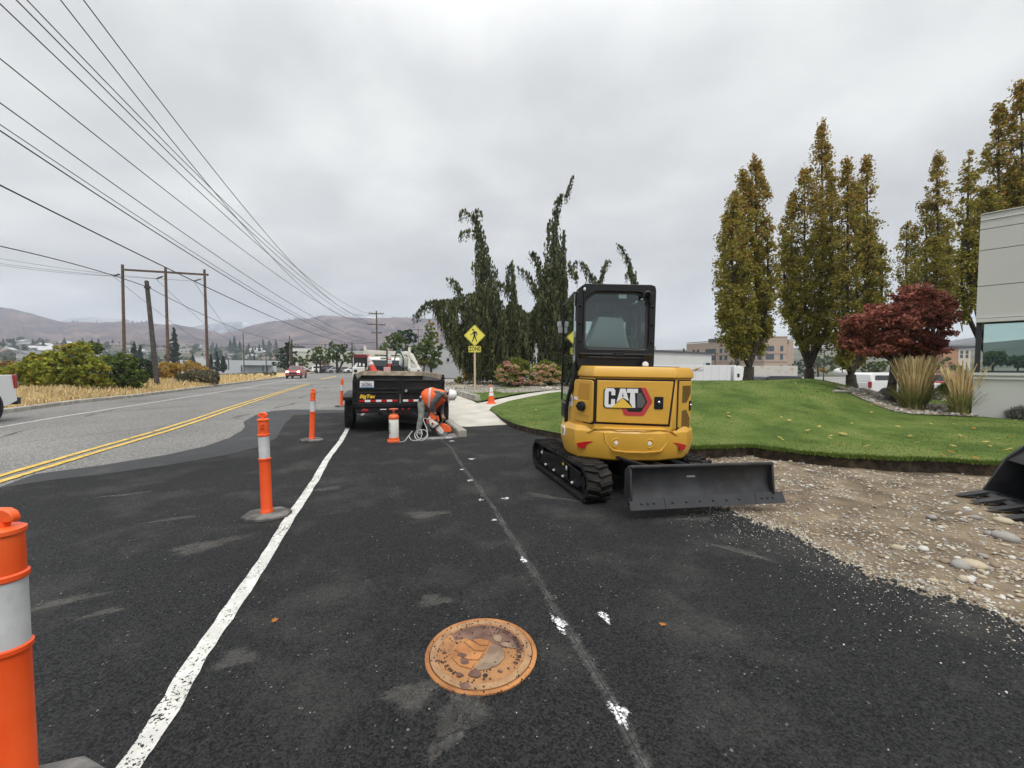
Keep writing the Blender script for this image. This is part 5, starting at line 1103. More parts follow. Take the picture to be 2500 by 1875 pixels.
for x in (-.20,.06,.20): MB().lathe([(0,0),(.028,0),(.024,.01),(0,.012)],(0,0,0),12,0,Matrix.Translation((x,-.032,.545)) @ Matrix.Rotation(R(90),4,'X')).build('marker_lamp', M_REDL, TR, smooth=40)
MB().box(-.38,-.033,.545,.14,.012,.02).build('plate_lamp', M_DECALW, TR)
for z in (1.18,.95,.68):
    for x in (-1.0,1.0): MB().box(x,-.05,z,.07,.05,.06).build('hinge', M_TBLK, TR, bevel=.004)

# ------------------------------------------------------------------ white service truck in front of the trailer
M_WHP = mat('white_truck_paint', (.72,.72,.69), .35, var=.04, vscale=1.5, coat=.3); M_CREAM = mat('cream_rack_paint', (.70,.68,.60), .5, var=.08, vscale=4)
M_CARGL = mat('dark_car_glass', (.02,.025,.028), .06, spec=.8); M_TRIM = mat('dark_trim', (.02,.02,.021), .5)
ST_ = thing('service_truck', 'white service truck with a pipe rack, nose to the far end ahead of the trailer', 'truck', (-4.55,15.3,0), TRH, tilt=(0,R(.8)))
for s in (-1,1):
    mb = MB(); mb.box(s*1.0,1.45,1.10,.42,2.9,.80); mb.build('tool_box', M_WHP, ST_, bevel=.02)
    MB().lathe([(0,0),(.06,0),(.055,.012),(0,.016)],(0,0,0),14,0,Matrix.Translation((s*1.1,-.003,1.36)) @ Matrix.Rotation(R(90),4,'X')).build('tail_lamp', mat('smoked_lamp',(.05,.02,.018),.3), ST_)
    MB().box(s*1.1,-.004,1.20,.07,.01,.10).build('tail_lamp', M_REDL, ST_)
    for yy in (1.3,4.9): wheel(ST_, s*1.0, yy, .40, .26, s)
    MB().box(s*1.22,4.0,1.55,.05,.16,.26).build('door_mirror', M_TRIM, ST_, bevel=.02)
mb = MB(); mb.box(0,1.45,.85,1.7,2.9,.08); mb.box(0,2.86,1.2,1.6,.06,.7); mb.box(0,-.06,.62,2.2,.12,.18); mb.build('bed', M_TRIM, ST_)
mb = MB(); mb.prism([(3.0,.55),(3.0,1.45),(3.12,1.88),(3.3,1.93),(4.2,1.93),(4.75,1.40),(5.9,1.25),(6.05,1.1),(6.05,.55)],-.95,.95,'x'); mb.build('cab', M_WHP, ST_, smooth=30, bevel=.04)
mb = MB(); mb.prism([(3.025,1.48),(3.105,1.80),(3.085,1.80),(3.005,1.48)],-.70,.70,'x'); mb.build('rear_window', M_CARGL, ST_); MB().box(0,3.1,1.885,.42,.03,.035).build('brake_lamp', M_TRIM, ST_)
mb = MB()
for y, h, w in ((.35,2.27,.79),(1.5,2.16,.74)):
    for s in (-1,1): mb.box(s*w,y,(1.4+h)/2,.09,.07,h-1.4)
mb.bar((-.79,.35,2.08),(.79,.35,2.04),.06,.11); mb.bar((-.79,.35,1.90),(.79,.35,1.88),.05,.05); mb.bar((-.74,1.5,2.05),(.74,1.5,2.03),.06,.10)
for s in (-1,1): mb.bar((s*.79,.35,2.0),(s*1.14,.2,1.5),.08,.07); mb.bar((s*.79,.3,2.1),(s*.74,3.2,2.08),.06,.08)
mb.build('pipe_rack', M_CREAM, ST_, bevel=.006)
mb = MB(); mb.box(-.02,.25,1.52,.05,.05,1.2); mb.build('rack_post', M_TRIM, ST_)
# load on the service truck
SM = ST_.matrix_basis
def onT(x, y, z): return tuple(Matrix.Translation(ST_.location) @ Matrix.Rotation(TRH,4,'Z') @ Vector((x,y,z)))
GN = thing('generator', 'black welder generator with maroon top on the service truck tool box', 'generator', onT(-.92,.55,1.49), TRH)
mb = MB(); mb.box(0,0,.19,.46,.7,.36); mb.build('case', M_TRIM, GN, bevel=.02)
mb = MB(); mb.prism([(-.24,.36),(.24,.36),(.24,.44),(.18,.49),(-.18,.49),(-.24,.44)],-.37,.37,'y'); mb.build('hood', mat('maroon_paint',(.16,.02,.025),.4,coat=.3), GN, bevel=.01); mb = MB(); mb.box(-.02,-.356,.43,.24,.006,.04); mb.build('name_strip', M_DECALW, GN)
mb = MB()
for k in range(3): mb.box(-.15+.13*k,-.355,.10+.02*(k%2),.06,.01,.10)
mb.build('outlets', M_DECALW, GN)
M_ORANGE = mat('orange_plastic', (.80,.095,.018), .45, col2=(.88,.135,.035), vscale=3, bump=.03, bscale=60); M_COLLAR = mat('reflective_collar', (.60,.61,.61), .4, var=.1, vscale=6)
M_REDCONE = mat('faded_red_plastic', (.62,.06,.04), .5)
def cone(label, loc, rz=0, s=1.0, group=None, body=None, tilt=None):
    t = thing('traffic_cone', label, 'cone', loc, rz, group, tilt)
    def pr(z): return .135-(z-.03)/(.70)*(.135-.028)
    mb = MB(); mb.prism(rrect(-.185,-.185,.185,.185,.05), 0, .028, 'z'); mb.build('base', body or M_ORANGE, t, bevel=.006)
    mb = MB(); mb.lathe([(pr(.03),.026),(pr(.30),.30),(pr(.42),.42),(pr(.46),.46),(pr(.63),.63),(.026,.715),(.012,.72),(0,.72)],(0,0,0),20); mb.build('cone', body or M_ORANGE, t, smooth=40)
    for a, b in ((.30,.425),(.455,.625)): mb = MB(); mb.lathe([(pr(a)+.003,a),(pr(b)+.003,b)],(0,0,0),20); mb.build('collar', M_DECALW if body is None else M_COLLAR, t, smooth=40)
    t.scale = (s,s,s); return t
cone('upright red traffic cone standing in the bed of the service truck', onT(.10,.8,1.28), 0, 1.2, 'cones on the service truck', M_REDCONE)
c_ = cone('red traffic cone lying tilted against the rack of the service truck', onT(-.46,.05,1.32), 0, .95, 'cones on the service truck', M_REDCONE, tilt=(.0,-.32))
HC = thing('hose_coil', 'blue-green hose coil hung on the service truck rack', 'hose', onT(.42,.28,1.72))
mb = MB(); q = []
for k in range(90): a = 2*math.pi*k/15; q.append((math.cos(a)*(.16+.02*math.sin(k*1.7)), -.02*math.cos(k*.9)+.001*k, math.sin(a)*(.38+.03*math.sin(k*.7))))
mb.tube(spline(q,2), .018, 5); mb.build('hose', mat('teal_hose',(.035,.10,.115),.45), HC, smooth=60)
WT = thing('water_tank', 'white plastic tank with sloped shoulder on the service truck bed', 'tank', onT(.80,1.0,1.49), TRH)
mb = MB(); mb.prism([(-.32,0),(.36,0),(.36,.18),(.20,.50),(.10,.58),(-.12,.58),(-.28,.42)],-.4,.4,'y'); mb.build('tank', mat('white_poly',(.66,.67,.62),.5), WT, bevel=.06); mb = MB(); mb.bar((-.18,-.42,.56),(.33,-.42,.06),.02,.02); mb.build('strap', M_TRIM, WT)
JK = thing('tool_crate', 'small pink and black tool crate beside the cone on the truck', 'crate', onT(.0,.2,1.28), TRH)
mb = MB(); mb.box(0,0,.12,.24,.3,.22); mb.build('crate', mat('pale_pink_label',(.62,.38,.38),.6), JK, bevel=.01); mb = MB(); mb.box(.32,.05,.15,.36,.3,.28); mb.tube(spline([(.15,-.1,.25),(.2,-.12,.38),(.35,-.12,.36),(.45,-.1,.28)],4),.018,6); mb.build('pump', M_TRIM, JK, bevel=.03)

# ------------------------------------------------------------------ worker bending over the saw
M_JEAN = mat('pale_grey_denim', (.20,.215,.205), .9, col2=(.33,.345,.325), vscale=7, bump=.6, bscale=16); M_SHIRT = mat('grey_shirt', (.085,.088,.09), .9, col2=(.14,.145,.145), vscale=9, bump=.5, bscale=18)
M_SKIN = mat('skin', (.42,.23,.155), .55, var=.1, vscale=20); M_VEST = mat('orange_vest', (.86,.115,.022), .75, col2=(.92,.17,.04), vscale=7, bump=.5, bscale=14); M_BOOT = mat('grey_boot', (.12,.12,.115), .85, var=.2, vscale=12)
M_HAIR = mat('dark_hair', (.018,.013,.01), .7); M_HELM = mat('white_hard_hat', (.80,.80,.79), .3, coat=.4)
PW = (-2.083, 9.33, .0)
WK = thing('person', 'worker in white hard hat and orange vest bending over a cut-off saw', 'person', PW)
def K(x, y): return ((x-750)*.00099, (1345-y)*.00099)     # photo detail -> metres in the worker's side plane
def skinned(name, joints, edges, mats, parent, assign=None, sub=2):
    me = bpy.data.meshes.new(name); names = list(joints); idx = {n: i for i, n in enumerate(names)}
    me.from_pydata([joints[n][0] for n in names], [(idx[a], idx[b]) for a, b in edges], [])
    o = bpy.data.objects.new(name, me); COL.objects.link(o); sk = o.modifiers.new('skin','SKIN'); sk.use_smooth_shade = True
    for i, n in enumerate(names): r = joints[n][1]; me.skin_vertices[0].data[i].radius = r if hasattr(r,'__len__') else (r,r)
    me.skin_vertices[0].data[0].use_root = True
    sb = o.modifiers.new('sub','SUBSURF'); sb.levels = sb.render_levels = sub
    dg = bpy.context.evaluated_depsgraph_get(); nm = bpy.data.meshes.new_from_object(o.evaluated_get(dg)); bpy.data.objects.remove(o)
    nm.name = name; nm.materials.clear()
    for m in mats: nm.materials.append(m)
    o = bpy.data.objects.new(name, nm); COL.objects.link(o); o.parent = parent
    for p in nm.polygons: p.use_smooth = True; p.material_index = assign(p.center) if assign else 0
    return o
def J(cx, cy_, y, r): x, z = K(cx, cy_); return ((x, y, z), r)
jt = {'pelvis': J(830,500,.02,(.155,.125)), 'hipN': J(825,560,-.09,.098), 'kneeN': J(835,890,-.10,.072), 'calfN': J(790,1080,-.10,.070), 'ankN': J(755,1265,-.10,.056), 'toeN': J(850,1325,-.13,.040),
      'hipF': J(880,570,.12,.098), 'kneeF': J(985,870,.22,.072), 'calfF': J(945,1080,.26,.066), 'ankF': J(905,1265,.28,.056), 'toeF': J(1000,1325,.27,.040),
      'waist': J(920,440,.02,(.15,.12)), 'chest': J(1080,410,.02,(.17,.135)), 'up': J(1250,410,.02,(.16,.115)), 'neck': J(1370,440,.0,.060), 'headb': J(1410,455,-.01,.078), 'head': J(1470,455,-.015,.098), 'crown': J(1525,450,-.015,.070),
      'shN': J(1265,400,-.17,.072), 'elN': J(1115,610,-.235,.056), 'wrN': J(1110,770,-.16,.040), 'hdN': J(1125,812,-.13,.036),
      'shF': J(1280,440,.20,.072), 'elF': J(1235,720,.22,.054), 'wrF': J(1265,910,.12,.038), 'hdF': J(1290,955,.08,.034)}
ed = [('pelvis','hipN'),('hipN','kneeN'),('kneeN','calfN'),('calfN','ankN'),('ankN','toeN'),('pelvis','hipF'),('hipF','kneeF'),('kneeF','calfF'),('calfF','ankF'),('ankF','toeF'),('pelvis','waist'),('waist','chest'),('chest','up'),('up','neck'),('neck','headb'),('headb','head'),('head','crown'),('up','shN'),('shN','elN'),('elN','wrN'),('wrN','hdN'),('up','shF'),('shF','elF'),('elF','wrF'),('wrF','hdF')]
for s, hx, hy, hz, dx in (('N',*jt['hdN'][0],1),('F',*jt['hdF'][0],1)):
    for k in range(4):
        o1 = (hx+.012+.012*k-.03, hy-.028, hz-.035-.004*abs(k-1)); o2 = (hx+.018+.012*k-.03, hy+.010, hz-.052)
        jt[f'f{s}{k}a'] = (o1, .0095); jt[f'f{s}{k}b'] = (o2, .008); ed += [(f'hd{s}', f'f{s}{k}a'), (f'f{s}{k}a', f'f{s}{k}b')]
    jt[f't{s}a'] = ((hx+.035, hy+.025, hz-.012), .011); jt[f't{s}b'] = ((hx+.040, hy+.03, hz-.042), .0085); ed += [(f'hd{s}', f't{s}a'), (f't{s}a', f't{s}b')]
xw, zw = K(0, 0)
def asg(c):
    x, y, z = c
    if x > K(1362,0)[0] and z > K(0,620)[1] and abs(y+.01) < .13: return 2
    if (z < K(0,775)[1] and y < -.08 and x > K(1050,0)[0]) or (z < K(0,885)[1] and x > K(1180,0)[0]): return 2
    if z < .075: return 3
    if x < K(855,0)[0]+max(0,(K(0,480)[1]-z))*.9 or (z < K(0,600)[1] and x < K(1030,0)[0]) : return 0
    return 1
skinned('body', jt, ed, [M_JEAN, M_SHIRT, M_SKIN, M_BOOT], WK, asg)
stn = [(.085,.872,.115,.165),(.15,.855,.185,.185),(.25,.820,.250,.20),(.33,.820,.255,.205),(.38,.835,.215,.205),(.46,.862,.175,.20),(.54,.882,.135,.175),(.60,.893,.095,.12)]
def vring(x, zc, hz, hy, g=0.0, n=24):
    out = []
    for k in range(n):
        a = 2*math.pi*k/n; s, c = math.sin(a), math.cos(a); w = hy*(1 if s > -.2 else .92); out.append((x+.02*math.sin(3*a)*(s < 0), .015+(w+g)*math.copysign(abs(c)**.8,c), zc+(hz+g)*math.copysign(abs(s)**.85,s)+(.012*math.sin(5*a) if s < -.3 else 0)))
    return out
mb = MB(); mb.loft([vring(*s) for s in stn], caps=False)
for a, b, m in ((.255,.30,1),): 
    f = lambda x: tuple(np.interp(x,[q[0] for q in stn],[q[i] for q in stn]) for i in (1,2,3)); mb.loft([vring(a,*f(a),.004), vring(b,*f(b),.004)], m, caps=False)
vs_ = mb.build('vest', [M_VEST, mat('silver_tape',(.52,.50,.52),.4)], WK, smooth=60); sol = vs_.modifiers.new('thick','SOLIDIFY'); sol.thickness = .006
# near sleeve over the vest armhole
s_ = [Vector(jt[k][0]) for k in ('shN','elN','wrN')]; mb = MB(); mb.tube([s_[0]+Vector((.01,-.015,.03)), s_[0].lerp(s_[1],.45)+Vector((0,-.012,0)), s_[1]+Vector((0,-.01,0)), s_[1].lerp(s_[2],.5), s_[2]],[.076,.072,.062,.054,.046],12); mb.build('sleeve', M_SHIRT, WK, smooth=70)
hx, hz = K(1512,430); mb = MB(); T = Matrix.Translation((hx,-.015,hz)) @ Matrix.Rotation(R(97),4,'Y')
mb.lathe([(.128,-.055),(.126,-.02),(.120,.02),(.100,.065),(.06,.095),(.0,.105)],(0,0,0),22,0,T); mb.lathe([(.126,-.056),(.150,-.062),(.152,-.055),(.126,-.046)],(0,0,0),22,0,T); mb.prism([(.10,-.075),(.195,-.05),(.205,.0),(.195,.05),(.10,.075)],-.064,-.054,'z',0,T @ Matrix.Rotation(R(0),4,'Z')); mb.bar(T @ Vector((-.11,0,.06)), T @ Vector((.11,0,.06)),.02,.03); mb.build('hard_hat', M_HELM, WK, smooth=50)
mb = MB(); x, z = K(1432,400); mb.ell((x,-.015,z+.005),(.055,.086,.05),0); mb.build('hair', M_HAIR, WK, smooth=60)
mb = MB(); x, z = K(1440,530); mb.ell((x-.0,-.015,z+.01),(.016,.014,.022),0,8,6); x, z = K(1425,455); mb.ell((x,-.098,z),(.022,.012,.014),0,8,6); mb.build('face_features', M_SKIN, WK, smooth=60)
mb = MB(); x, z = K(1462,505); mb.box(x,-.06,z+.004,.014,.04,.012); mb.box(x,.03,z+.004,.014,.04,.012); mb.tube([(x,-.085,z),(K(1432,0)[0],-.10,z+.05)],.004,5); mb.build('safety_glasses', M_TRIM, WK)
mb = MB(); x, z = K(825,495); mb.box(x,-.165,z,.055,.03,.10,0); mb.box(x+.012,-.182,z+.035,.03,.008,.035,1); mb.build('belt_pouch', [M_TRIM, M_DECALW], WK, bevel=.006)
# cut-off saw
M_SAWO = mat('orange_saw_plastic', (.78,.13,.03), .4, coat=.2); M_SAWW = mat('pale_grey_saw_plastic', (.62,.61,.57), .5, var=.1, vscale=20)
SW = thing('cut_off_saw', 'orange and white cut-off saw held low against the asphalt by the worker', 'saw', PW)
def kp(*pts): return [K(*p) for p in pts]
mb = MB(); mb.prism(kp((1010,980),(1080,955),(1215,1060),(1165,1120),(1090,1145),(1035,1080)), -.20,-.03,'y'); mb.build('engine_housing', M_SAWW, SW, bevel=.015)
mb = MB(); x, z = K(1100,1045); mb.cyl((x,-.20,z),(x,-.222,z),.040,.036,16); mb.cyl((x,-.222,z),(x,-.23,z),.026,.022,12,1); mb.build('starter_cover', [M_SAWW, M_REDL], SW, smooth=40)
mb = MB(); mb.prism(kp((1055,800),(1095,830),(1165,905),(1175,960),(1125,975),(1045,960),(985,985),(960,950),(1020,900),(1035,820)), -.16,-.05,'y'); mb.build('air_filter_cover', M_SAWO, SW, bevel=.012)
mb = MB(); mb.prism(kp((1170,880),(1205,880),(1235,1010),(1200,1010)), -.15,-.07,'y'); mb.build('rear_handle', M_SAWO, SW, bevel=.01)
mb = MB(); mb.prism(kp((1035,880),(1065,965),(975,960)), -.19,-.05,'y'); mb.prism(kp((945,965),(1000,985),(1020,1040),(975,1050)), -.17,-.06,'y',1); mb.build('side_cover', [M_SAWW, M_SAWO], SW, bevel=.008)
mb = MB(); mb.prism(kp((1145,1090),(1215,1060),(1330,1205),(1345,1250),(1320,1285),(1270,1280),(1180,1200)), -.19,-.13,'y'); mb.build('belt_guard', M_SAWW, SW, bevel=.015)
cx_, cz_ = K(1290,1225); arc = [(cx_+.205*math.cos(R(a)), cz_+.165*math.sin(R(a))) for a in range(-8,196,12)]
mb = MB(); mb.prism(arc, -.115,-.055,'y'); mb.build('blade_guard', M_SAWO, SW, smooth=30, bevel=.008)
mb = MB(); mb.cyl((cx_,-.088,cz_-.0),(cx_,-.084,cz_),.115,.115,24); mb.build('blade', M_RIM, SW, smooth=30)
mb = MB(); mb.tube(spline([(*K(1240,925),0)]*1+[ (K(1300,960)[0],.07,K(1300,960)[1]) ,(K(1315,990)[0],-.02,K(1315,990)[1]),(K(1250,1060)[0],-.20,K(1250,1060)[1]),(K(1130,1150)[0],-.21,K(1130,1150)[1]),(K(1060,1150)[0],-.16,K(1060,1150)[1])][0:],5) if False else spline([(K(1290,950)[0],.07,K(1290,950)[1]),(K(1315,990)[0],-.02,K(1315,990)[1]),(K(1250,1060)[0],-.20,K(1250,1060)[1]),(K(1130,1150)[0],-.22,K(1130,1150)[1]),(K(1060,1150)[0],-.16,K(1060,1150)[1])],5),.014,7); mb.build('front_handle', M_TRIM, SW, smooth=60)
mb = MB(); mb.prism(kp((1060,1150),(1110,1150),(1150,1230),(1110,1265),(1050,1220)), -.15,-.06,'y'); mb.build('foot_plate', M_TRIM, SW, bevel=.008)
# pump sprayer and its hose
SP_ = thing('water_sprayer', 'orange and white pump water tank standing on the asphalt behind the trailer', 'sprayer', G(962,1079), .3)
mb = MB(); mb.prism(rrect(-.13,-.11,.11,.11,.05),0,.05,'z',0); mb.lathe([(.105,.045),(.102,.10)],(0,0,0),22,0); mb.build('base', M_SAWO, SP_, smooth=40, bevel=.008)
mb = MB(); mb.lathe([(.096,.095),(.098,.11),(.097,.47),(.094,.475)],(0,0,0),24,0); mb.build('tank', mat('milky_plastic',(.68,.68,.64),.45,var=.04,vscale=8), SP_, smooth=40)
mb = MB(); T = Matrix.Translation((0,0,.28)); 
for i, ch in enumerate('STIHL'):
    z = .38-.05*i; a = R(-152); M_ = Matrix.Rotation(a+R(90),4,'Z') @ Matrix.Translation((0,-.0985,z)) @ Matrix.Rotation(R(90),4,'X') @ Matrix.Rotation(R(-90),4,'Z'); text_mb(mb, ch, .075, M_, 0, .001, bold=.002)
mb.build('tank_lettering', M_DECALK, SP_)
mb = MB(); mb.lathe([(.098,.47),(.103,.48),(.103,.525),(.085,.555),(.075,.56),(.073,.575),(0,.578)],(0,0,0),24); mb.build('top_collar', M_SAWO, SP_, smooth=35)
mb = MB(); mb.cyl((0,0,.57),(0,0,.67),.008,.008,8,1); mb.cyl((0,0,.615),(0,0,.65),.018,.03,10,0); mb.tube([(.08*math.cos(a),.05*math.sin(a),.675) for a in np.linspace(0,6.283,20)],.015,7,0,False); mb.build('pump_handle', [mat('brick_red_plastic',(.50,.10,.05),.5), M_RIM], SP_, smooth=50)
def hp(x, y, Y): p = P(940+x/9.218, 920+y/9.218, Y); return (p[0], p[1], max(.009, p[2]))
HO = thing('water_hose', 'pale grey hose looping over the asphalt between the sprayer and the saw', 'hose', (0,0,0))
hq = [hp(250,1475,8.50),hp(330,1500,8.48),hp(430,1470,8.55),hp(500,1370,8.72),hp(560,1290,8.78),hp(612,1228,8.80),hp(575,1270,8.84),hp(548,1330,8.82),hp(565,1390,8.75),hp(620,1430,8.66),hp(710,1440,8.64),hp(790,1400,8.66),hp(830,1300,8.70),hp(825,1225,8.74),hp(780,1195,8.80),hp(715,1215,8.84),hp(670,1290,8.84),hp(690,1380,8.76),hp(770,1425,8.66),hp(870,1420,8.64),hp(945,1360,8.70),hp(960,1290,8.76),hp(920,1215,8.84),hp(840,1190,8.9),hp(750,1215,8.95),hp(715,1280,8.94),hp(740,1360,8.86),hp(820,1395,8.76),hp(900,1370,8.80),hp(950,1290,8.9),hp(945,1190,9.0),hp(910,1090,9.06),hp(870,990,9.1),hp(875,940,9.12),hp(920,935,9.15),hp(960,975,9.16)]
mb = MB(); mb.tube(spline(hq,4), .0085, 6); mb.build('hose', mat('pale_grey_hose',(.52,.52,.50),.5), HO, smooth=60)
# ------------------------------------------------------------------ delineator posts
M_BASE = mat('recycled_rubber_base', (.065,.062,.058), .9, col2=(.17,.165,.155), vscale=5, bump=.3, bscale=30); M_SLEEVE = mat('reflective_sleeve', (.50,.51,.51), .38, col2=(.62,.63,.63), vscale=5)
M_ORANGE2 = mat('delineator_orange', (.80,.085,.012), .42, col2=(.90,.14,.03), vscale=2.2, bump=.02, bscale=80)
scuff(M_ORANGE2, (.16,.03,.012), 7, .60, .74, .55, (1,1,.5)); scuff(M_SLEEVE, (.22,.22,.21), 9, .58, .75, .45, (1,1,.4)); scuff(M_BASE, (.30,.28,.25), 8, .55, .75, .4)
def delineator(label, loc, rz=0, tilt=(0,0), base_rz=0, mark=False):
    t = thing('delineator_post', label, 'delineator post', loc, rz, 'orange delineator posts along the work zone', tilt)
    mb = MB(); oc = [(.235*math.cos(R(22.5+45*k))*1.02, .235*math.sin(R(22.5+45*k))*.80) for k in range(8)]
    ca, sa = math.cos(base_rz), math.sin(base_rz); oc = [(x*ca-y*sa, x*sa+y*ca) for x,y in oc]; oi = [(x*.86,y*.86) for x,y in oc]
    mb.loft([[(x,y,0) for x,y in oc],[(x,y,.026) for x,y in oc],[(x,y,.046) for x,y in oi]]); mb.build('base', M_BASE, t, bevel=.004)
    for a in (0,): MB().box(-.16*sa*0+.165*math.cos(base_rz+2.6),.165*math.sin(base_rz+2.6),.040,.10,.03,.008,rz=base_rz+.3).build('grip_slot', M_TRIM, t)
    r = .052; mb = MB(); mb.lathe([(r+.009,.04),(r+.009,.06),(r+.002,.075),(r,.08),(r-.001,.585),(r+.006,.59),(r+.006,.605),(r-.002,.61)],(0,0,0),26)
    mb.lathe([(r-.003,.83),(r+.005,.838),(r+.005,.853),(r-.002,.858),(r-.003,.985),(r+.003,.992),(r+.003,1.006),(r-.008,1.013),(.0,1.015)],(0,0,0),26); mb.build('tube', M_ORANGE2, t, smooth=35)
    mb = MB(); mb.lathe([(r-.001,.608),(r-.001,.832)],(0,0,0),26); mb.build('reflective_sleeve', M_SLEEVE, t, smooth=35)
    mb = MB(); head = [(-.016,1.01),(.016,1.01),(.016,1.028),(.047,1.032),(.050,1.046),(.040,1.066),(.018,1.076),(-.018,1.076),(-.040,1.066),(-.050,1.046),(-.047,1.032),(-.016,1.028)]; mb.prism(head,-.014,.014,'y'); mb.build('top_handle', M_ORANGE2, t, bevel=.006)
    MB().cyl((0,-.0155,1.055),(0,.0155,1.055),.006,.006,10).build('handle_hole', M_TRIM, t)
    if mark:
        mb = MB(); text_mb(mb,'T/E',.05,Matrix.Rotation(R(18),4,'Z') @ wallM(.0,-.0535,.93) @ Matrix.Rotation(R(-90),4,'Z'),0,.0006); mb.build('pen_marks', mat('faded_pen',(.30,.03,.01),.6), t)
    return t
n0 = G(-13,1860)
delineator('delineator post at the near corner of the work zone, cut by the picture edge', (-1.708,1.385,.008), 0, (0,0), .3)
a_ = G(652,1262); delineator('delineator post on a worn octagonal base right beside the white edge line', (a_[0],a_[1],.008), 0, (0,R(-.9)), .15, True)
b_ = G(761,1077); delineator('delineator post leaning slightly right on the dark patch before the trailer wheel', (b_[0],b_[1],.008), .2, (0,R(2.6)), .5)
c_ = G(833,993); delineator('farthest delineator post, leaning beside the trailer fender', (c_[0],c_[1],.004), .1, (0,R(3.2)), .2)
# traffic cones at the sidewalk
g = G(1199.5,985,.112); cone('traffic cone with two white collars standing on the sidewalk branch', (g[0],g[1],.112), .1, 1.0, 'cones by the sidewalk')
g = G(1091,962,.112); cone('traffic cone half hidden behind the worker and the trailer post', (g[0]+.05,12.8,.112), .3, 1.0, 'cones by the sidewalk')
# ------------------------------------------------------------------ pedestrian zone sign
M_SIGNY = mat('sign_yellow', (.74,.66,.10), .45, var=.04, vscale=6); M_POSTW = mat('post_timber', (.48,.36,.25), .85, col2=(.62,.49,.36), vscale=9, bump=.2, bscale=40)
sg = G(1159.3,952.4,.13); sg = (sg[0],24.4,.13); sg = (Xx(1159.3,24.4),24.4,.13)
SG = thing('pedestrian_sign', 'yellow diamond walking-person sign with ZONE plate on a timber post', 'sign', sg)
k_ = 24.4/1024; zc = Hz(819,24.4)-.13; MB().box(0,.05,(zc-.13)/2+.1,.11,.09,zc+.1).build('post', M_POSTW, SG, bevel=.005)
def dia(r, rr=.05):
    out = []
    for a in (0,90,180,270):
        c = Vector((math.cos(R(a)), math.sin(R(a))))*(r-rr*1.3)
        for t in (-40,-15,15,40): out.append((c.x+rr*math.cos(R(a+t))*1.0, c.y+rr*math.sin(R(a+t))))
    return [(x, z+zc) for x, z in out]
mb = MB(); D = .63; mb.prism(dia(D),-.012,0,'y',0); mb.prism(dia(D-.025),-.0145,-.011,'y',1); mb.prism(dia(D-.05),-.017,-.014,'y',0); mb.build('diamond_plate', [M_SIGNY, M_DECALK], SG)
def s_(x, y): return ((x-447)/7.54*k_, -(y-293)/7.54*k_+zc)
mb = MB(); F = lambda pts: mb.prism([s_(*p) for p in pts],-.0205,-.0165,'y',0)
F([(418+17*math.cos(R(a)), 187+17*math.sin(R(a))) for a in range(0,360,24)])
F([(425,215),(455,212),(492,235),(496,250),(492,298),(480,298),(478,255),(464,248),(463,305),(492,405),(477,413),(446,325),(412,410),(395,408),(425,312),(428,260),(405,272),(372,292),(366,280),(400,258),(418,235)])
mb.build('walking_figure', M_DECALK, SG)
zz = Hz(852.5,24.4)-.13; mb = MB(); hw, hh = .365, .185; mb.prism([(x,z+zz) for x,z in rrect(-hw,-hh,hw,hh,.05)],-.012,0,'y',0); mb.prism([(x,z+zz) for x,z in rrect(-hw+.02,-hh+.02,hw-.02,hh-.02,.04)],-.0145,-.011,'y',1); mb.prism([(x,z+zz) for x,z in rrect(-hw+.035,-hh+.035,hw-.035,hh-.035,.035)],-.017,-.014,'y',0); pl = mb.build('zone_plate', [M_SIGNY, M_DECALK], SG)
mb = MB(); text_mb(mb,'ZONE',.30,wallM(0,-.0185,zz+.005),0,.0015,sx=.78,bold=.008); mb.build('zone_lettering', M_DECALK, pl)
# ------------------------------------------------------------------ manhole cover
M_RUST = mat('rusty_iron', (.20,.075,.022), .8, col2=(.46,.20,.065), vscale=5.5, c2pos=(.3,.62), bump=.35, bscale=90, detail=6)
M_RUST2 = mat('orange_rust', (.26,.115,.042), .8, col2=(.38,.19,.075), vscale=4, c2pos=(.3,.7), bump=.3, bscale=90); M_RUSTD = mat('dark_rust', (.10,.05,.035), .8, col2=(.20,.11,.075), vscale=8, bump=.3, bscale=90); M_GREYR2 = mat('tan_worn_rim', (.25,.135,.065), .75, col2=(.36,.215,.11), vscale=12, c2pos=(.35,.65), bump=.3, bscale=90); M_GREYR = mat('worn_iron', (.16,.105,.068), .75, col2=(.27,.195,.13), vscale=9, bump=.3, bscale=90)
mc = G(1175,1597); MH = thing('manhole_cover', 'rusty round cast iron manhole cover marked CITY OF WENATCHEE SEWER set in the asphalt', 'manhole cover', (mc[0],mc[1],.008), R(-14))
scuff(M_RUST2, (.10,.045,.025), 14, .52, .68, .75); M_LET = mat('dark_cast_lettering',(.035,.022,.016),.85)
mb = MB(); mb.lathe([(.302,-.02),(.300,.007),(.290,.011),(.278,.008),(.276,-.004)],(0,0,0),56); mb.build('frame_ring', M_RUST, MH, smooth=30)
mb = MB(); mb.lathe([(.274,-.01),(.273,.010),(.236,.0105),(.232,.007),(0,.007)],(0,0,0),56); mb.build('lid', M_RUST2, MH, smooth=20)
mb = MB(); mb.lathe([(.272,.0102),(.238,.0112)],(0,0,0),56); rr_ = mb
mb = MB(); vs=[]; n=64
for k in range(n):
    a=2*math.pi*k/n; vs+=[(.2725*math.cos(a),.2725*math.sin(a),.0108),(.2365*math.cos(a),.2365*math.sin(a),.0112)]
mb.add(vs,[(2*k,2*((k+1)%n),2*((k+1)%n)+1,2*k+1) for k in range(n)]); mb.build('rim_band', M_GREYR2, MH)
mb = MB(); mb.lathe([(.216,.0082),(.10,.0088),(.0,.0088)],(0,0,0),3,0) if False else None
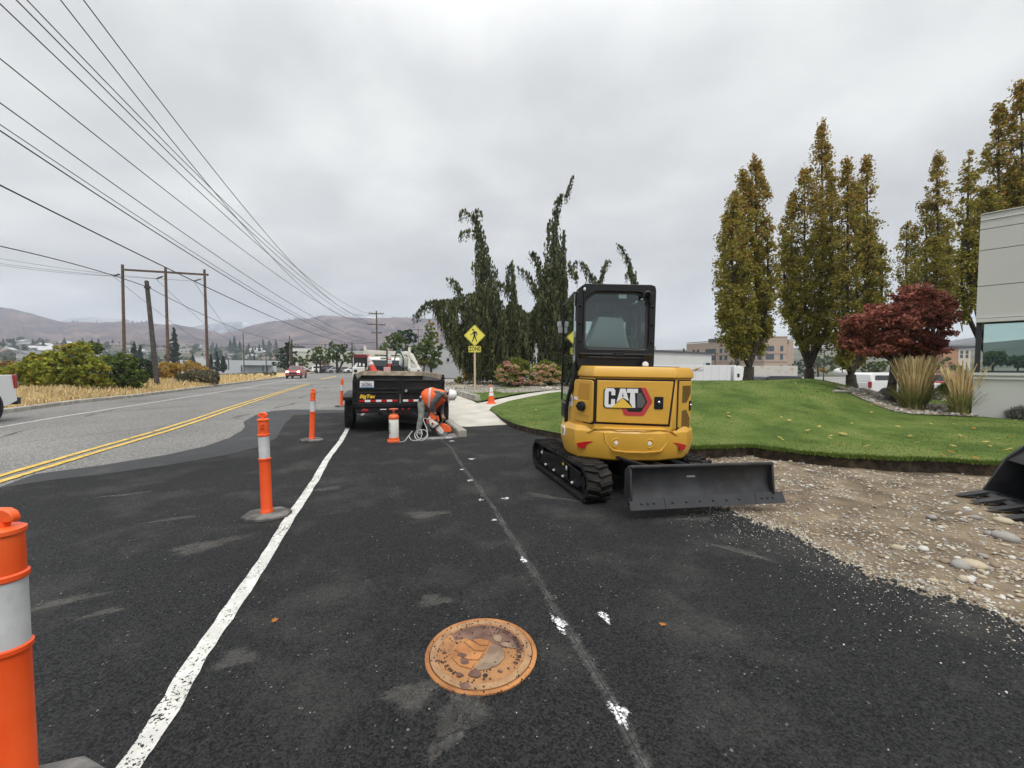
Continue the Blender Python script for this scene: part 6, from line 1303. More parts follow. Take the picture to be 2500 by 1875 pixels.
# upper field is darker, worn purple-brown iron
q = [(.2285*math.cos(R(a)), .2285*math.sin(R(a))) for a in range(12,160,6)]; q += [(-.17,.05),(-.12,.085),(-.05,.06),(.02,.09),(.10,.055),(.16,.07)]
mb.prism(q,.0068,.0082,'z')
for cx,cy,rx in ((.02,-.17,.035),(-.05,-.195,.02),(.0,-.255,.03),(-.09,-.06,.028),(-.06,-.10,.03),(.20,.02,.014),(-.19,-.06,.012),(-.2,-.13,.016),(.14,-.12,.012)):
    mb.prism([(cx+rx*math.cos(R(a))*random.uniform(.7,1.2),cy+rx*.7*math.sin(R(a))*random.uniform(.7,1.2)) for a in range(0,360,30)],.0068,.0114 if math.hypot(cx,cy)>.235 else .0136,'z')
mb.build('dark_stains', M_RUSTD, MH)
# apple emblem of the city: split apple with mountain steps on its left half
mb = MB(); A = lambda pts, m: mb.prism([(x*1.12-.005,y*1.1) for x,y in pts],.007,.0130,'z',m)
A([(.008,-.125),(.02,-.09),(.035,-.02),(.035,.04),(.05,.062),(.085,.055),(.115,.025),(.125,-.02),(.11,-.07),(.075,-.11),(.035,-.13)],0)
A([(-.002,-.128),(.002,-.085),(-.05,-.085),(-.105,-.045),(-.122,-.05),(-.105,-.09),(-.06,-.122)],1)
A([(-.125,-.030),(-.110,-.030),(-.045,-.075),(.008,-.062),(.014,-.045),(.016,-.01),(-.035,-.02),(-.105,.030),(-.122,.015)],1)
A([(-.100,.045),(-.030,-.005),(.018,.004),(.020,.03),(-.022,.025),(-.075,.062)],1)
A([(-.06,.068),(-.018,.040),(.020,.045),(.02,.08),(-.03,.085)],1)
A([(.028,.13),(.055,.142),(.078,.115),(.08,.088),(.055,.085),(.035,.10)],0)
A([(.075,.072),(.10,.09),(.14,.085),(.165,.062),(.14,.055),(.10,.058)],0)
mb.build('apple_emblem', [M_GREYR, M_RUST], MH, bevel=.0015)
mb = MB()
def ringtext(txt, r, a0, a1, flip):
    n = len(txt)
    for i, ch in enumerate(txt):
        if ch == ' ': continue
        a = R(a0+(a1-a0)*i/(n-1)); T = Matrix.Rotation(a,4,'Z') @ Matrix.Translation((r,0,.009)) @ Matrix.Rotation(R(90 if flip else -90),4,'Z'); text_mb(mb, ch, .032, T, 0, .002)
ringtext('CITY OF WENATCHEE', .205, 104, -12, False); ringtext('SEWER', .205, -142, -104, True); mb.build('lettering', M_LET, MH)
MB().cyl((.075,-.165,.0082),(.075,-.165,.0102),.013,.013,16).build('pick_hole', M_SLOT, MH)
# ------------------------------------------------------------------ excavator bucket at the right edge
bk = G(2462,1215,-.02); BK = thing('excavator_bucket', 'black toothed digging bucket lying on the dirt at the picture edge', 'bucket', (5.61,4.05,-.05), R(-22)); BK.scale = (1.12,1.12,1.15)
BO = Matrix.Identity(4)
prof = [(-.05,.42),(.10,.55),(.30,.58),(.48,.50),(.58,.34),(.58,.16),(.48,.04),(.30,.0),(.0,.02),(-.22,.06)]
mb = MB(); inn = [(x*.93+.012, z*.93+.018) for x,z in prof]; mb.prism(prof+inn[::-1], .03,.87,'y'); 
mb.build('shell', M_BLK, BK, smooth=35, bevel=.004)
for y in (0,.88): mb = MB(); mb.prism([(-.24,.04),(-.05,.44),(.08,.575),(.30,.61),(.50,.53),(.615,.35),(.615,.14),(.49,.02),(.28,-.015),(.0,.0)],y,y+.028,'y'); mb.build('side_plate', M_STEEL, BK, bevel=.006)
mb = MB(); mb.prism([(-.24,.045),(-.20,.075),(-.02,.05),(-.02,.02)],-.01,.915,'y'); mb.build('lip', M_STEEL, BK, bevel=.004)
for k in range(4): mb = MB(); y = .06+.25*k; mb.prism([(-.45,.015),(-.22,.085),(-.12,.08),(-.12,.03),(-.25,.02)],y,y+.085,'y'); mb.build('tooth', M_STEEL, BK, bevel=.006)
for y in (.30,.55): mb = MB(); mb.prism([(.18,.55),(.42,.50),(.50,.62),(.42,.74),(.30,.76),(.20,.68)],y,y+.03,'y'); mb.build('ear', M_BLK, BK, bevel=.008)
# ------------------------------------------------------------------ stones, cobbles, leaves
M_ST = [mat('grey_stone', (.24,.23,.21), .9, col2=(.34,.325,.30), vscale=14), mat('tan_stone', (.36,.30,.21), .9, col2=(.46,.40,.30), vscale=14), mat('pale_stone', (.46,.44,.39), .9, col2=(.56,.54,.49), vscale=14), mat('brown_stone', (.20,.15,.105), .9, col2=(.28,.22,.16), vscale=14)]
def stone_mesh(seed):
    r_ = random.Random(seed); mb = MB(); mb.ell((0,0,0),(1,r_.uniform(.62,.85),r_.uniform(.42,.6)),0,12,8); mb.v = [(x*(1+r_.uniform(-.07,.07)),y*(1+r_.uniform(-.07,.07)),z*(1+r_.uniform(-.07,.07))) for x,y,z in mb.v]; return mb
SHP = [[stone_mesh(i*7+j).build('cobble', M_ST[j], smooth=80) for j in range(4)] for i in range(3)]
first = {(i,j): True for i in range(3) for j in range(4)}
LB = ['grey rounded cobble lying in the dug dirt strip', 'tan rounded cobble lying in the dug dirt strip', 'pale rounded cobble lying in the dug dirt strip', 'brown rounded cobble lying in the dug dirt strip']
def cobble(x, y, s, j=None, lab=None):
    i = random.randrange(3); j = pick(1,(4,4,3,2))[0] if j is None else j; o = SHP[i][j]
    if not first[i,j]: o = o.copy(); COL.objects.link(o)
    first[i,j] = False; z = float(dirtz(x,y)); o.location = (x,y,z+s*.22); o.scale = (s,s,s); o.rotation_euler = (random.uniform(-.2,.2),random.uniform(-.2,.2),random.uniform(0,6.28)); tag(o, lab or LB[j], 'stone', 'cobbles in the dug dirt strip'); return o
BIG = [(2376,1369,.085,1,'large tan boulder at the front of the cobble pile'),(2345,1371,.07,0,'large grey cobble against the tan boulder'),(2352,1402,.045,1,None),(2367,1402,.04,2,None),(2450,1262,.085,1,'pale tan boulder just in front of the bucket'),(2455,1303,.10,0,'largest flat grey boulder in front of the bucket'),(2420,1295,.055,0,None),(2380,1255,.05,0,None),(2310,1360,.045,3,None),(2190,1328,.05,1,None),(2255,1332,.045,2,None),(2490,1300,.05,3,None),(2400,1345,.045,0,None),(2360,1230,.04,2,None),(2275,1256,.06,0,None),(2410,1376,.04,0,None),(1978,1103,.065,1,'tan boulder against the cut lawn edge'),(1958,1106,.04,1,None),(2025,1114,.045,2,None),(1890,1124,.04,2,None),(1975,1145,.035,2,None),(1910,1165,.035,2,None)]
for px, py, s, j, lab in BIG: g = G(px,py); cobble(g[0],g[1],s,j,lab)
cnt = 0
while cnt < 230:
    px, py = random.uniform(1720,2500), random.uniform(1095,1600); g = G(px,py)
    if not inpoly(DIRTP, np.array([g[0]]), np.array([g[1]]))[0]: continue
    w = .25 + .75*sm(1900,2450,px) if py > 1180 else .5
    if random.random() > w: continue
    cobble(g[0], g[1], random.uniform(.014,.030)*(1+.35*(random.random()<.15))*(.75+.5*g[1]/6)); cnt += 1
# loose gravel that nobody could count
def gravel(name, pts, mats, wts, flat=.55):
    P_ = np.array([[0,0,1],[.89,0,.45],[.28,.85,.45],[-.72,.53,.45],[-.72,-.53,.45],[.28,-.85,.45],[.72,.53,-.45],[-.28,.85,-.45],[-.89,0,-.45],[-.28,-.85,-.45],[.72,-.53,-.45],[0,0,-1]]); Fc = np.array([[0,1,2],[0,2,3],[0,3,4],[0,4,5],[0,5,1],[1,6,2],[2,7,3],[3,8,4],[4,9,5],[5,10,1],[1,10,6],[2,6,7],[3,7,8],[4,8,9],[5,9,10]])
    pts = np.array(pts); n = len(pts); a = rng.uniform(0,6.28,n); s = pts[:,3]; v = P_[None]*(1+rng.uniform(-.2,.2,(n,12,1))); v = v*np.stack([np.ones(n),rng.uniform(.6,.95,n),np.full(n,flat)*rng.uniform(.7,1.2,n)],1)[:,None]; ca, sa = np.cos(a)[:,None], np.sin(a)[:,None]
    v = np.stack([v[...,0]*ca-v[...,1]*sa, v[...,0]*sa+v[...,1]*ca, v[...,2]],-1)*s[:,None,None]+pts[:,None,:3]
    mb = MB(); mb.quads(v[:,Fc].reshape(-1,3,3), np.repeat(pick(n,wts),len(Fc))); return tag(mb.build(name, mats), kind='stuff')
gp = []
x = rng.uniform(.5,11,240000); y = rng.uniform(.5,9.5,240000); ok = inpoly(DIRTP,x,y); x, y = x[ok], y[ok]; den = vnoise(x,y,.8,12,3); d = np.hypot(x,y); keep = rng.random(len(x)) < np.clip((den-.28)*2.2,.06,1)*np.clip(5/d,.2,1); x, y = x[keep][:30000], y[keep][:30000]
s = .004+.013*rng.random(len(x))**2.4*np.clip(np.hypot(x,y)/4,.7,1.5); gp = np.stack([x,y,dirtz(x,y)+s*.15,s],1)
_e = np.array(ASPH_RR); _f = rng.random((20*len(_e),1)); _k = np.arange(20*len(_e))%(len(_e)-1); e = _e[_k]*(1-_f)+_e[_k+1]*_f; i = rng.integers(0,len(e),5200); off = np.abs(rng.normal(size=5200))*.16; nx = e[i]+np.stack([off*.62,off*.78],1)+rng.normal(size=(5200,2))*.03; s = .004+.009*rng.random(5200)**2; gp2 = np.stack([nx[:,0],nx[:,1],np.maximum(dirtz(nx[:,0],nx[:,1])+s*.2,.002),s],1)
gravel('dirt_gravel', np.concatenate([gp,gp2]), M_ST, (3,3.5,2,3))
i = rng.integers(0,len(e),1500); off = np.abs(rng.exponential(.28,1500)); nx = e[i]-np.stack([off*.62,off*.78],1)+rng.normal(size=(1500,2))*.05; s = .0022+.0055*rng.random(1500)**3; g2 = np.stack([nx[:,0],nx[:,1],.009+s*.2,s],1)
n = 380; d = rng.uniform(1.3,7,n); a = rng.uniform(-.9,.85,n); xx = np.sin(a)*d; yy = np.cos(a)*d; s = .0016+.003*rng.random(n)**3; g3 = np.stack([xx,yy,.009+s*.3,s],1); g3 = g3[inpoly(asph,xx,yy)]
gravel('asphalt_grit', np.concatenate([g2,g3]), M_ST, (2,1.5,4,.6))
# clods of dark asphalt along the ragged edge
i = rng.integers(0,len(e),900); off = rng.normal(size=900)*.05; nx = e[i]+np.stack([off*.62,off*.78],1); s = .005+.016*rng.random(900)**2; gravel('asphalt_crumbs', np.stack([nx[:,0],nx[:,1],.004+s*.2,s],1), [mat('asphalt_crumb',(.022,.022,.023),.9)], (1,), .7)
a0 = rng.uniform(0,6.28,160); rr = .302+np.abs(rng.normal(size=160))*.012-.012*(rng.random(160)<.3)*8*rng.random(160); a1 = rng.uniform(-.3,3.6,110); r1 = .27*np.sqrt(rng.uniform(.25,1,110)); a2 = rng.uniform(3.4,5.9,45); r2 = .27*np.sqrt(rng.random(45)); a0 = np.r_[a0,a1,a2]; rr = np.r_[rr,r1,r2]; s = .002+.0045*rng.random(len(a0))**1.5; gravel('manhole_grit', np.stack([mc[0]+rr*np.cos(a0), mc[1]+rr*np.sin(a0), .0185+s*.2, s],1), [bpy.data.materials['asphalt_crumb']], (1,), .8)
# river rocks in the bed behind the sidewalk
x = rng.uniform(-9,4,9000); y = rng.uniform(25,37,9000); ok = inpoly(bed2,x,y) & ~inpoly(lawn2,x,y); x, y = x[ok][:2600], y[ok][:2600]; s = .05+.07*rng.random(len(x)); b1 = np.stack([x,y,.13+s*.2,s],1)
x = rng.uniform(9,15,3000); y = rng.uniform(10.5,16,3000); ok = inpoly(bed,x,y); x, y = x[ok][:1100], y[ok][:1100]; s = .03+.045*rng.random(len(x)); b3 = np.stack([x,y,lawnz(x,y)+.025+s*.2,s],1)
gravel('river_rocks', np.concatenate([b1,b3]), M_ST, (3,2,2,2), .6)
# fallen leaves
LFM = [leafmat('fallen_yellow', (.50,.40,.14), .3, .2), leafmat('fallen_orange', (.48,.20,.06), .3, .2)]
def leaf_mesh(m):
    mb = MB(); pts = [(0,-.045),(.012,-.02),(.04,-.025),(.028,0),(.045,.02),(.018,.022),(0,.05),(-.018,.022),(-.045,.02),(-.028,0),(-.04,-.025),(-.012,-.02)]
    mb.add([(0,0,.012)]+[(x,y,.0+.10*abs(x)) for x,y in pts],[(0,1+k,1+(k+1)%12) for k in range(12)]); return mb.build('fallen_leaf', m)
LF = [leaf_mesh(m) for m in LFM]; fl = [True,True]; LN = ['pale yellow fallen leaf lying on the mown lawn', 'orange fallen leaf lying on the mown lawn']
cnt = 0
while cnt < 46:
    px, py = random.uniform(1260,2500), random.uniform(965,1110)
    if 1365 < px < 1690: continue
    for zt in (.15,.3,.6): g = G(px,py,zt); zt = float(lawnz(g[0],g[1]))
    if not inpoly(lawn_poly, np.array([g[0]]), np.array([g[1]]))[0]: continue
    k = 0 if random.random() < .8 else 1; o = LF[k] if fl[k] else LF[k].copy()
    if not fl[k]: COL.objects.link(o)
    fl[k] = False; o.location = (g[0],g[1],float(lawnz(g[0],g[1]))+.045); o.rotation_euler = (random.uniform(-.5,.5),random.uniform(-.5,.5),random.uniform(0,6.28)); o.scale = (random.uniform(.7,1.3),)*3; tag(o, LN[k], 'leaf', 'fallen leaves on the lawn'); cnt += 1
for (px,py,k,lab) in ((1618,1530,1,'small orange leaf lying alone on the asphalt right of the paint marks'),(670,1520,1,'curled brown leaf on the asphalt inside the edge line')):
    o = LF[k].copy(); COL.objects.link(o); g = G(px,py); o.location = (g[0],g[1],.014); o.rotation_euler = (.1,.1,random.uniform(0,6)); o.scale = (.5,.5,.8); tag(o, lab, 'leaf', 'leaves on the asphalt')
# ------------------------------------------------------------------ vehicles
M_SILV = mat('silver_car_paint', (.42,.43,.45), .3, metal=.5, coat=.4); M_DKBL = mat('dark_car_paint', (.02,.022,.03), .25, coat=.5); M_REDP = mat('red_car_paint', (.40,.075,.065), .3, coat=.5); M_WHC = mat('white_car_paint', (.74,.75,.75), .28, coat=.5); M_GREYC = mat('grey_car_paint', (.16,.17,.18), .3, coat=.4); M_LAMPON = mat('lit_headlamp', (.9,.88,.8), .2, emit=((1,.92,.74),11)); M_LAMPW = mat('headlamp', (.7,.7,.7), .15, coat=.5); M_AMB = mat('amber_lens', (.6,.25,.03), .3)
def tapered(mb, prof, w0, w1, z0, z1, m=0):   # side profile (y,z) with half width narrowing upward
    def hw(z): return w0+(w1-w0)*min(1,max(0,(z-z0)/(z1-z0)))
    n = len(prof); vs = [(-hw(z),y,z) for y,z in prof]+[(hw(z),y,z) for y,z in prof]
    area = sum(prof[i][0]*prof[(i+1)%n][1]-prof[(i+1)%n][0]*prof[i][1] for i in range(n))
    fs = [tuple(range(n-1,-1,-1)), tuple(range(n,2*n))] + [(i,(i+1)%n,n+(i+1)%n,n+i) for i in range(n)]
    if area < 0: fs = [f[::-1] for f in fs]
    mb.add(vs, fs, m)
def vehicle(name, label, cat, loc, rz, kind, pm, group=None, lit=False, canopy=False):
    t = thing(name, label, cat, loc, rz, group)
    if kind == 'pickup':
        body = [(-2.85,.55),(-2.85,1.22),(-2.80,1.30),(-.62,1.30),(-.60,1.28),(1.15,1.27),(2.70,1.14),(2.85,1.0),(2.88,.52),(2.40,.42),(-2.45,.42)]; top = [(-.62,1.26),(-.50,1.82),(-.25,1.90),(.55,1.90),(1.30,1.27)]; ws = [(-.40,1.34),(-.32,1.76),(.50,1.78),(1.02,1.34)]; ax = (-1.85,1.95); wr = .40; W = 1.0
    elif kind == 'suv':
        body = [(-2.35,.5),(-2.38,.95),(-2.30,1.08),(1.0,1.10),(2.15,.98),(2.35,.8),(2.35,.45),(1.9,.36),(-1.9,.36)]; top = [(-2.28,1.05),(-2.02,1.66),(-1.7,1.74),(.1,1.72),(1.05,1.09)]; ws = [(-2.0,1.12),(-1.85,1.58),(.05,1.60),(.80,1.12)]; ax = (-1.42,1.45); wr = .36; W = .94
    else:
        body = [(-2.3,.5),(-2.32,.88),(-1.6,.98),(.95,.96),(2.1,.82),(2.32,.65),(2.3,.38),(1.9,.30),(-1.9,.30)]; top = [(-1.75,.95),(-1.05,1.38),(-.7,1.44),(.1,1.44),(1.05,.95)]; ws = [(-1.4,1.0),(-.95,1.33),(.05,1.36),(.75,1.0)]; ax = (-1.38,1.42); wr = .33; W = .90
    mb = MB(); tapered(mb, body, W, W-.06, .6, 1.3); mb.build('body', pm, t, smooth=30, bevel=.035)
    mb = MB(); tapered(mb, top, W-.06, W-.26, body[2][1], 1.8); mb.build('cabin', pm, t, smooth=30, bevel=.03)
    mb = MB(); h = body[2][1]
    def hw(z): return (W-.06)+(-.20)*min(1,max(0,(z-h)/(1.8-h)))
    for s in (-1,1):
        n = len(ws); vs = [(s*(hw(z)+.004),y,z) for y,z in ws]+[(s*(hw(z)-.03),y,z) for y,z in ws]; mb.add(vs, [tuple(range(n)) if s < 0 else tuple(range(n-1,-1,-1))]+[(i,(i+1)%n,n+(i+1)%n,n+i) for i in range(n)])
    mb.build('side_windows', M_CARGL, t)
    f0, f1 = top[-1], top[-2]; r0, r1 = top[0], top[1]
    for nm, (a, b), sg in (('windscreen',(f0,f1),1),('rear_window',(r0,r1),-1)):
        p = [(a[0]+(b[0]-a[0])*k, a[1]+(b[1]-a[1])*k) for k in (.12,.92)]; mb = MB(); o_ = .012*sg
        mb.add([(-hw(p[0][1])+.09,p[0][0]+o_,p[0][1]+.01),(hw(p[0][1])-.09,p[0][0]+o_,p[0][1]+.01),(hw(p[1][1])-.09,p[1][0]+o_,p[1][1]+.01),(-hw(p[1][1])+.09,p[1][0]+o_,p[1][1]+.01)], [(0,1,2,3)]); mb.build(nm, M_CARGL, t)
    for s in (-1,1):
        for y in ax:
            wheel(t, s*(W-.065), y, wr, .22, s); mb = MB(); T = Matrix.Translation((s*(W-.03),y,wr+.03)) @ Matrix.Rotation(R(90),4,'Y'); mb.cyl(T @ Vector((0,0,-.04)), T @ Vector((0,0,.036)), wr+.07, wr+.07, 22); mb.build('wheel_arch', M_TRIM, t)
        yb, yf = body[0][0], max(p[0] for p in body)
        MB().box(s*(W-.11),yb-.0,h-.20,.20,.13,.40 if kind != 'sedan' else .16).build('tail_lamp', M_REDL, t, bevel=.02); MB().box(s*(W-.26),yf-.10,h-.28,.34,.16,.16).build('headlight', M_LAMPON if lit else M_LAMPW, t, bevel=.03)
        MB().box(s*(W+.06),(1.0 if kind == 'pickup' else .75),h+.12,.16,.09,.13).build('door_mirror', pm, t, bevel=.02)
    yb, yf = body[0][0], max(p[0] for p in body)
    mb = MB(); mb.box(0,yf-.0,.78 if kind != 'sedan' else .55,W*1.0,.07,.24 if kind != 'sedan' else .14); mb.build('grille', M_TRIM, t, bevel=.02)
    MB().box(0,yb-.08,.54,W*1.97,.20,.20).build('rear_bumper', M_TRIM if kind == 'pickup' else pm, t, bevel=.03); MB().box(0,yf-.02,.46,W*1.8,.16,.16).build('front_bumper', M_TRIM, t, bevel=.03)
    if kind == 'pickup' and not canopy: MB().box(0,-1.72,1.302,1.62,2.1,.01).build('bed_cover', M_TRIM, t)
    if canopy:
        mb = MB(); tapered(mb, [(-2.82,1.30),(-2.72,1.80),(-2.5,1.93),(-.60,1.93),(-.60,1.30)], .93, .72, 1.3, 1.9); cn = mb.build('canopy', pm, t, smooth=30, bevel=.03); mb = MB()
        for s in (-1,1): MB().add([(s*.915,-2.5,1.42),(s*.915,-.95,1.42),(s*.83,-.95,1.75),(s*.83,-2.42,1.75)], [(0,1,2,3) if s > 0 else (3,2,1,0)]).build('canopy_window', M_CARGL, cn)
    return t
vehicle('pickup_truck', 'white pickup leaving the frame at the picture edge, only its bed and tail lamp showing', 'pickup truck', (-14.35,9.15,0), R(180+20), 'pickup', M_WHC)
vehicle('pickup_truck', 'red oncoming pickup with lit headlights on the far side of the road', 'pickup truck', (-27.0,52.6,0), R(180+17), 'pickup', M_REDP, lit=True).scale = (.82,.82,.82)
gz = float(terrain(27.5,30)); vehicle('pickup_truck', 'white pickup with a white canopy parked beyond the grass mound', 'pickup truck', (27.6,30,gz+.1), R(-88), 'pickup', M_WHC, canopy=True)
vehicle('pickup_truck', 'red pickup parked past the canopy pickup, mostly hidden by the reed grass', 'pickup truck', (36.2,35,float(terrain(36,35))+.1), R(-95), 'pickup', M_REDP)
vehicle('suv', 'dark suv with pale roof rails just showing over the mound crest', 'suv', (17.2,26,float(terrain(17,26))+.12), R(-86), 'suv', M_DKBL)
vehicle('suv', 'white suv showing only its windscreen above the lawn beside the excavator', 'suv', (9.5,24.5,float(terrain(9.5,24.5))+.12), R(-84), 'suv', M_WHC)
vehicle('pickup_truck', 'small distant white pickup parked in the lot under the far trees', 'pickup truck', (Xx(2104,95),95,float(terrain(79,95))+.1), R(80), 'pickup', M_WHC)
PC = 'cars parked before the long white building'
for i, (px, kind, pm, lab) in enumerate([(742,'sedan',M_WHC,'white sedan parked first behind the oncoming red pickup'),(765,'sedan',M_SILV,'silver sedan parked between the white sedan and the first tree trunks'),(790,'suv',M_WHC,'white suv parked at the twin tree trunks'),(808,'suv',M_DKBL,'dark blue suv parked before the brown wall panel'),(826,'sedan',M_SILV,'silver hatchback parked just left of the forked tree trunk'),(843,'sedan',M_GREYC,'grey sedan parked directly behind the forked tree trunk'),(868,'sedan',M_WHC,'white sedan parked beside the dark pole'),(890,'suv',M_SILV,'silver suv parked nearest the service truck')]):
    vehicle('parked_car', lab, 'car', (Xx(px,93),93+.6*(i%2),float(terrain(Xx(px,93),93))), R(-60 if i%2 else -70), kind, pm, PC)
# semi truck and its lettered trailer, rusty trailer beside it
zs = float(terrain(28,68))+.1; SEM = thing('semi_truck', 'white semi truck with a long lettered trailer parked beyond the mound', 'truck', (26.8,68,zs))
mb = MB(); mb.box(0,0,2.62,16,2.5,2.85); mb.build('trailer_box', mat('white_trailer_panel',(.66,.67,.68),.4,var=.03,vscale=.5), SEM, bevel=.03)
mb = MB(); 
for k in range(13): mb.box(-7.6+1.25*k,-1.255,2.62,.03,.012,2.75)
mb.build('panel_seams', mat('panel_grey',(.45,.46,.47),.5), SEM)
mb = MB(); text_mb(mb,'PROSPORT',.50,wallM(Xx(1718,66.7)-26.8,-1.262,Hz(904.8,66.7)-zs),0,.002,align='RIGHT',sx=.98); mb.build('lettering', mat('navy_lettering',(.03,.04,.10),.5), SEM)
mb = MB(); sx_ = Xx(1706,66.7)-26.8; mb.prism([(sx_-1.1,3.25),(sx_-.3,3.62),(sx_+.75,3.80),(sx_-.2,3.5),(sx_-.7,3.22)],-1.264,-1.256,'y',0); mb.prism([(sx_-.9,3.15),(sx_-.3,3.3),(sx_+.3,3.6),(sx_-.3,3.42)],-1.267,-1.257,'y',1); mb.build('swoosh', [mat('swoosh_gold',(.65,.35,.05),.5),M_DECALK], SEM)
mb = MB(); mb.box(9.0,0,.95,3.0,2.3,.6); mb.build('tractor_frame', M_TRIM, SEM); mb = MB(); mb.prism([(8.55,.9),(8.55,3.95),(8.9,4.0),(9.6,3.85),(10.6,3.2),(11.2,2.35),(12.9,2.05),(13.1,1.0)],-1.2,1.2,'y'); mb.build('tractor_cab', M_WHC, SEM, smooth=35, bevel=.08)
mb = MB(); mb.prism([(10.15,2.15),(10.15,2.95),(10.75,2.95),(11.1,2.3)],-1.215,-1.19,'y'); mb.prism([(9.05,2.1),(9.05,2.7),(9.45,2.7),(9.45,2.1)],-1.215,-1.19,'y'); mb.build('side_windows', M_CARGL, SEM)
for x in (-6.5,-5.2,7.0,8.3,12.0): 
    for s in (-1,1): o = wheel(SEM, 0, 0, .5, .3, s); o.location = (x, s*1.1, 0); o.rotation_euler.z = R(90) if True else 0
RT = thing('box_trailer', 'rust-streaked pale box trailer standing behind the columnar tree trunk', 'trailer', (47,76,float(terrain(47,76))+.1), R(4))
mb = MB(); mb.box(-1.5,0,2.6,11,2.5,2.7); mb.build('box', mat('rusty_white_panel', (.52,.50,.46),.7,col2=(.40,.27,.17),vscale=1.1,c2pos=(.52,.75)), RT, bevel=.03)
mb = MB()
for k in range(22): mb.box(-6.8+.5*k,-1.26,2.6,.05,.02,2.6)
mb.build('ribs', mat('rib_grey',(.50,.49,.46),.7), RT); mb = MB(); mb.bar((4.2,-1,1.2),(5.6,-1,2.6),.15); mb.bar((5.6,-1,.0),(5.6,-1,3.2),.2); mb.box(0,0,.8,10,1,.4); mb.build('undercarriage', M_TRIM, RT)
# ------------------------------------------------------------------ buildings
M_PANEL = mat('grey_wall_panel', (.54,.535,.51), .7, var=.025, vscale=1.2, bump=.05, bscale=160); M_SILL = mat('pale_trim', (.60,.59,.56), .6); M_REFL = glassmat('reflective_green_glass', (.03,.06,.055), .66, .0); M_REFL.node_tree.nodes['Glossy BSDF'].inputs[0].default_value = (.70,.92,.84,1); M_DKFR = mat('dark_window_frame', (.025,.027,.03), .4)
# grey panelled building at the right: local x runs along the wall away from the corner towards the viewer's right
BW = thing('panelled_building', 'grey panelled building with a band of green reflective glass at the picture edge', 'building', (12.15,11.05,.18), R(-49.2))
def course(z0, z1, mb, m=0, y0=0.0): mb.box(6,y0+1.5,(z0+z1)/2,12,3.0,z1-z0,m)
mb = MB(); course(-.6,1.03,mb); course(1.03,1.08,mb,1,-.035); course(1.08,1.13,mb,0,-.01); course(1.13,1.20,mb,1,-.05)
hw_ = Hz(788,11.05)-.18; tp = Hz(525,11.05)-.18
zs_ = [hw_+.02, hw_+.05]
course(hw_,hw_+.09,mb,1,-.06)
z = hw_+.10; js = [Hz(700,11.05)-.18, Hz(613,11.05)-.18, Hz(562,11.05)-.18]
for a, b in zip([z]+js, js+[tp]): course(a+.008, b-.008, mb, 0); 
for b in js: mb.box(6,1.53,b,12,2.95,.02,2)
course(tp-.16,tp-.14,mb,1,-.02); course(tp,tp+.02,mb,1,-.03)
mb.build('wall', [M_PANEL, M_SILL, M_DKFR], BW, bevel=.004)
mb = MB(); mb.box(6.1,.16,(1.2+hw_)/2,11.9,.02,hw_-1.2); mb.build('window_band', M_REFL, BW)
mb = MB(); mb.box(.06,.14,(1.2+hw_)/2,.10,.16,hw_-1.2); mb.box(6.1,.13,1.225,11.9,.06,.05); mb.box(6.1,.13,hw_-.02,11.9,.06,.04); mb.box(4.2,.145,(1.2+hw_)/2,.06,.05,hw_-1.2)
mb.build('window_frame', M_DKFR, BW); mb = MB(); mb.box(6.3,1.6,(1.2+hw_)/2,11.6,2.5,hw_-1.2); mb.build('dark_interior', M_DKFR, BW)
# tan office block
M_TAN = mat('tan_brick', (.40,.305,.235), .85, var=.06, vscale=.6); M_TAN2 = mat('tan_band', (.30,.205,.16), .85); M_OGL = mat('office_glass', (.035,.055,.065), .12, spec=.8); M_ROOFD = mat('dark_roof', (.06,.065,.075), .6)
OB = thing('office_building', 'three-storey tan office building with banded windows beyond the parking lot', 'building', (90,150,-2.6))
top = Hz(821,150)+2.6; fl = [Hz(905,150)+2.6, Hz(878,150)+2.6, Hz(858,150)+2.6]
d = Vector((78-90,188-150)); L_ = d.length; d.normalize(); nrm = Vector((-d.y, d.x)) if False else Vector((d.y,-d.x))
def slab(mb, a, b, dep, z0, z1, m, out=0.0):   # wall slab from a to b (plan), depth behind it
    a = Vector(a); b = Vector(b); e = (b-a).normalized(); n = Vector((e.y,-e.x)); a2 = a+n*out; b2 = b+n*out; c = b-n*dep; f = a-n*dep
    mb.hexa([(a2.x,a2.y,z0),(b2.x,b2.y,z0),(c.x,c.y,z0),(f.x,f.y,z0),(a2.x,a2.y,z1),(b2.x,b2.y,z1),(c.x,c.y,z1),(f.x,f.y,z1)], m)
mb = MB(); slab(mb,(0,0),(8.2,0),10,0,top,0); slab(mb,(-12,38),(-.05,.15),14,0,top-.8,0)
for z in (fl[1]-.9, fl[2]-.9, top-.4): slab(mb,(0,0),(8.2,0),1,z,z+.28,1,.12); slab(mb,(-12,38),(-.05,.1),1,z-.1,z+.2,1,.12)
slab(mb,(-8,38*8/12),(-3.5,38*3.5/12),10,top-.75,top+.6,2,.3)
slab(mb,(8.25,.3),(14.5,9),8,0,top-2.4,3); slab(mb,(8.25,.3),(14.5,9),8,top-2.4,top-1.2,2,.3)
mb.build('walls', [M_TAN,M_TAN2,M_ROOFD,M_OGL], OB)
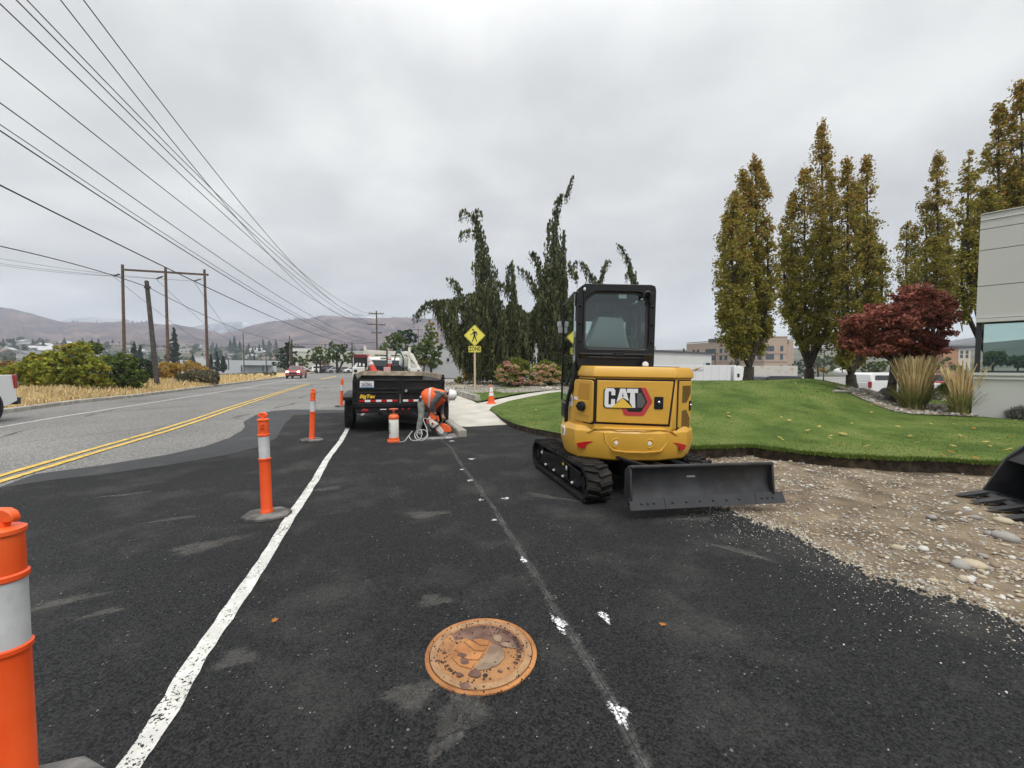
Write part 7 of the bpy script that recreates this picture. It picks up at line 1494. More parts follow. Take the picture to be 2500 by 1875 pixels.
for z in (Hz(898,150)+2.6, Hz(871,150)+2.6, Hz(851,150)+2.6):
    for x, w in ((2.0,2.9),(6.2,1.0)):
        if z < Hz(890,150)+2.6 and x < 5: continue
        mb = MB(); mb.box(x,-.02,z,w,.12,1.9); mb.build('window', M_OGL, OB)
    for k in range(15):
        f = (k+.7)/15.5; c = Vector((-.05,.15)).lerp(Vector((-12,38)), f); e = Vector((12,-38)).normalized(); 
        if k % 3 == 2: continue
        mb = MB(); T = Matrix.Translation((c.x,c.y,z-.1)) @ Matrix.Rotation(math.atan2(e.y,e.x),4,'Z'); mb.box(0,-.02,0,1.4 if k != 9 else 4.5,.12,1.8,0,T); mb.build('window', M_OGL, OB)
# white dock warehouse
M_WH = mat('white_wall', (.60,.605,.59), .8, var=.03, vscale=.3); M_WHG = mat('pale_grey_wall', (.50,.51,.52), .8, var=.03, vscale=.4)
WHS = thing('warehouse', 'low white warehouse with small dark dock windows and a grey eave behind the excavator', 'building', (0,0,0))
mb = MB(); slab(mb,(12,70.3),(48.9,103),20,-2.6,Hz(862,94),0); slab(mb,(12,70.3),(48.9,103),20.3,Hz(862,94),Hz(862,94)+.35,1,.35); mb.build('walls', [M_WH,M_ROOFD], WHS)
for px in (1630,1666,1699,1727):
    Y = 85+ (px-1595)/142*18; x = Xx(px,Y); T = Matrix.Translation((x,Y,Hz(891,Y))) @ Matrix.Rotation(math.atan2(32.7,36.9),4,'Z'); mb = MB(); mb.box(0,-.05,0,2.2,.2,1.0,0,T); mb.build('dock_window', M_OGL, WHS); mb = MB(); mb.box(-1.9,-.05,-.6,1.2,.15,2.2,0,T); mb.build('dock_door', M_WHG, WHS)
# hotel glimpsed between maple and building
HT = thing('hotel', 'orange and cream hotel glimpsed between the maple and the building corner', 'building', (Xx(2318,140),140,-2.5))
mb = MB(); mb.box(0,4,(Hz(850,140)+2.5)/2,5,8,Hz(850,140)+2.5,0); mb.box(4.5,4,(Hz(853,140)+2.5)/2,4.2,8,Hz(853,140)+2.5,1); mb.box(2,4,Hz(847,140)+2.5,12,9,.8,2); mb.build('walls', [mat('terracotta_wall',(.42,.22,.13),.8),mat('cream_wall',(.58,.52,.42),.8),M_ROOFD], HT)
for z in (870,860):
    for x in (3.6,5.4): mb = MB(); mb.box(x,-.02,Hz(z,140)+2.5,.9,.1,1.1); mb.build('window', M_OGL, HT)
# long white building across the end of the road
LW = thing('white_building', 'long white flat-roofed building behind the parked cars', 'building', (0,0,0))
mb = MB(); slab(mb,(Xx(716,104),104),(Xx(1005,112),112),30,-.5,Hz(858,108),0); slab(mb,(Xx(716,104),104.2),(Xx(790,106),106),20,Hz(858,108),Hz(851,106),1); slab(mb,(Xx(716,104),104),(Xx(1005,112),112),30.2,Hz(860,108),Hz(858,108)+.05,1,.1); mb.build('walls', [mat('cream_white_wall',(.56,.55,.50),.8,var=.03,vscale=.2), M_WH], LW)
mb = MB(); T = Matrix.Translation((Xx(795,105.6),105.6,Hz(894,106))); mb.box(0,-.6,0,2.6,.3,2.2,0,T); mb.build('brown_panel', mat('brown_wall',(.17,.10,.065),.8), LW)
mb = MB(); mb.box(Xx(726,106),108,Hz(849,107),1.6,1.2,.9); mb.build('roof_unit', M_ROOFD, LW)
GB = thing('grey_building', 'pale grey low building wall behind the weeping cedars and sidewalk', 'building', (0,0,0))
mb = MB(); slab(mb,(Xx(1035,58),58),(Xx(1430,50),50),14,-.3,Hz(846,56),0); slab(mb,(Xx(1035,58),58),(Xx(1430,50),50),14.2,Hz(846,56),Hz(846,56)+.25,1,.15); mb.build('walls', [M_WHG,M_WH], GB)
mb = MB(); slab(mb,(Xx(1035,58)+.02,57.9),(Xx(1070,57.3),57.3),.3,Hz(880,57),Hz(876,57),0,.8); mb.ell((Xx(1095,56.8),56.6,Hz(878,57)),(.2,.2,.25)); mb.build('wall_lamp', M_DKFR, GB)
FA = thing('factory_building', 'far white factory building with a low awning beyond the golden grass', 'building', (0,0,0))
mb = MB(); slab(mb,(Xx(553,215),215),(Xx(676,245),245),40,-4,Hz(880,230),0); slab(mb,(Xx(600,224),224),(Xx(666,242),242),3,Hz(893,232),Hz(891.5,232),1,2.5); mb.build('walls', [mat('factory_white',(.58,.61,.63),.8,var=.03,vscale=.1),M_ROOFD], FA)
for px in (560,571,618,663): mb = MB(); Y = 215+(px-553)*.245; mb.box(Xx(px,Y),Y-.3,Hz(889,Y),.5,.4,6); mb.build('drain_pipe', M_ROOFD, FA)
for px in (588,640,651): mb = MB(); Y = 215+(px-553)*.245; mb.box(Xx(px,Y),Y-.4,Hz(900,Y),2.4,.3,3.4); mb.build('door', M_ROOFD, FA)
for i, (px0, px1, py0, py1, Y) in enumerate([(355,400,875,884,420),(385,398,862,870,520),(300,330,868,873,480),(470,500,870,880,380)]):
    b = thing('warehouse', ['wide white warehouse roof seen between the frame poles','small white shed higher in the valley behind the conifer','pale valley warehouse left of the conifer','low pale warehouse right of the last frame pole'][i], 'building', (Xx((px0+px1)/2,Y),Y,Hz(py1,Y)-3)); w = Xx(px1,Y)-Xx(px0,Y); h = Hz(py0,Y)-Hz(py1,Y)+3
    mb = MB(); mb.box(0,8,h/2,w,16,h); mb.build('walls', M_WH, b); mb = MB(); mb.box(0,8,h+.2,w+1,17,.4); mb.build('roof', M_WHG, b)
# ------------------------------------------------------------------ poles and wires
M_POLE = mat('pole_timber', (.075,.05,.036), .9, col2=(.15,.105,.078), vscale=5, bump=.5, bscale=18); M_POLED = mat('tarred_timber', (.03,.026,.022), .9, col2=(.07,.055,.045), vscale=6, bump=.5, bscale=18); M_WIRE = mat('wire', (.03,.03,.032), .6); M_INS = mat('insulator_glaze', (.06,.04,.035), .3)
H1 = Vector(P(300,870,44.7)); H2 = Vector(P(411,936,45.8)); H3 = Vector(P(507,907,47))
HF = thing('pole_frame', 'three-legged wooden transmission frame joined by one crossarm beyond the road', 'utility pole', (-37.9,45.8,-.4)); o = Vector(HF.location)
tops = [Vector(P(299,646,44.7)), Vector(P(404,653,45.8)), Vector(P(499,658,47))]; bots = [Vector(P(302.5,880,44.7)), Vector(P(412,936,45.8)), Vector(P(508,915,47))]
for a, b in zip(bots, tops): a.z = -.6; MB().tube([a-o, b-o],[.16,.125],10).build('pole', M_POLE, HF, smooth=50)
ca = Vector(P(296,658,44.5)); cb = Vector(P(509,671,47.2)); mb = MB(); mb.bar(ca-o, cb-o, .16, .2); mb.build('crossarm', M_POLE, HF, bevel=.01)
INS = []
for px, py, Y, tx, ty in ((276,674,44.7,297,668),(381,681,45.8,402,673),(473,686,47,496,680)):
    a, b = Vector(P(px,py,Y-.6)), Vector(P(tx,ty,Y)); mb = MB(); mb.tube([a-o,b-o],.02,5)
    for k in range(7): c = a.lerp(b,.12+.1*k)-o; dd = (b-a).normalized()*.03; mb.cyl(c-dd,c+dd,.095,.06,10)
    mb.build('insulator_string', M_INS, HF, smooth=50); INS.append(a)
LP = thing('utility_pole', 'dark leaning wooden pole standing at the far kerb before the frame', 'utility pole', tuple(Vector(G(386,950,.1)))); o = Vector(LP.location); tp_ = Vector(P(358,687,28.6)); MB().tube([(0,0,-.5), tp_-o],[.15,.125],10).build('pole', M_POLED, LP, smooth=50); mb = MB(); c = Vector(P(363,702,28.5))-o; mb.box(c.x,c.y-.1,c.z,.3,.2,.16); mb.build('cable_clamp', M_INS, LP)
def upole(label, px, py0, py1, Y, r=.14, arms=(), name='utility_pole', m=None, zb=None):
    x = Xx(px,Y); t = thing(name, label, 'utility pole', (x,Y,float(terrain(x,Y))), 0, 'poles along the road'); o = Vector(t.location); tpz = Hz(py0,Y)-o.z
    MB().tube([(0,0,-.5),(0,0,tpz)],[r,r*.75],8).build('pole', m or M_POLE, t, smooth=50)
    for ay, w, rz in arms:
        mb = MB(); z = Hz(ay,Y)-o.z; c, s = math.cos(rz), math.sin(rz); mb.bar((-w*c,-w*s-.12,z),(w*c,w*s-.12,z),.12,.14)
        for k in (-1,-.6,.6,1): mb.cyl((w*k*c*.95,w*k*s-.12,z+.05),(w*k*c*.95,w*k*s-.12,z+.28),.05,.05,6)
        mb.build('crossarm', M_POLE, t)
    return t
YP = 75.0
upole('tall pole with three crossarms that carries the overhead wires beside the road end', 921.5, 759, 880, YP, .16, ((766,1.25,.3),(793,1.5,.3),(813,.9,.3)))
upole('farther crossarmed pole above the round tree near the grey building', 1022, 799, 880, 135, .15, ((805,1.4,.3),(821,1.3,.3)))
upole('thin dark pole rising right beside the trailer and service truck', 861, 836, 915, 80, .13, m=M_POLED)
upole('bare pole before the factory, left of the pair', 597, 812, 905, 115, .14)
upole('bare pole before the factory, between the first bare pole and the spruce', 651.5, 842, 907, 125, .14)
upole('taller rear pole of the pair standing in the spruce', 709.5, 820, 900, 90, .14); upole('shorter thick pole of the pair with the black sign below it', 714.5, 829, 900, 80, .17, m=M_POLED)
SB = thing('black_sign', 'black square sign board beside the pole pair above the red pickup', 'sign', (Xx(715,76),76,0)); mb = MB(); mb.box(0,0,Hz(892,76),1.05,.12,.95); mb.build('board', M_TRIM, SB); mb = MB(); mb.box(.85,0,Hz(891,76),.45,.14,.95); mb.build('grey_cabinet', M_WHG, SB); mb = MB(); mb.box(0,.1,Hz(900,76)/2,.1,.08,Hz(900,76)); mb.build('post', M_POLED, SB)
for px, y0, Y, lab in ((2010,856,85,'tall dark lamp post in the lot between the columnar trunks'),(1745,863,100,'thin lamp post beside the warehouse corner')):
    x = Xx(px,Y); t = thing('lamp_post', lab, 'lamp post', (x,Y,float(terrain(x,Y)))); z = Hz(y0,Y)-t.location.z; MB().tube([(0,0,0),(0,0,z)],[.12,.08],8).build('post', M_TRIM, t); mb = MB(); mb.box(.25,0,z,.8,.3,.14); mb.build('lamp_head', M_TRIM, t)
# lattice mast far left
x = Xx(54,330); MT = thing('lattice_mast', 'pale far-off lattice mast in the valley left of the bushes', 'mast', (x,330,float(terrain(x,330)))); mb = MB(); z1 = Hz(832,330)-MT.location.z
for s in (-1,1):
    for q in (-1,1): mb.bar((s*.7,q*.7,0),(s*.3,q*.3,z1),.16)
for k in range(10): a = k/10; b = (k+1)/10; mb.bar((-.7+.4*a,-.7,z1*a),(.7-.4*b,-.6,z1*b),.1)
mb.bar((-2,0,z1*.97),(2,0,z1*.97),.2); mb.bar((-1.8,0,z1*.80),(1.8,0,z1*.80),.2); mb.build('mast', mat('galvanised',(.42,.43,.44),.5), MT)
WN = 'overhead wires along the road'
def wire(label, near, hN, mid, far, YF, r=.016, name='power_line', ext=.8):
    F = Vector(P(*far, YF)) if not isinstance(far, Vector) else far; d = rayd(*near); t = (hN-CAMH)/d[2]; N = Vector((d[0]*t, d[1]*t, hN))
    pl = Vector((F.x-N.x, F.y-N.y)); L = pl.length; e = pl.normalized(); nn = Vector((-e.y, e.x)); dm = rayd(*mid); den = dm[0]*nn.x+dm[1]*nn.y; tm = (N.x*nn.x+N.y*nn.y)/den; Mx = Vector((dm[0]*tm, dm[1]*tm, CAMH+dm[2]*tm)); sm_ = (Vector((Mx.x,Mx.y))-Vector((N.x,N.y))).dot(e)
    A = np.array([[0,0,1],[sm_**2,sm_,1],[L**2,L,1]]); co = np.linalg.solve(A, [N.z,Mx.z,F.z]); q = []
    for k in range(49): s = -ext*12+(L+ext*12)*k/48; q.append((N.x+e.x*s, N.y+e.y*s, co[0]*s*s+co[1]*s+co[2]))
    o = Vector(q[24]); mb = MB(); mb.tube([Vector(p)-o for p in q], r, 5); w = mb.build(name, M_WIRE, smooth=60); w.location = o; tag(w, label, 'wire', WN); return w
wire('topmost overhead wire, running steepest to the tip of the crossarmed pole', (204,0), 11.4, (559,461), (921,760), YP)
wire('second overhead wire from the top, close below the topmost one', (148,0), 11.2, (550,500), (906,764), YP)
wire('third overhead wire from the top, upper of the two that cross', (66,0), 11.2, (460,405), (936,765), YP)
wire('fourth overhead wire from the top, lower of the two that cross', (40,0), 10.2, (445,405), (942,791), YP)
wire('fifth overhead wire from the top, alone under the crossing pair', (0,9), 10.0, (440,425), (904,791), YP)
wire('sixth overhead wire, alone midway between the upper and lower bundles', (0,143), 9.2, (458,507), (901,792), YP)
wire('seventh overhead wire, uppermost of the lower bundle', (0,251), 8.2, (460,577), (917,831), YP)
wire('eighth overhead wire, upper of the close double line', (0,304), 7.8, (458,607), (916,833), YP, .013)
wire('ninth overhead wire, thicker and lower of the close double line', (0,319), 7.6, (458,617), (915,835), YP, .020)
wire('thick cable passing just above the wooden frame towards the thin dark pole', (0,452), 6.9, (450,675), (861,838), 80, .026)
wire('thick cable from the picture edge to the leaning pole top', (0,601), 7.0, (200,650), (363,702), 28.5, .026)
wire('thick cable from the leaning pole on to the pole pair', (363,702), 6.84, (540,788), (714,831), 80, .022, ext=0)
wire('thin cable linking the pole pair to the thin dark pole', (716,840), Hz(840,80), (790,841), (861,840), 80, .03, ext=0)
wire('thin cable linking the thin dark pole to the crossarmed pole', (861,838), Hz(838,80), (890,838), (921,835), YP, .03, ext=0)
for i, (py, I) in enumerate(((631,2),(643,1),(647,0))):
    wire(['highest of the faint transmission wires reaching the frame from the picture edge','middle faint transmission wire reaching the frame from the picture edge','lowest faint transmission wire reaching the frame from the picture edge'][i], (0,py), 12.2-.35*i, ((0+[473,381,276][i])/2, (py+[686,681,674][i])/2+[7,4,4][i]), INS[I], 0, .016)
for i, (I, far) in enumerate(((0,(500,834)),(1,(560,830)),(2,(585,832)))):
    a = INS[I]; b = Vector(P(*far, 230)); q = [a.lerp(b,k/20)-Vector((0,0,5.0*4*(k/20)*(1-k/20)*.25)) for k in range(21)]; o = q[10]; mb = MB(); mb.tube([p-o for p in q], [.02+.03*k/20 for k in range(21)], 5); w = mb.build('power_line', M_WIRE); w.location = o; tag(w, ['faint wire dropping from the first frame pole down the valley','faint wire dropping from the middle frame pole down the valley','faint wire dropping from the last frame pole down the valley'][i], 'wire', WN)

# ------------------------------------------------------------------ nearer and farther trees
TG_ = 'trees around the road end'
lobes('round_tree', 'dense dark green tree above the service truck rack', 'tree', 62, [(965,850,32,34),(945,862,24,28),(985,862,28,30),(965,826,20,16),(935,872,16,18)], L_GRN[:2], (2,3), .42, 2.2, base=(968,905), trunk=[(968,908,968,870,.2)], group=TG_, per=14)
lobes('round_tree', 'lighter green round tree with an orange patch right of the dense one', 'tree', 52, [(1045,868,34,28),(1025,860,22,22),(1060,850,22,20),(1055,882,26,18),(1035,842,16,14)], [L_GRN[0],L_GRN[1],L_GRN[2],L_GOLD[2]], (3,3,2,.5), .36, 2.8, base=(1053,908), trunk=[(1053,912,1052,880,.16),(1034,912,1036,885,.10)], group=TG_, per=14)
lobes('pine_tree', 'dark pine top behind the dense green tree', 'tree', 80, [(990,820,20,18),(1005,825,14,14),(975,826,12,10)], L_PINE, (3,2), .5, 2, base=(990,900), trunk=[(990,905,990,830,.2)], group=TG_)
lobes('autumn_tree', 'yellowing slender tree behind the weeping cedar tips', 'tree', 70, [(1050,805,12,26),(1058,830,14,22),(1044,830,10,20)], [L_LIME[1],L_GOLD[2],L_LIME[2]], (2,2,1), .4, 2.2, base=(1052,905), trunk=[(1052,905,1052,840,.18)], group=TG_)
lobes('spruce_tree', 'layered blue-green spruce with tiered branches behind the pole pair', 'tree', 98, [(700,896,26,5),(690,888,30,5),(702,879,30,5),(694,870,26,5),(704,861,24,4),(700,853,18,4),(704,845,12,4),(706,839,7,4)], L_PINE, (2,3), .55, 1.5, base=(702,908), trunk=[(702,910,704,845,.25)], group=TG_, dep=2.2)
lobes('broad_tree', 'bushy dark tree right beside the spruce', 'tree', 96, [(728,882,18,16),(738,890,14,12),(722,893,16,10)], L_GRN[:2], (1,3), .5, 1.4, base=(730,908), trunk=[(730,910,729,890,.22)], group=TG_)
lobes('broad_tree', 'bright green tree on two trunks before the white building', 'tree', 86, [(765,866,22,16),(785,862,20,18),(798,874,18,14),(755,876,14,10),(775,878,26,10)], L_GRN, (2,2,2), .42, 1.7, base=(778,909), trunk=[(772,911,774,880,.2),(782,911,783,880,.2)], group=TG_)
lobes('broad_tree', 'darker open tree on a forked trunk before the white building', 'tree', 84, [(822,856,22,16),(840,866,22,16),(812,842,8,8),(850,876,16,10),(830,880,22,8),(815,868,14,10),(835,846,12,8)], L_GRN[:2]+[L_PINE[1]], (2,3,1), .42, 1.5, base=(825,909), trunk=[(824,911,822,880,.3),(826,905,838,882,.2)], group=TG_)
for i, (px, y0, y1, Y, w, lab) in enumerate([(425,806,893,150,20,'tall dark conifer between the two right frame poles'),(342,846,880,170,6,'slim conifer in the group left of the leaning pole'),(327,838,880,168,12,'broader poplar in the group left of the leaning pole'),(470,868,892,200,9,'small conifer right of the tall dark one'),(530,862,906,160,8,'slim tree at the left of the factory'),(545,872,906,150,9,'rounded conifer against the factory wall'),(515,868,905,165,7,'dark slim tree behind the last frame pole')]):
    H = y1-y0; lobes('conifer_tree', lab, 'tree', Y, [(px+random.uniform(-1,1), y0+H*f, max(1.2,w*f**.8*(1 if f < .85 else .8)), H*.13) for f in (.06,.2,.34,.48,.62,.76,.9)], L_PINE, (3,1.4), .75, 1.1 if Y < 160 else .9, base=(px,y1+2), trunk=[(px,y1+4,px,y0+H*.3,.3)], group='conifers in the valley', per=18)
lobes('lot_tree', 'olive tree mass behind the lamp post in the lot', 'tree', 120, [(1990,885,22,28),(2015,892,24,20),(1965,895,16,20),(2030,880,16,18)], L_GRN+[L_SAGE[2]], (1,2,1,2), .6, .9, base=(1998,918), trunk=[(1998,920,1996,890,.3)], group='trees behind the lot')
lobes('lot_tree', 'green spreading tree behind the canopy pickup', 'tree', 70, [(2140,897,28,14),(2165,893,22,12),(2115,902,14,10)], L_GRN[:2], (1,2), .42, 1.8, base=(2140,915), trunk=[(2140,920,2140,900,.2)], group='trees behind the lot')
lobes('lot_tree', 'green tree before the hotel, right of the maple', 'tree', 80, [(2318,892,20,18),(2335,902,16,12)], L_GRN[:2], (1,2), .45, 1.6, base=(2318,915), trunk=[(2318,920,2318,895,.2)], group='trees behind the lot')
lobes('lot_tree', 'dark evergreen at the glass corner of the office building', 'tree', 110, [(1930,905,12,14),(1948,898,12,18)], L_PINE, (2,1), .5, 1.2, base=(1935,922), group='trees behind the lot')
lobes('lot_shrub', 'rounded shrub on the bank before the office building', 'shrub', 100, [(1793,886,12,6)], L_SAGE, (1,1,2), .4, 2, group='trees behind the lot'); lobes('golden_shrub', 'small golden shrub in the lot beside the lamp post', 'shrub', 90, [(2010,903,8,6)], L_GOLD, (2,1,1), .35, 2)
RB = thing('rubble_heap', 'pale heap of wrapped rubble in the lot under the trees', 'heap', (Xx(2056,90),90,float(terrain(70,90)))); mb = MB()
for k, (px, s) in enumerate(((2047,1.0),(2060,1.2),(2070,.9))): mb.ell((Xx(px,90)-RB.location.x,0,Hz(908,90)-RB.location.z),(s*1.1,.9,s*.8),0,10,7)
mb.build('heap', M_WH, RB, smooth=60)
for i, (px, py, Y) in enumerate([(577,917,70),(600,917,66),(625,916,64),(648,914,62),(667,912,60)]): lobes('sagebrush', ['first','second','third','fourth','last'][i]+' small grey sagebrush along the kerb towards the red pickup', 'bush', Y, [(px,py,7,5)], L_SAGE, (2,2,2), .22, 6, bz=0, group='small sagebrush by the far kerb')

# ------------------------------------------------------------------ hills and valley town
def hillmat(name, a, b, c, sc):
    m = bpy.data.materials.new(name); m.use_nodes = True; nt = m.node_tree; N = nt.nodes.new; L = nt.links.new; bs = nt.nodes['Principled BSDF']; bs.inputs['Roughness'].default_value = 1; bs.inputs['Specular IOR Level'].default_value = 0
    tc = N('ShaderNodeTexCoord'); n = N('ShaderNodeTexNoise'); n.inputs['Scale'].default_value = sc; n.inputs['Detail'].default_value = 8; n.inputs['Roughness'].default_value = .62; L(tc.outputs['Object'], n.inputs['Vector'])
    r = N('ShaderNodeValToRGB'); L(n.outputs[0], r.inputs[0]); e = r.color_ramp.elements; e[0].position = .36; e[0].color = (*a,1); e[1].position = .66; e[1].color = (*c,1); q = r.color_ramp.elements.new(.5); q.color = (*b,1)
    v = N('ShaderNodeTexVoronoi'); v.inputs['Scale'].default_value = .11; L(tc.outputs['Object'], v.inputs['Vector']); lt = N('ShaderNodeMapRange'); lt.inputs[1].default_value = .12; lt.inputs[2].default_value = .3; lt.inputs[3].default_value = .55; lt.inputs[4].default_value = 1; L(v.outputs['Distance'], lt.inputs[0])
    s = N('ShaderNodeVectorMath'); s.operation = 'SCALE'; L(r.outputs[0], s.inputs[0]); L(lt.outputs[0], s.inputs['Scale']); L(s.outputs[0], bs.inputs['Base Color']); return m
M_HILL = hillmat('dry_hillside', (.058,.044,.050), (.105,.076,.076), (.21,.145,.115), .016); M_HILL2 = hillmat('wooded_hill', (.08,.085,.085), (.13,.12,.115), (.22,.19,.17), .012); M_SNOW = hillmat('snowy_mountain', (.14,.16,.19), (.28,.30,.33), (.55,.57,.59), .012)
def ridge(name, sky, D, D0, m, z0=None, amp=.16, seed=0, step=5, back=140):
    px = np.arange(sky[0][0], sky[-1][0]+1, step); ry = np.interp(px, [s[0] for s in sky], [s[1] for s in sky]); nv = 30; vs = []
    for j in range(nv+1):
        v = j/nv
        if v <= .86: w = v/.86; Yd = D0+(D-D0)*w; k = w**1.15*(.35+.65*w)
        else: w = 1-(v-.86)/.14*.6; Yd = D+back*(v-.86)/.14; k = 1-(1-w)*.9
        for i, p in enumerate(px):
            H = CAMH+((937.5-ry[i])/1024*CT-ST+0)*D+ (vnoise(p, 7.3, 9, seed, 2)-.5)*D*.0022; x = (p-1250)/1024*Yd; zb = float(terrain((p-1250)/1024*D0, D0))-4
            g = (abs(vnoise(p+55*v, v*1.2, 34, seed+3, 3)-.5)*2-.3)*amp*(H-zb)*math.sin(math.pi*min(1,k))*1.0; vs.append((x, Yd, zb+(H-zb)*k+g))
    n = len(px); fs = [(j*n+i, j*n+i+1, (j+1)*n+i+1, (j+1)*n+i) for j in range(nv) for i in range(n-1)]; mb = MB(); mb.add(vs, fs); return tag(mb.build(name, m, smooth=70), kind='structure')
ridge('hills', [(-420,740),(-300,735),(-150,742),(0,744.7),(41,751),(97,766),(155,783),(180,785),(208,783.5),(244,786),(277,784),(305,781.6),(333,787),(355,784),(394,791),(433,790),(471,797),(520,806),(600,830),(700,850)], 1350, 760, M_HILL, seed=1)
ridge('hills', [(380,850),(450,838),(511,822),(581,804),(608,794.6),(652,784),(722,777),(758,775.6),(785,768),(825,769),(861,773),(920,774),(975,773),(1064,775.6),(1150,778),(1300,790),(1450,815),(1600,845)], 1480, 820, M_HILL, seed=4)
ridge('mountain', [(440,800),(471,796),(511,790),(541,784),(581,781),(600,784),(640,792),(700,800)], 1680, 1500, M_SNOW, seed=7, amp=.3, back=60); ridge('mountain', [(800,790),(835,772),(855,763),(885,764),(905,768),(930,772),(980,785)], 1740, 1560, M_SNOW, seed=9, amp=.3, back=60)
ridge('mountain', [(120,800),(175,774),(230,771),(305,777),(388,787),(430,795)], 1780, 1600, hillmat('pale_ridge',(.3,.31,.33),(.36,.37,.38),(.42,.42,.43),.01), seed=11, amp=.1, back=40)
ridge('hills', [(1550,862),(1650,856),(1720,862),(1850,868),(2000,850),(2060,845),(2150,852),(2250,848),(2330,828),(2420,815),(2600,800),(3000,800)], 900, 420, M_HILL2, seed=13)
def town_tree(kind):
    mb = MB(); n = 260
    if kind == 0: h = rng.random(n); C = np.stack([rng.normal(size=n)*1.5*(1-h)*1.0, rng.normal(size=n)*1.5*(1-h), .8+h*10.5],1)
    else: d = rng.normal(size=(n,3)); d /= np.linalg.norm(d,axis=1)[:,None]; C = d*np.array([3.2,3.2,2.6])*(rng.random((n,1))**.3)+np.array([0,0,4.4])
    mb.tube([(0,0,-1),(0,0,4)],[.3,.15],5); mb.quads(quads_at(C, 1.5, up=.3), pick(n,(0,3,1.4))); return mb.build('town_tree', [M_BARKD]+L_PINE if kind == 0 else [M_BARKD,L_GRN[1],L_GRN[0]])
TT = [town_tree(0), town_tree(1)]; ft = [True,True]; TL = ['pointed bluish conifer among the far valley houses', 'rounded bluish tree among the far valley houses']
def place_tt(px, Y, s, k):
    o = TT[k] if ft[k] else TT[k].copy()
    if not ft[k]: COL.objects.link(o)
    ft[k] = False; x = Xx(px,Y); o.location = (x,Y,float(terrain(x,Y))-.6); o.scale = (s*random.uniform(.8,1.2),s,s*random.uniform(.75,1.25)); o.rotation_euler.z = random.uniform(0,6.28); tag(o, TL[k], 'tree', 'trees of the valley town')
for _ in range(235):
    px = random.choice((random.uniform(-60,330), random.uniform(330,980), random.uniform(450,980))); Y = random.uniform(300,760)
    if 545 < px < 700 and Y < 330: continue
    place_tt(px, Y, random.uniform(.6,1.25), 0 if random.random() < .45 else 1)
for px, Y, s in ((575,560,1.7),(565,555,1.5),(588,565,1.6),(645,620,1.5),(660,640,1.7),(676,640,1.6),(610,600,1.3),(1628,250,.8),(1640,250,.9),(1668,255,1.1),(1676,260,.9),(1615,250,.7),(1688,262,.8),(1652,258,.7)): place_tt(px, Y, s, 0)
M_HW = [mat('house_cream',(.52,.50,.46),.8), mat('house_tan',(.38,.33,.28),.8), mat('house_white',(.66,.66,.65),.8)]; M_HR = [mat('roof_grey',(.17,.17,.18),.8), mat('roof_brown',(.15,.11,.09),.8), mat('roof_pale',(.45,.46,.47),.7)]
def house(i):
    mb = MB(); mb.box(0,0,1.4,11,8,3.0,0); mb.prism([(-4.6,2.85),(4.6,2.85),(0,4.9)],-5.9,5.9,'x',1); 
    for x in (-3.5,0,3.2): mb.box(x,-4.02,1.5,1.4,.1,1.2,2)
    return mb.build('house', [M_HW[i],M_HR[i],M_OGL])
HS = [house(i) for i in range(3)]; fh = [True]*3; HL = ['cream far house with a grey gable roof in the valley town','tan far house with a brown gable roof in the valley town','white far house with a pale gable roof in the valley town']
def woods():
    Cs = []
    for _ in range(1500):
        px = random.uniform(-120,1000); Y = random.uniform(330,800); x = Xx(px,Y)
        if vnoise(x, Y, 90, 21, 2) < .45: continue
        s = random.uniform(1.2,2.6); d = rng.normal(size=(26,3)); d /= np.linalg.norm(d,axis=1)[:,None]; Cs.append(d*np.array([s*1.3,s*1.3,s])+np.array([x,Y,float(terrain(x,Y))+s*.9]))
    mb = MB(); V = quads_at(np.concatenate(Cs), 1.7, up=.3); mb.quads(V, pick(len(V),(3,1,1))); tag(mb.build('valley_woods', [L_PINE[0],L_PINE[1],L_GRN[1]]), kind='stuff')
woods()
for _ in range(90):
    px = random.choice((random.uniform(-60,400), random.uniform(450,980))); Y = random.uniform(330,780); k = random.randrange(3); o = HS[k] if fh[k] else HS[k].copy()
    if not fh[k]: COL.objects.link(o)
    fh[k] = False; x = Xx(px,Y); o.location = (x,Y,float(terrain(x,Y))-.3); o.rotation_euler.z = random.uniform(-.6,.6)+random.choice((0,1.57)); o.scale = (random.uniform(.8,1.5),1,random.uniform(.9,1.3)); tag(o, HL[k], 'house', 'houses of the valley town')
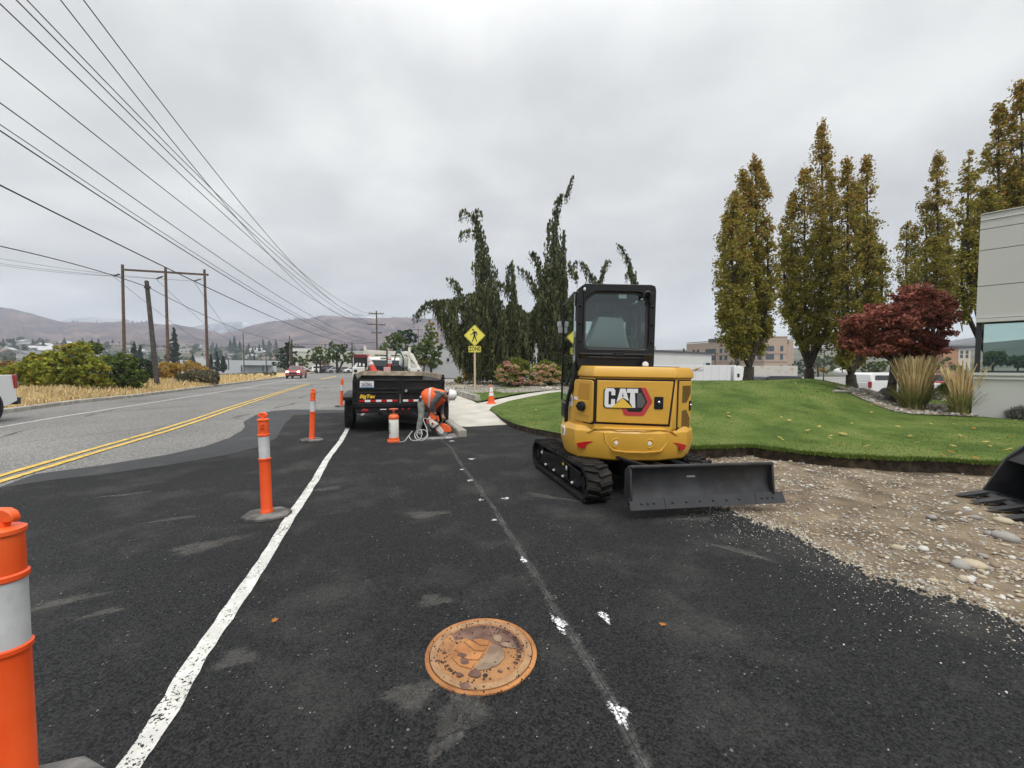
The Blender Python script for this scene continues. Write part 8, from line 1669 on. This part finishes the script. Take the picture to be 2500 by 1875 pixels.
# scattered pines along the ridge tops
for i in range(34):
    px = random.choice((random.uniform(175,250), random.uniform(300,360), random.uniform(690,790), random.uniform(940,1060))); D = 1345 if px < 400 else 1475; sk = [(155,783),(180,785),(208,783.5),(244,786),(277,784),(305,781.6),(333,787),(355,784),(394,791)] if px < 400 else [(652,784),(722,777),(758,775.6),(785,768),(825,769),(861,773),(920,774),(975,773),(1064,775.6)]
    o = TT[0].copy(); COL.objects.link(o); o.location = P(px, float(np.interp(px,[a for a,b in sk],[b for a,b in sk]))+2.2, D); s_q = random.uniform(.5,.8); o.scale = (s_q,s_q,s_q*.8); tag(o, 'tiny dark pine standing on the hill ridge line', 'tree', 'pines along the ridge')
# hill and trees behind the viewer, mirrored in the building's glass
def backhill():
    vs = []; n = 60
    for j in range(12):
        v = j/11
        for i in range(n):
            a = R(190+110*i/(n-1)); d = 260+420*v; h = (20+22*math.sin(i*.09+.9)+6*vnoise(i,3,5,2))*math.sin(v*1.57)**1.3; vs.append((math.sin(a)*d, math.cos(a)*d, -3+h))
    mb = MB(); mb.add(vs, [(j*n+i, j*n+i+1, (j+1)*n+i+1, (j+1)*n+i) for j in range(11) for i in range(n-1)]); tag(mb.build('hills', M_HILL2, smooth=70), kind='structure')
backhill()
for i in range(22):
    a = R(205+3.6*i+random.uniform(-2,2)); d = random.uniform(120,190); o = TT[1].copy(); COL.objects.link(o); o.location = (math.sin(a)*d, math.cos(a)*d, -.6); s = random.uniform(.7,1.1); o.scale = (s*1.2,s*1.2,s); o.rotation_euler.z = random.uniform(0,6); tag(o, 'green tree across the road mirrored in the building glass', 'tree', 'trees mirrored in the glass')
# ------------------------------------------------------------------ air
hm = bpy.data.materials.new('haze'); hm.use_nodes = True; nt = hm.node_tree; nt.nodes.clear(); ou = nt.nodes.new('ShaderNodeOutputMaterial'); pv = nt.nodes.new('ShaderNodeVolumePrincipled'); pv.inputs['Color'].default_value = (.74,.82,.97,1); pv.inputs['Density'].default_value = .00034; pv.inputs['Anisotropy'].default_value = .25; nt.links.new(pv.outputs[0], ou.inputs['Volume'])
mb = MB(); mb.box(0,0,0,4200,4200,1); hz = mb.build('haze', hm); me = hz.data
for v in me.vertices: v.co.z = 300 if v.co.z > 0 else -14
tag(hz, kind='stuff')
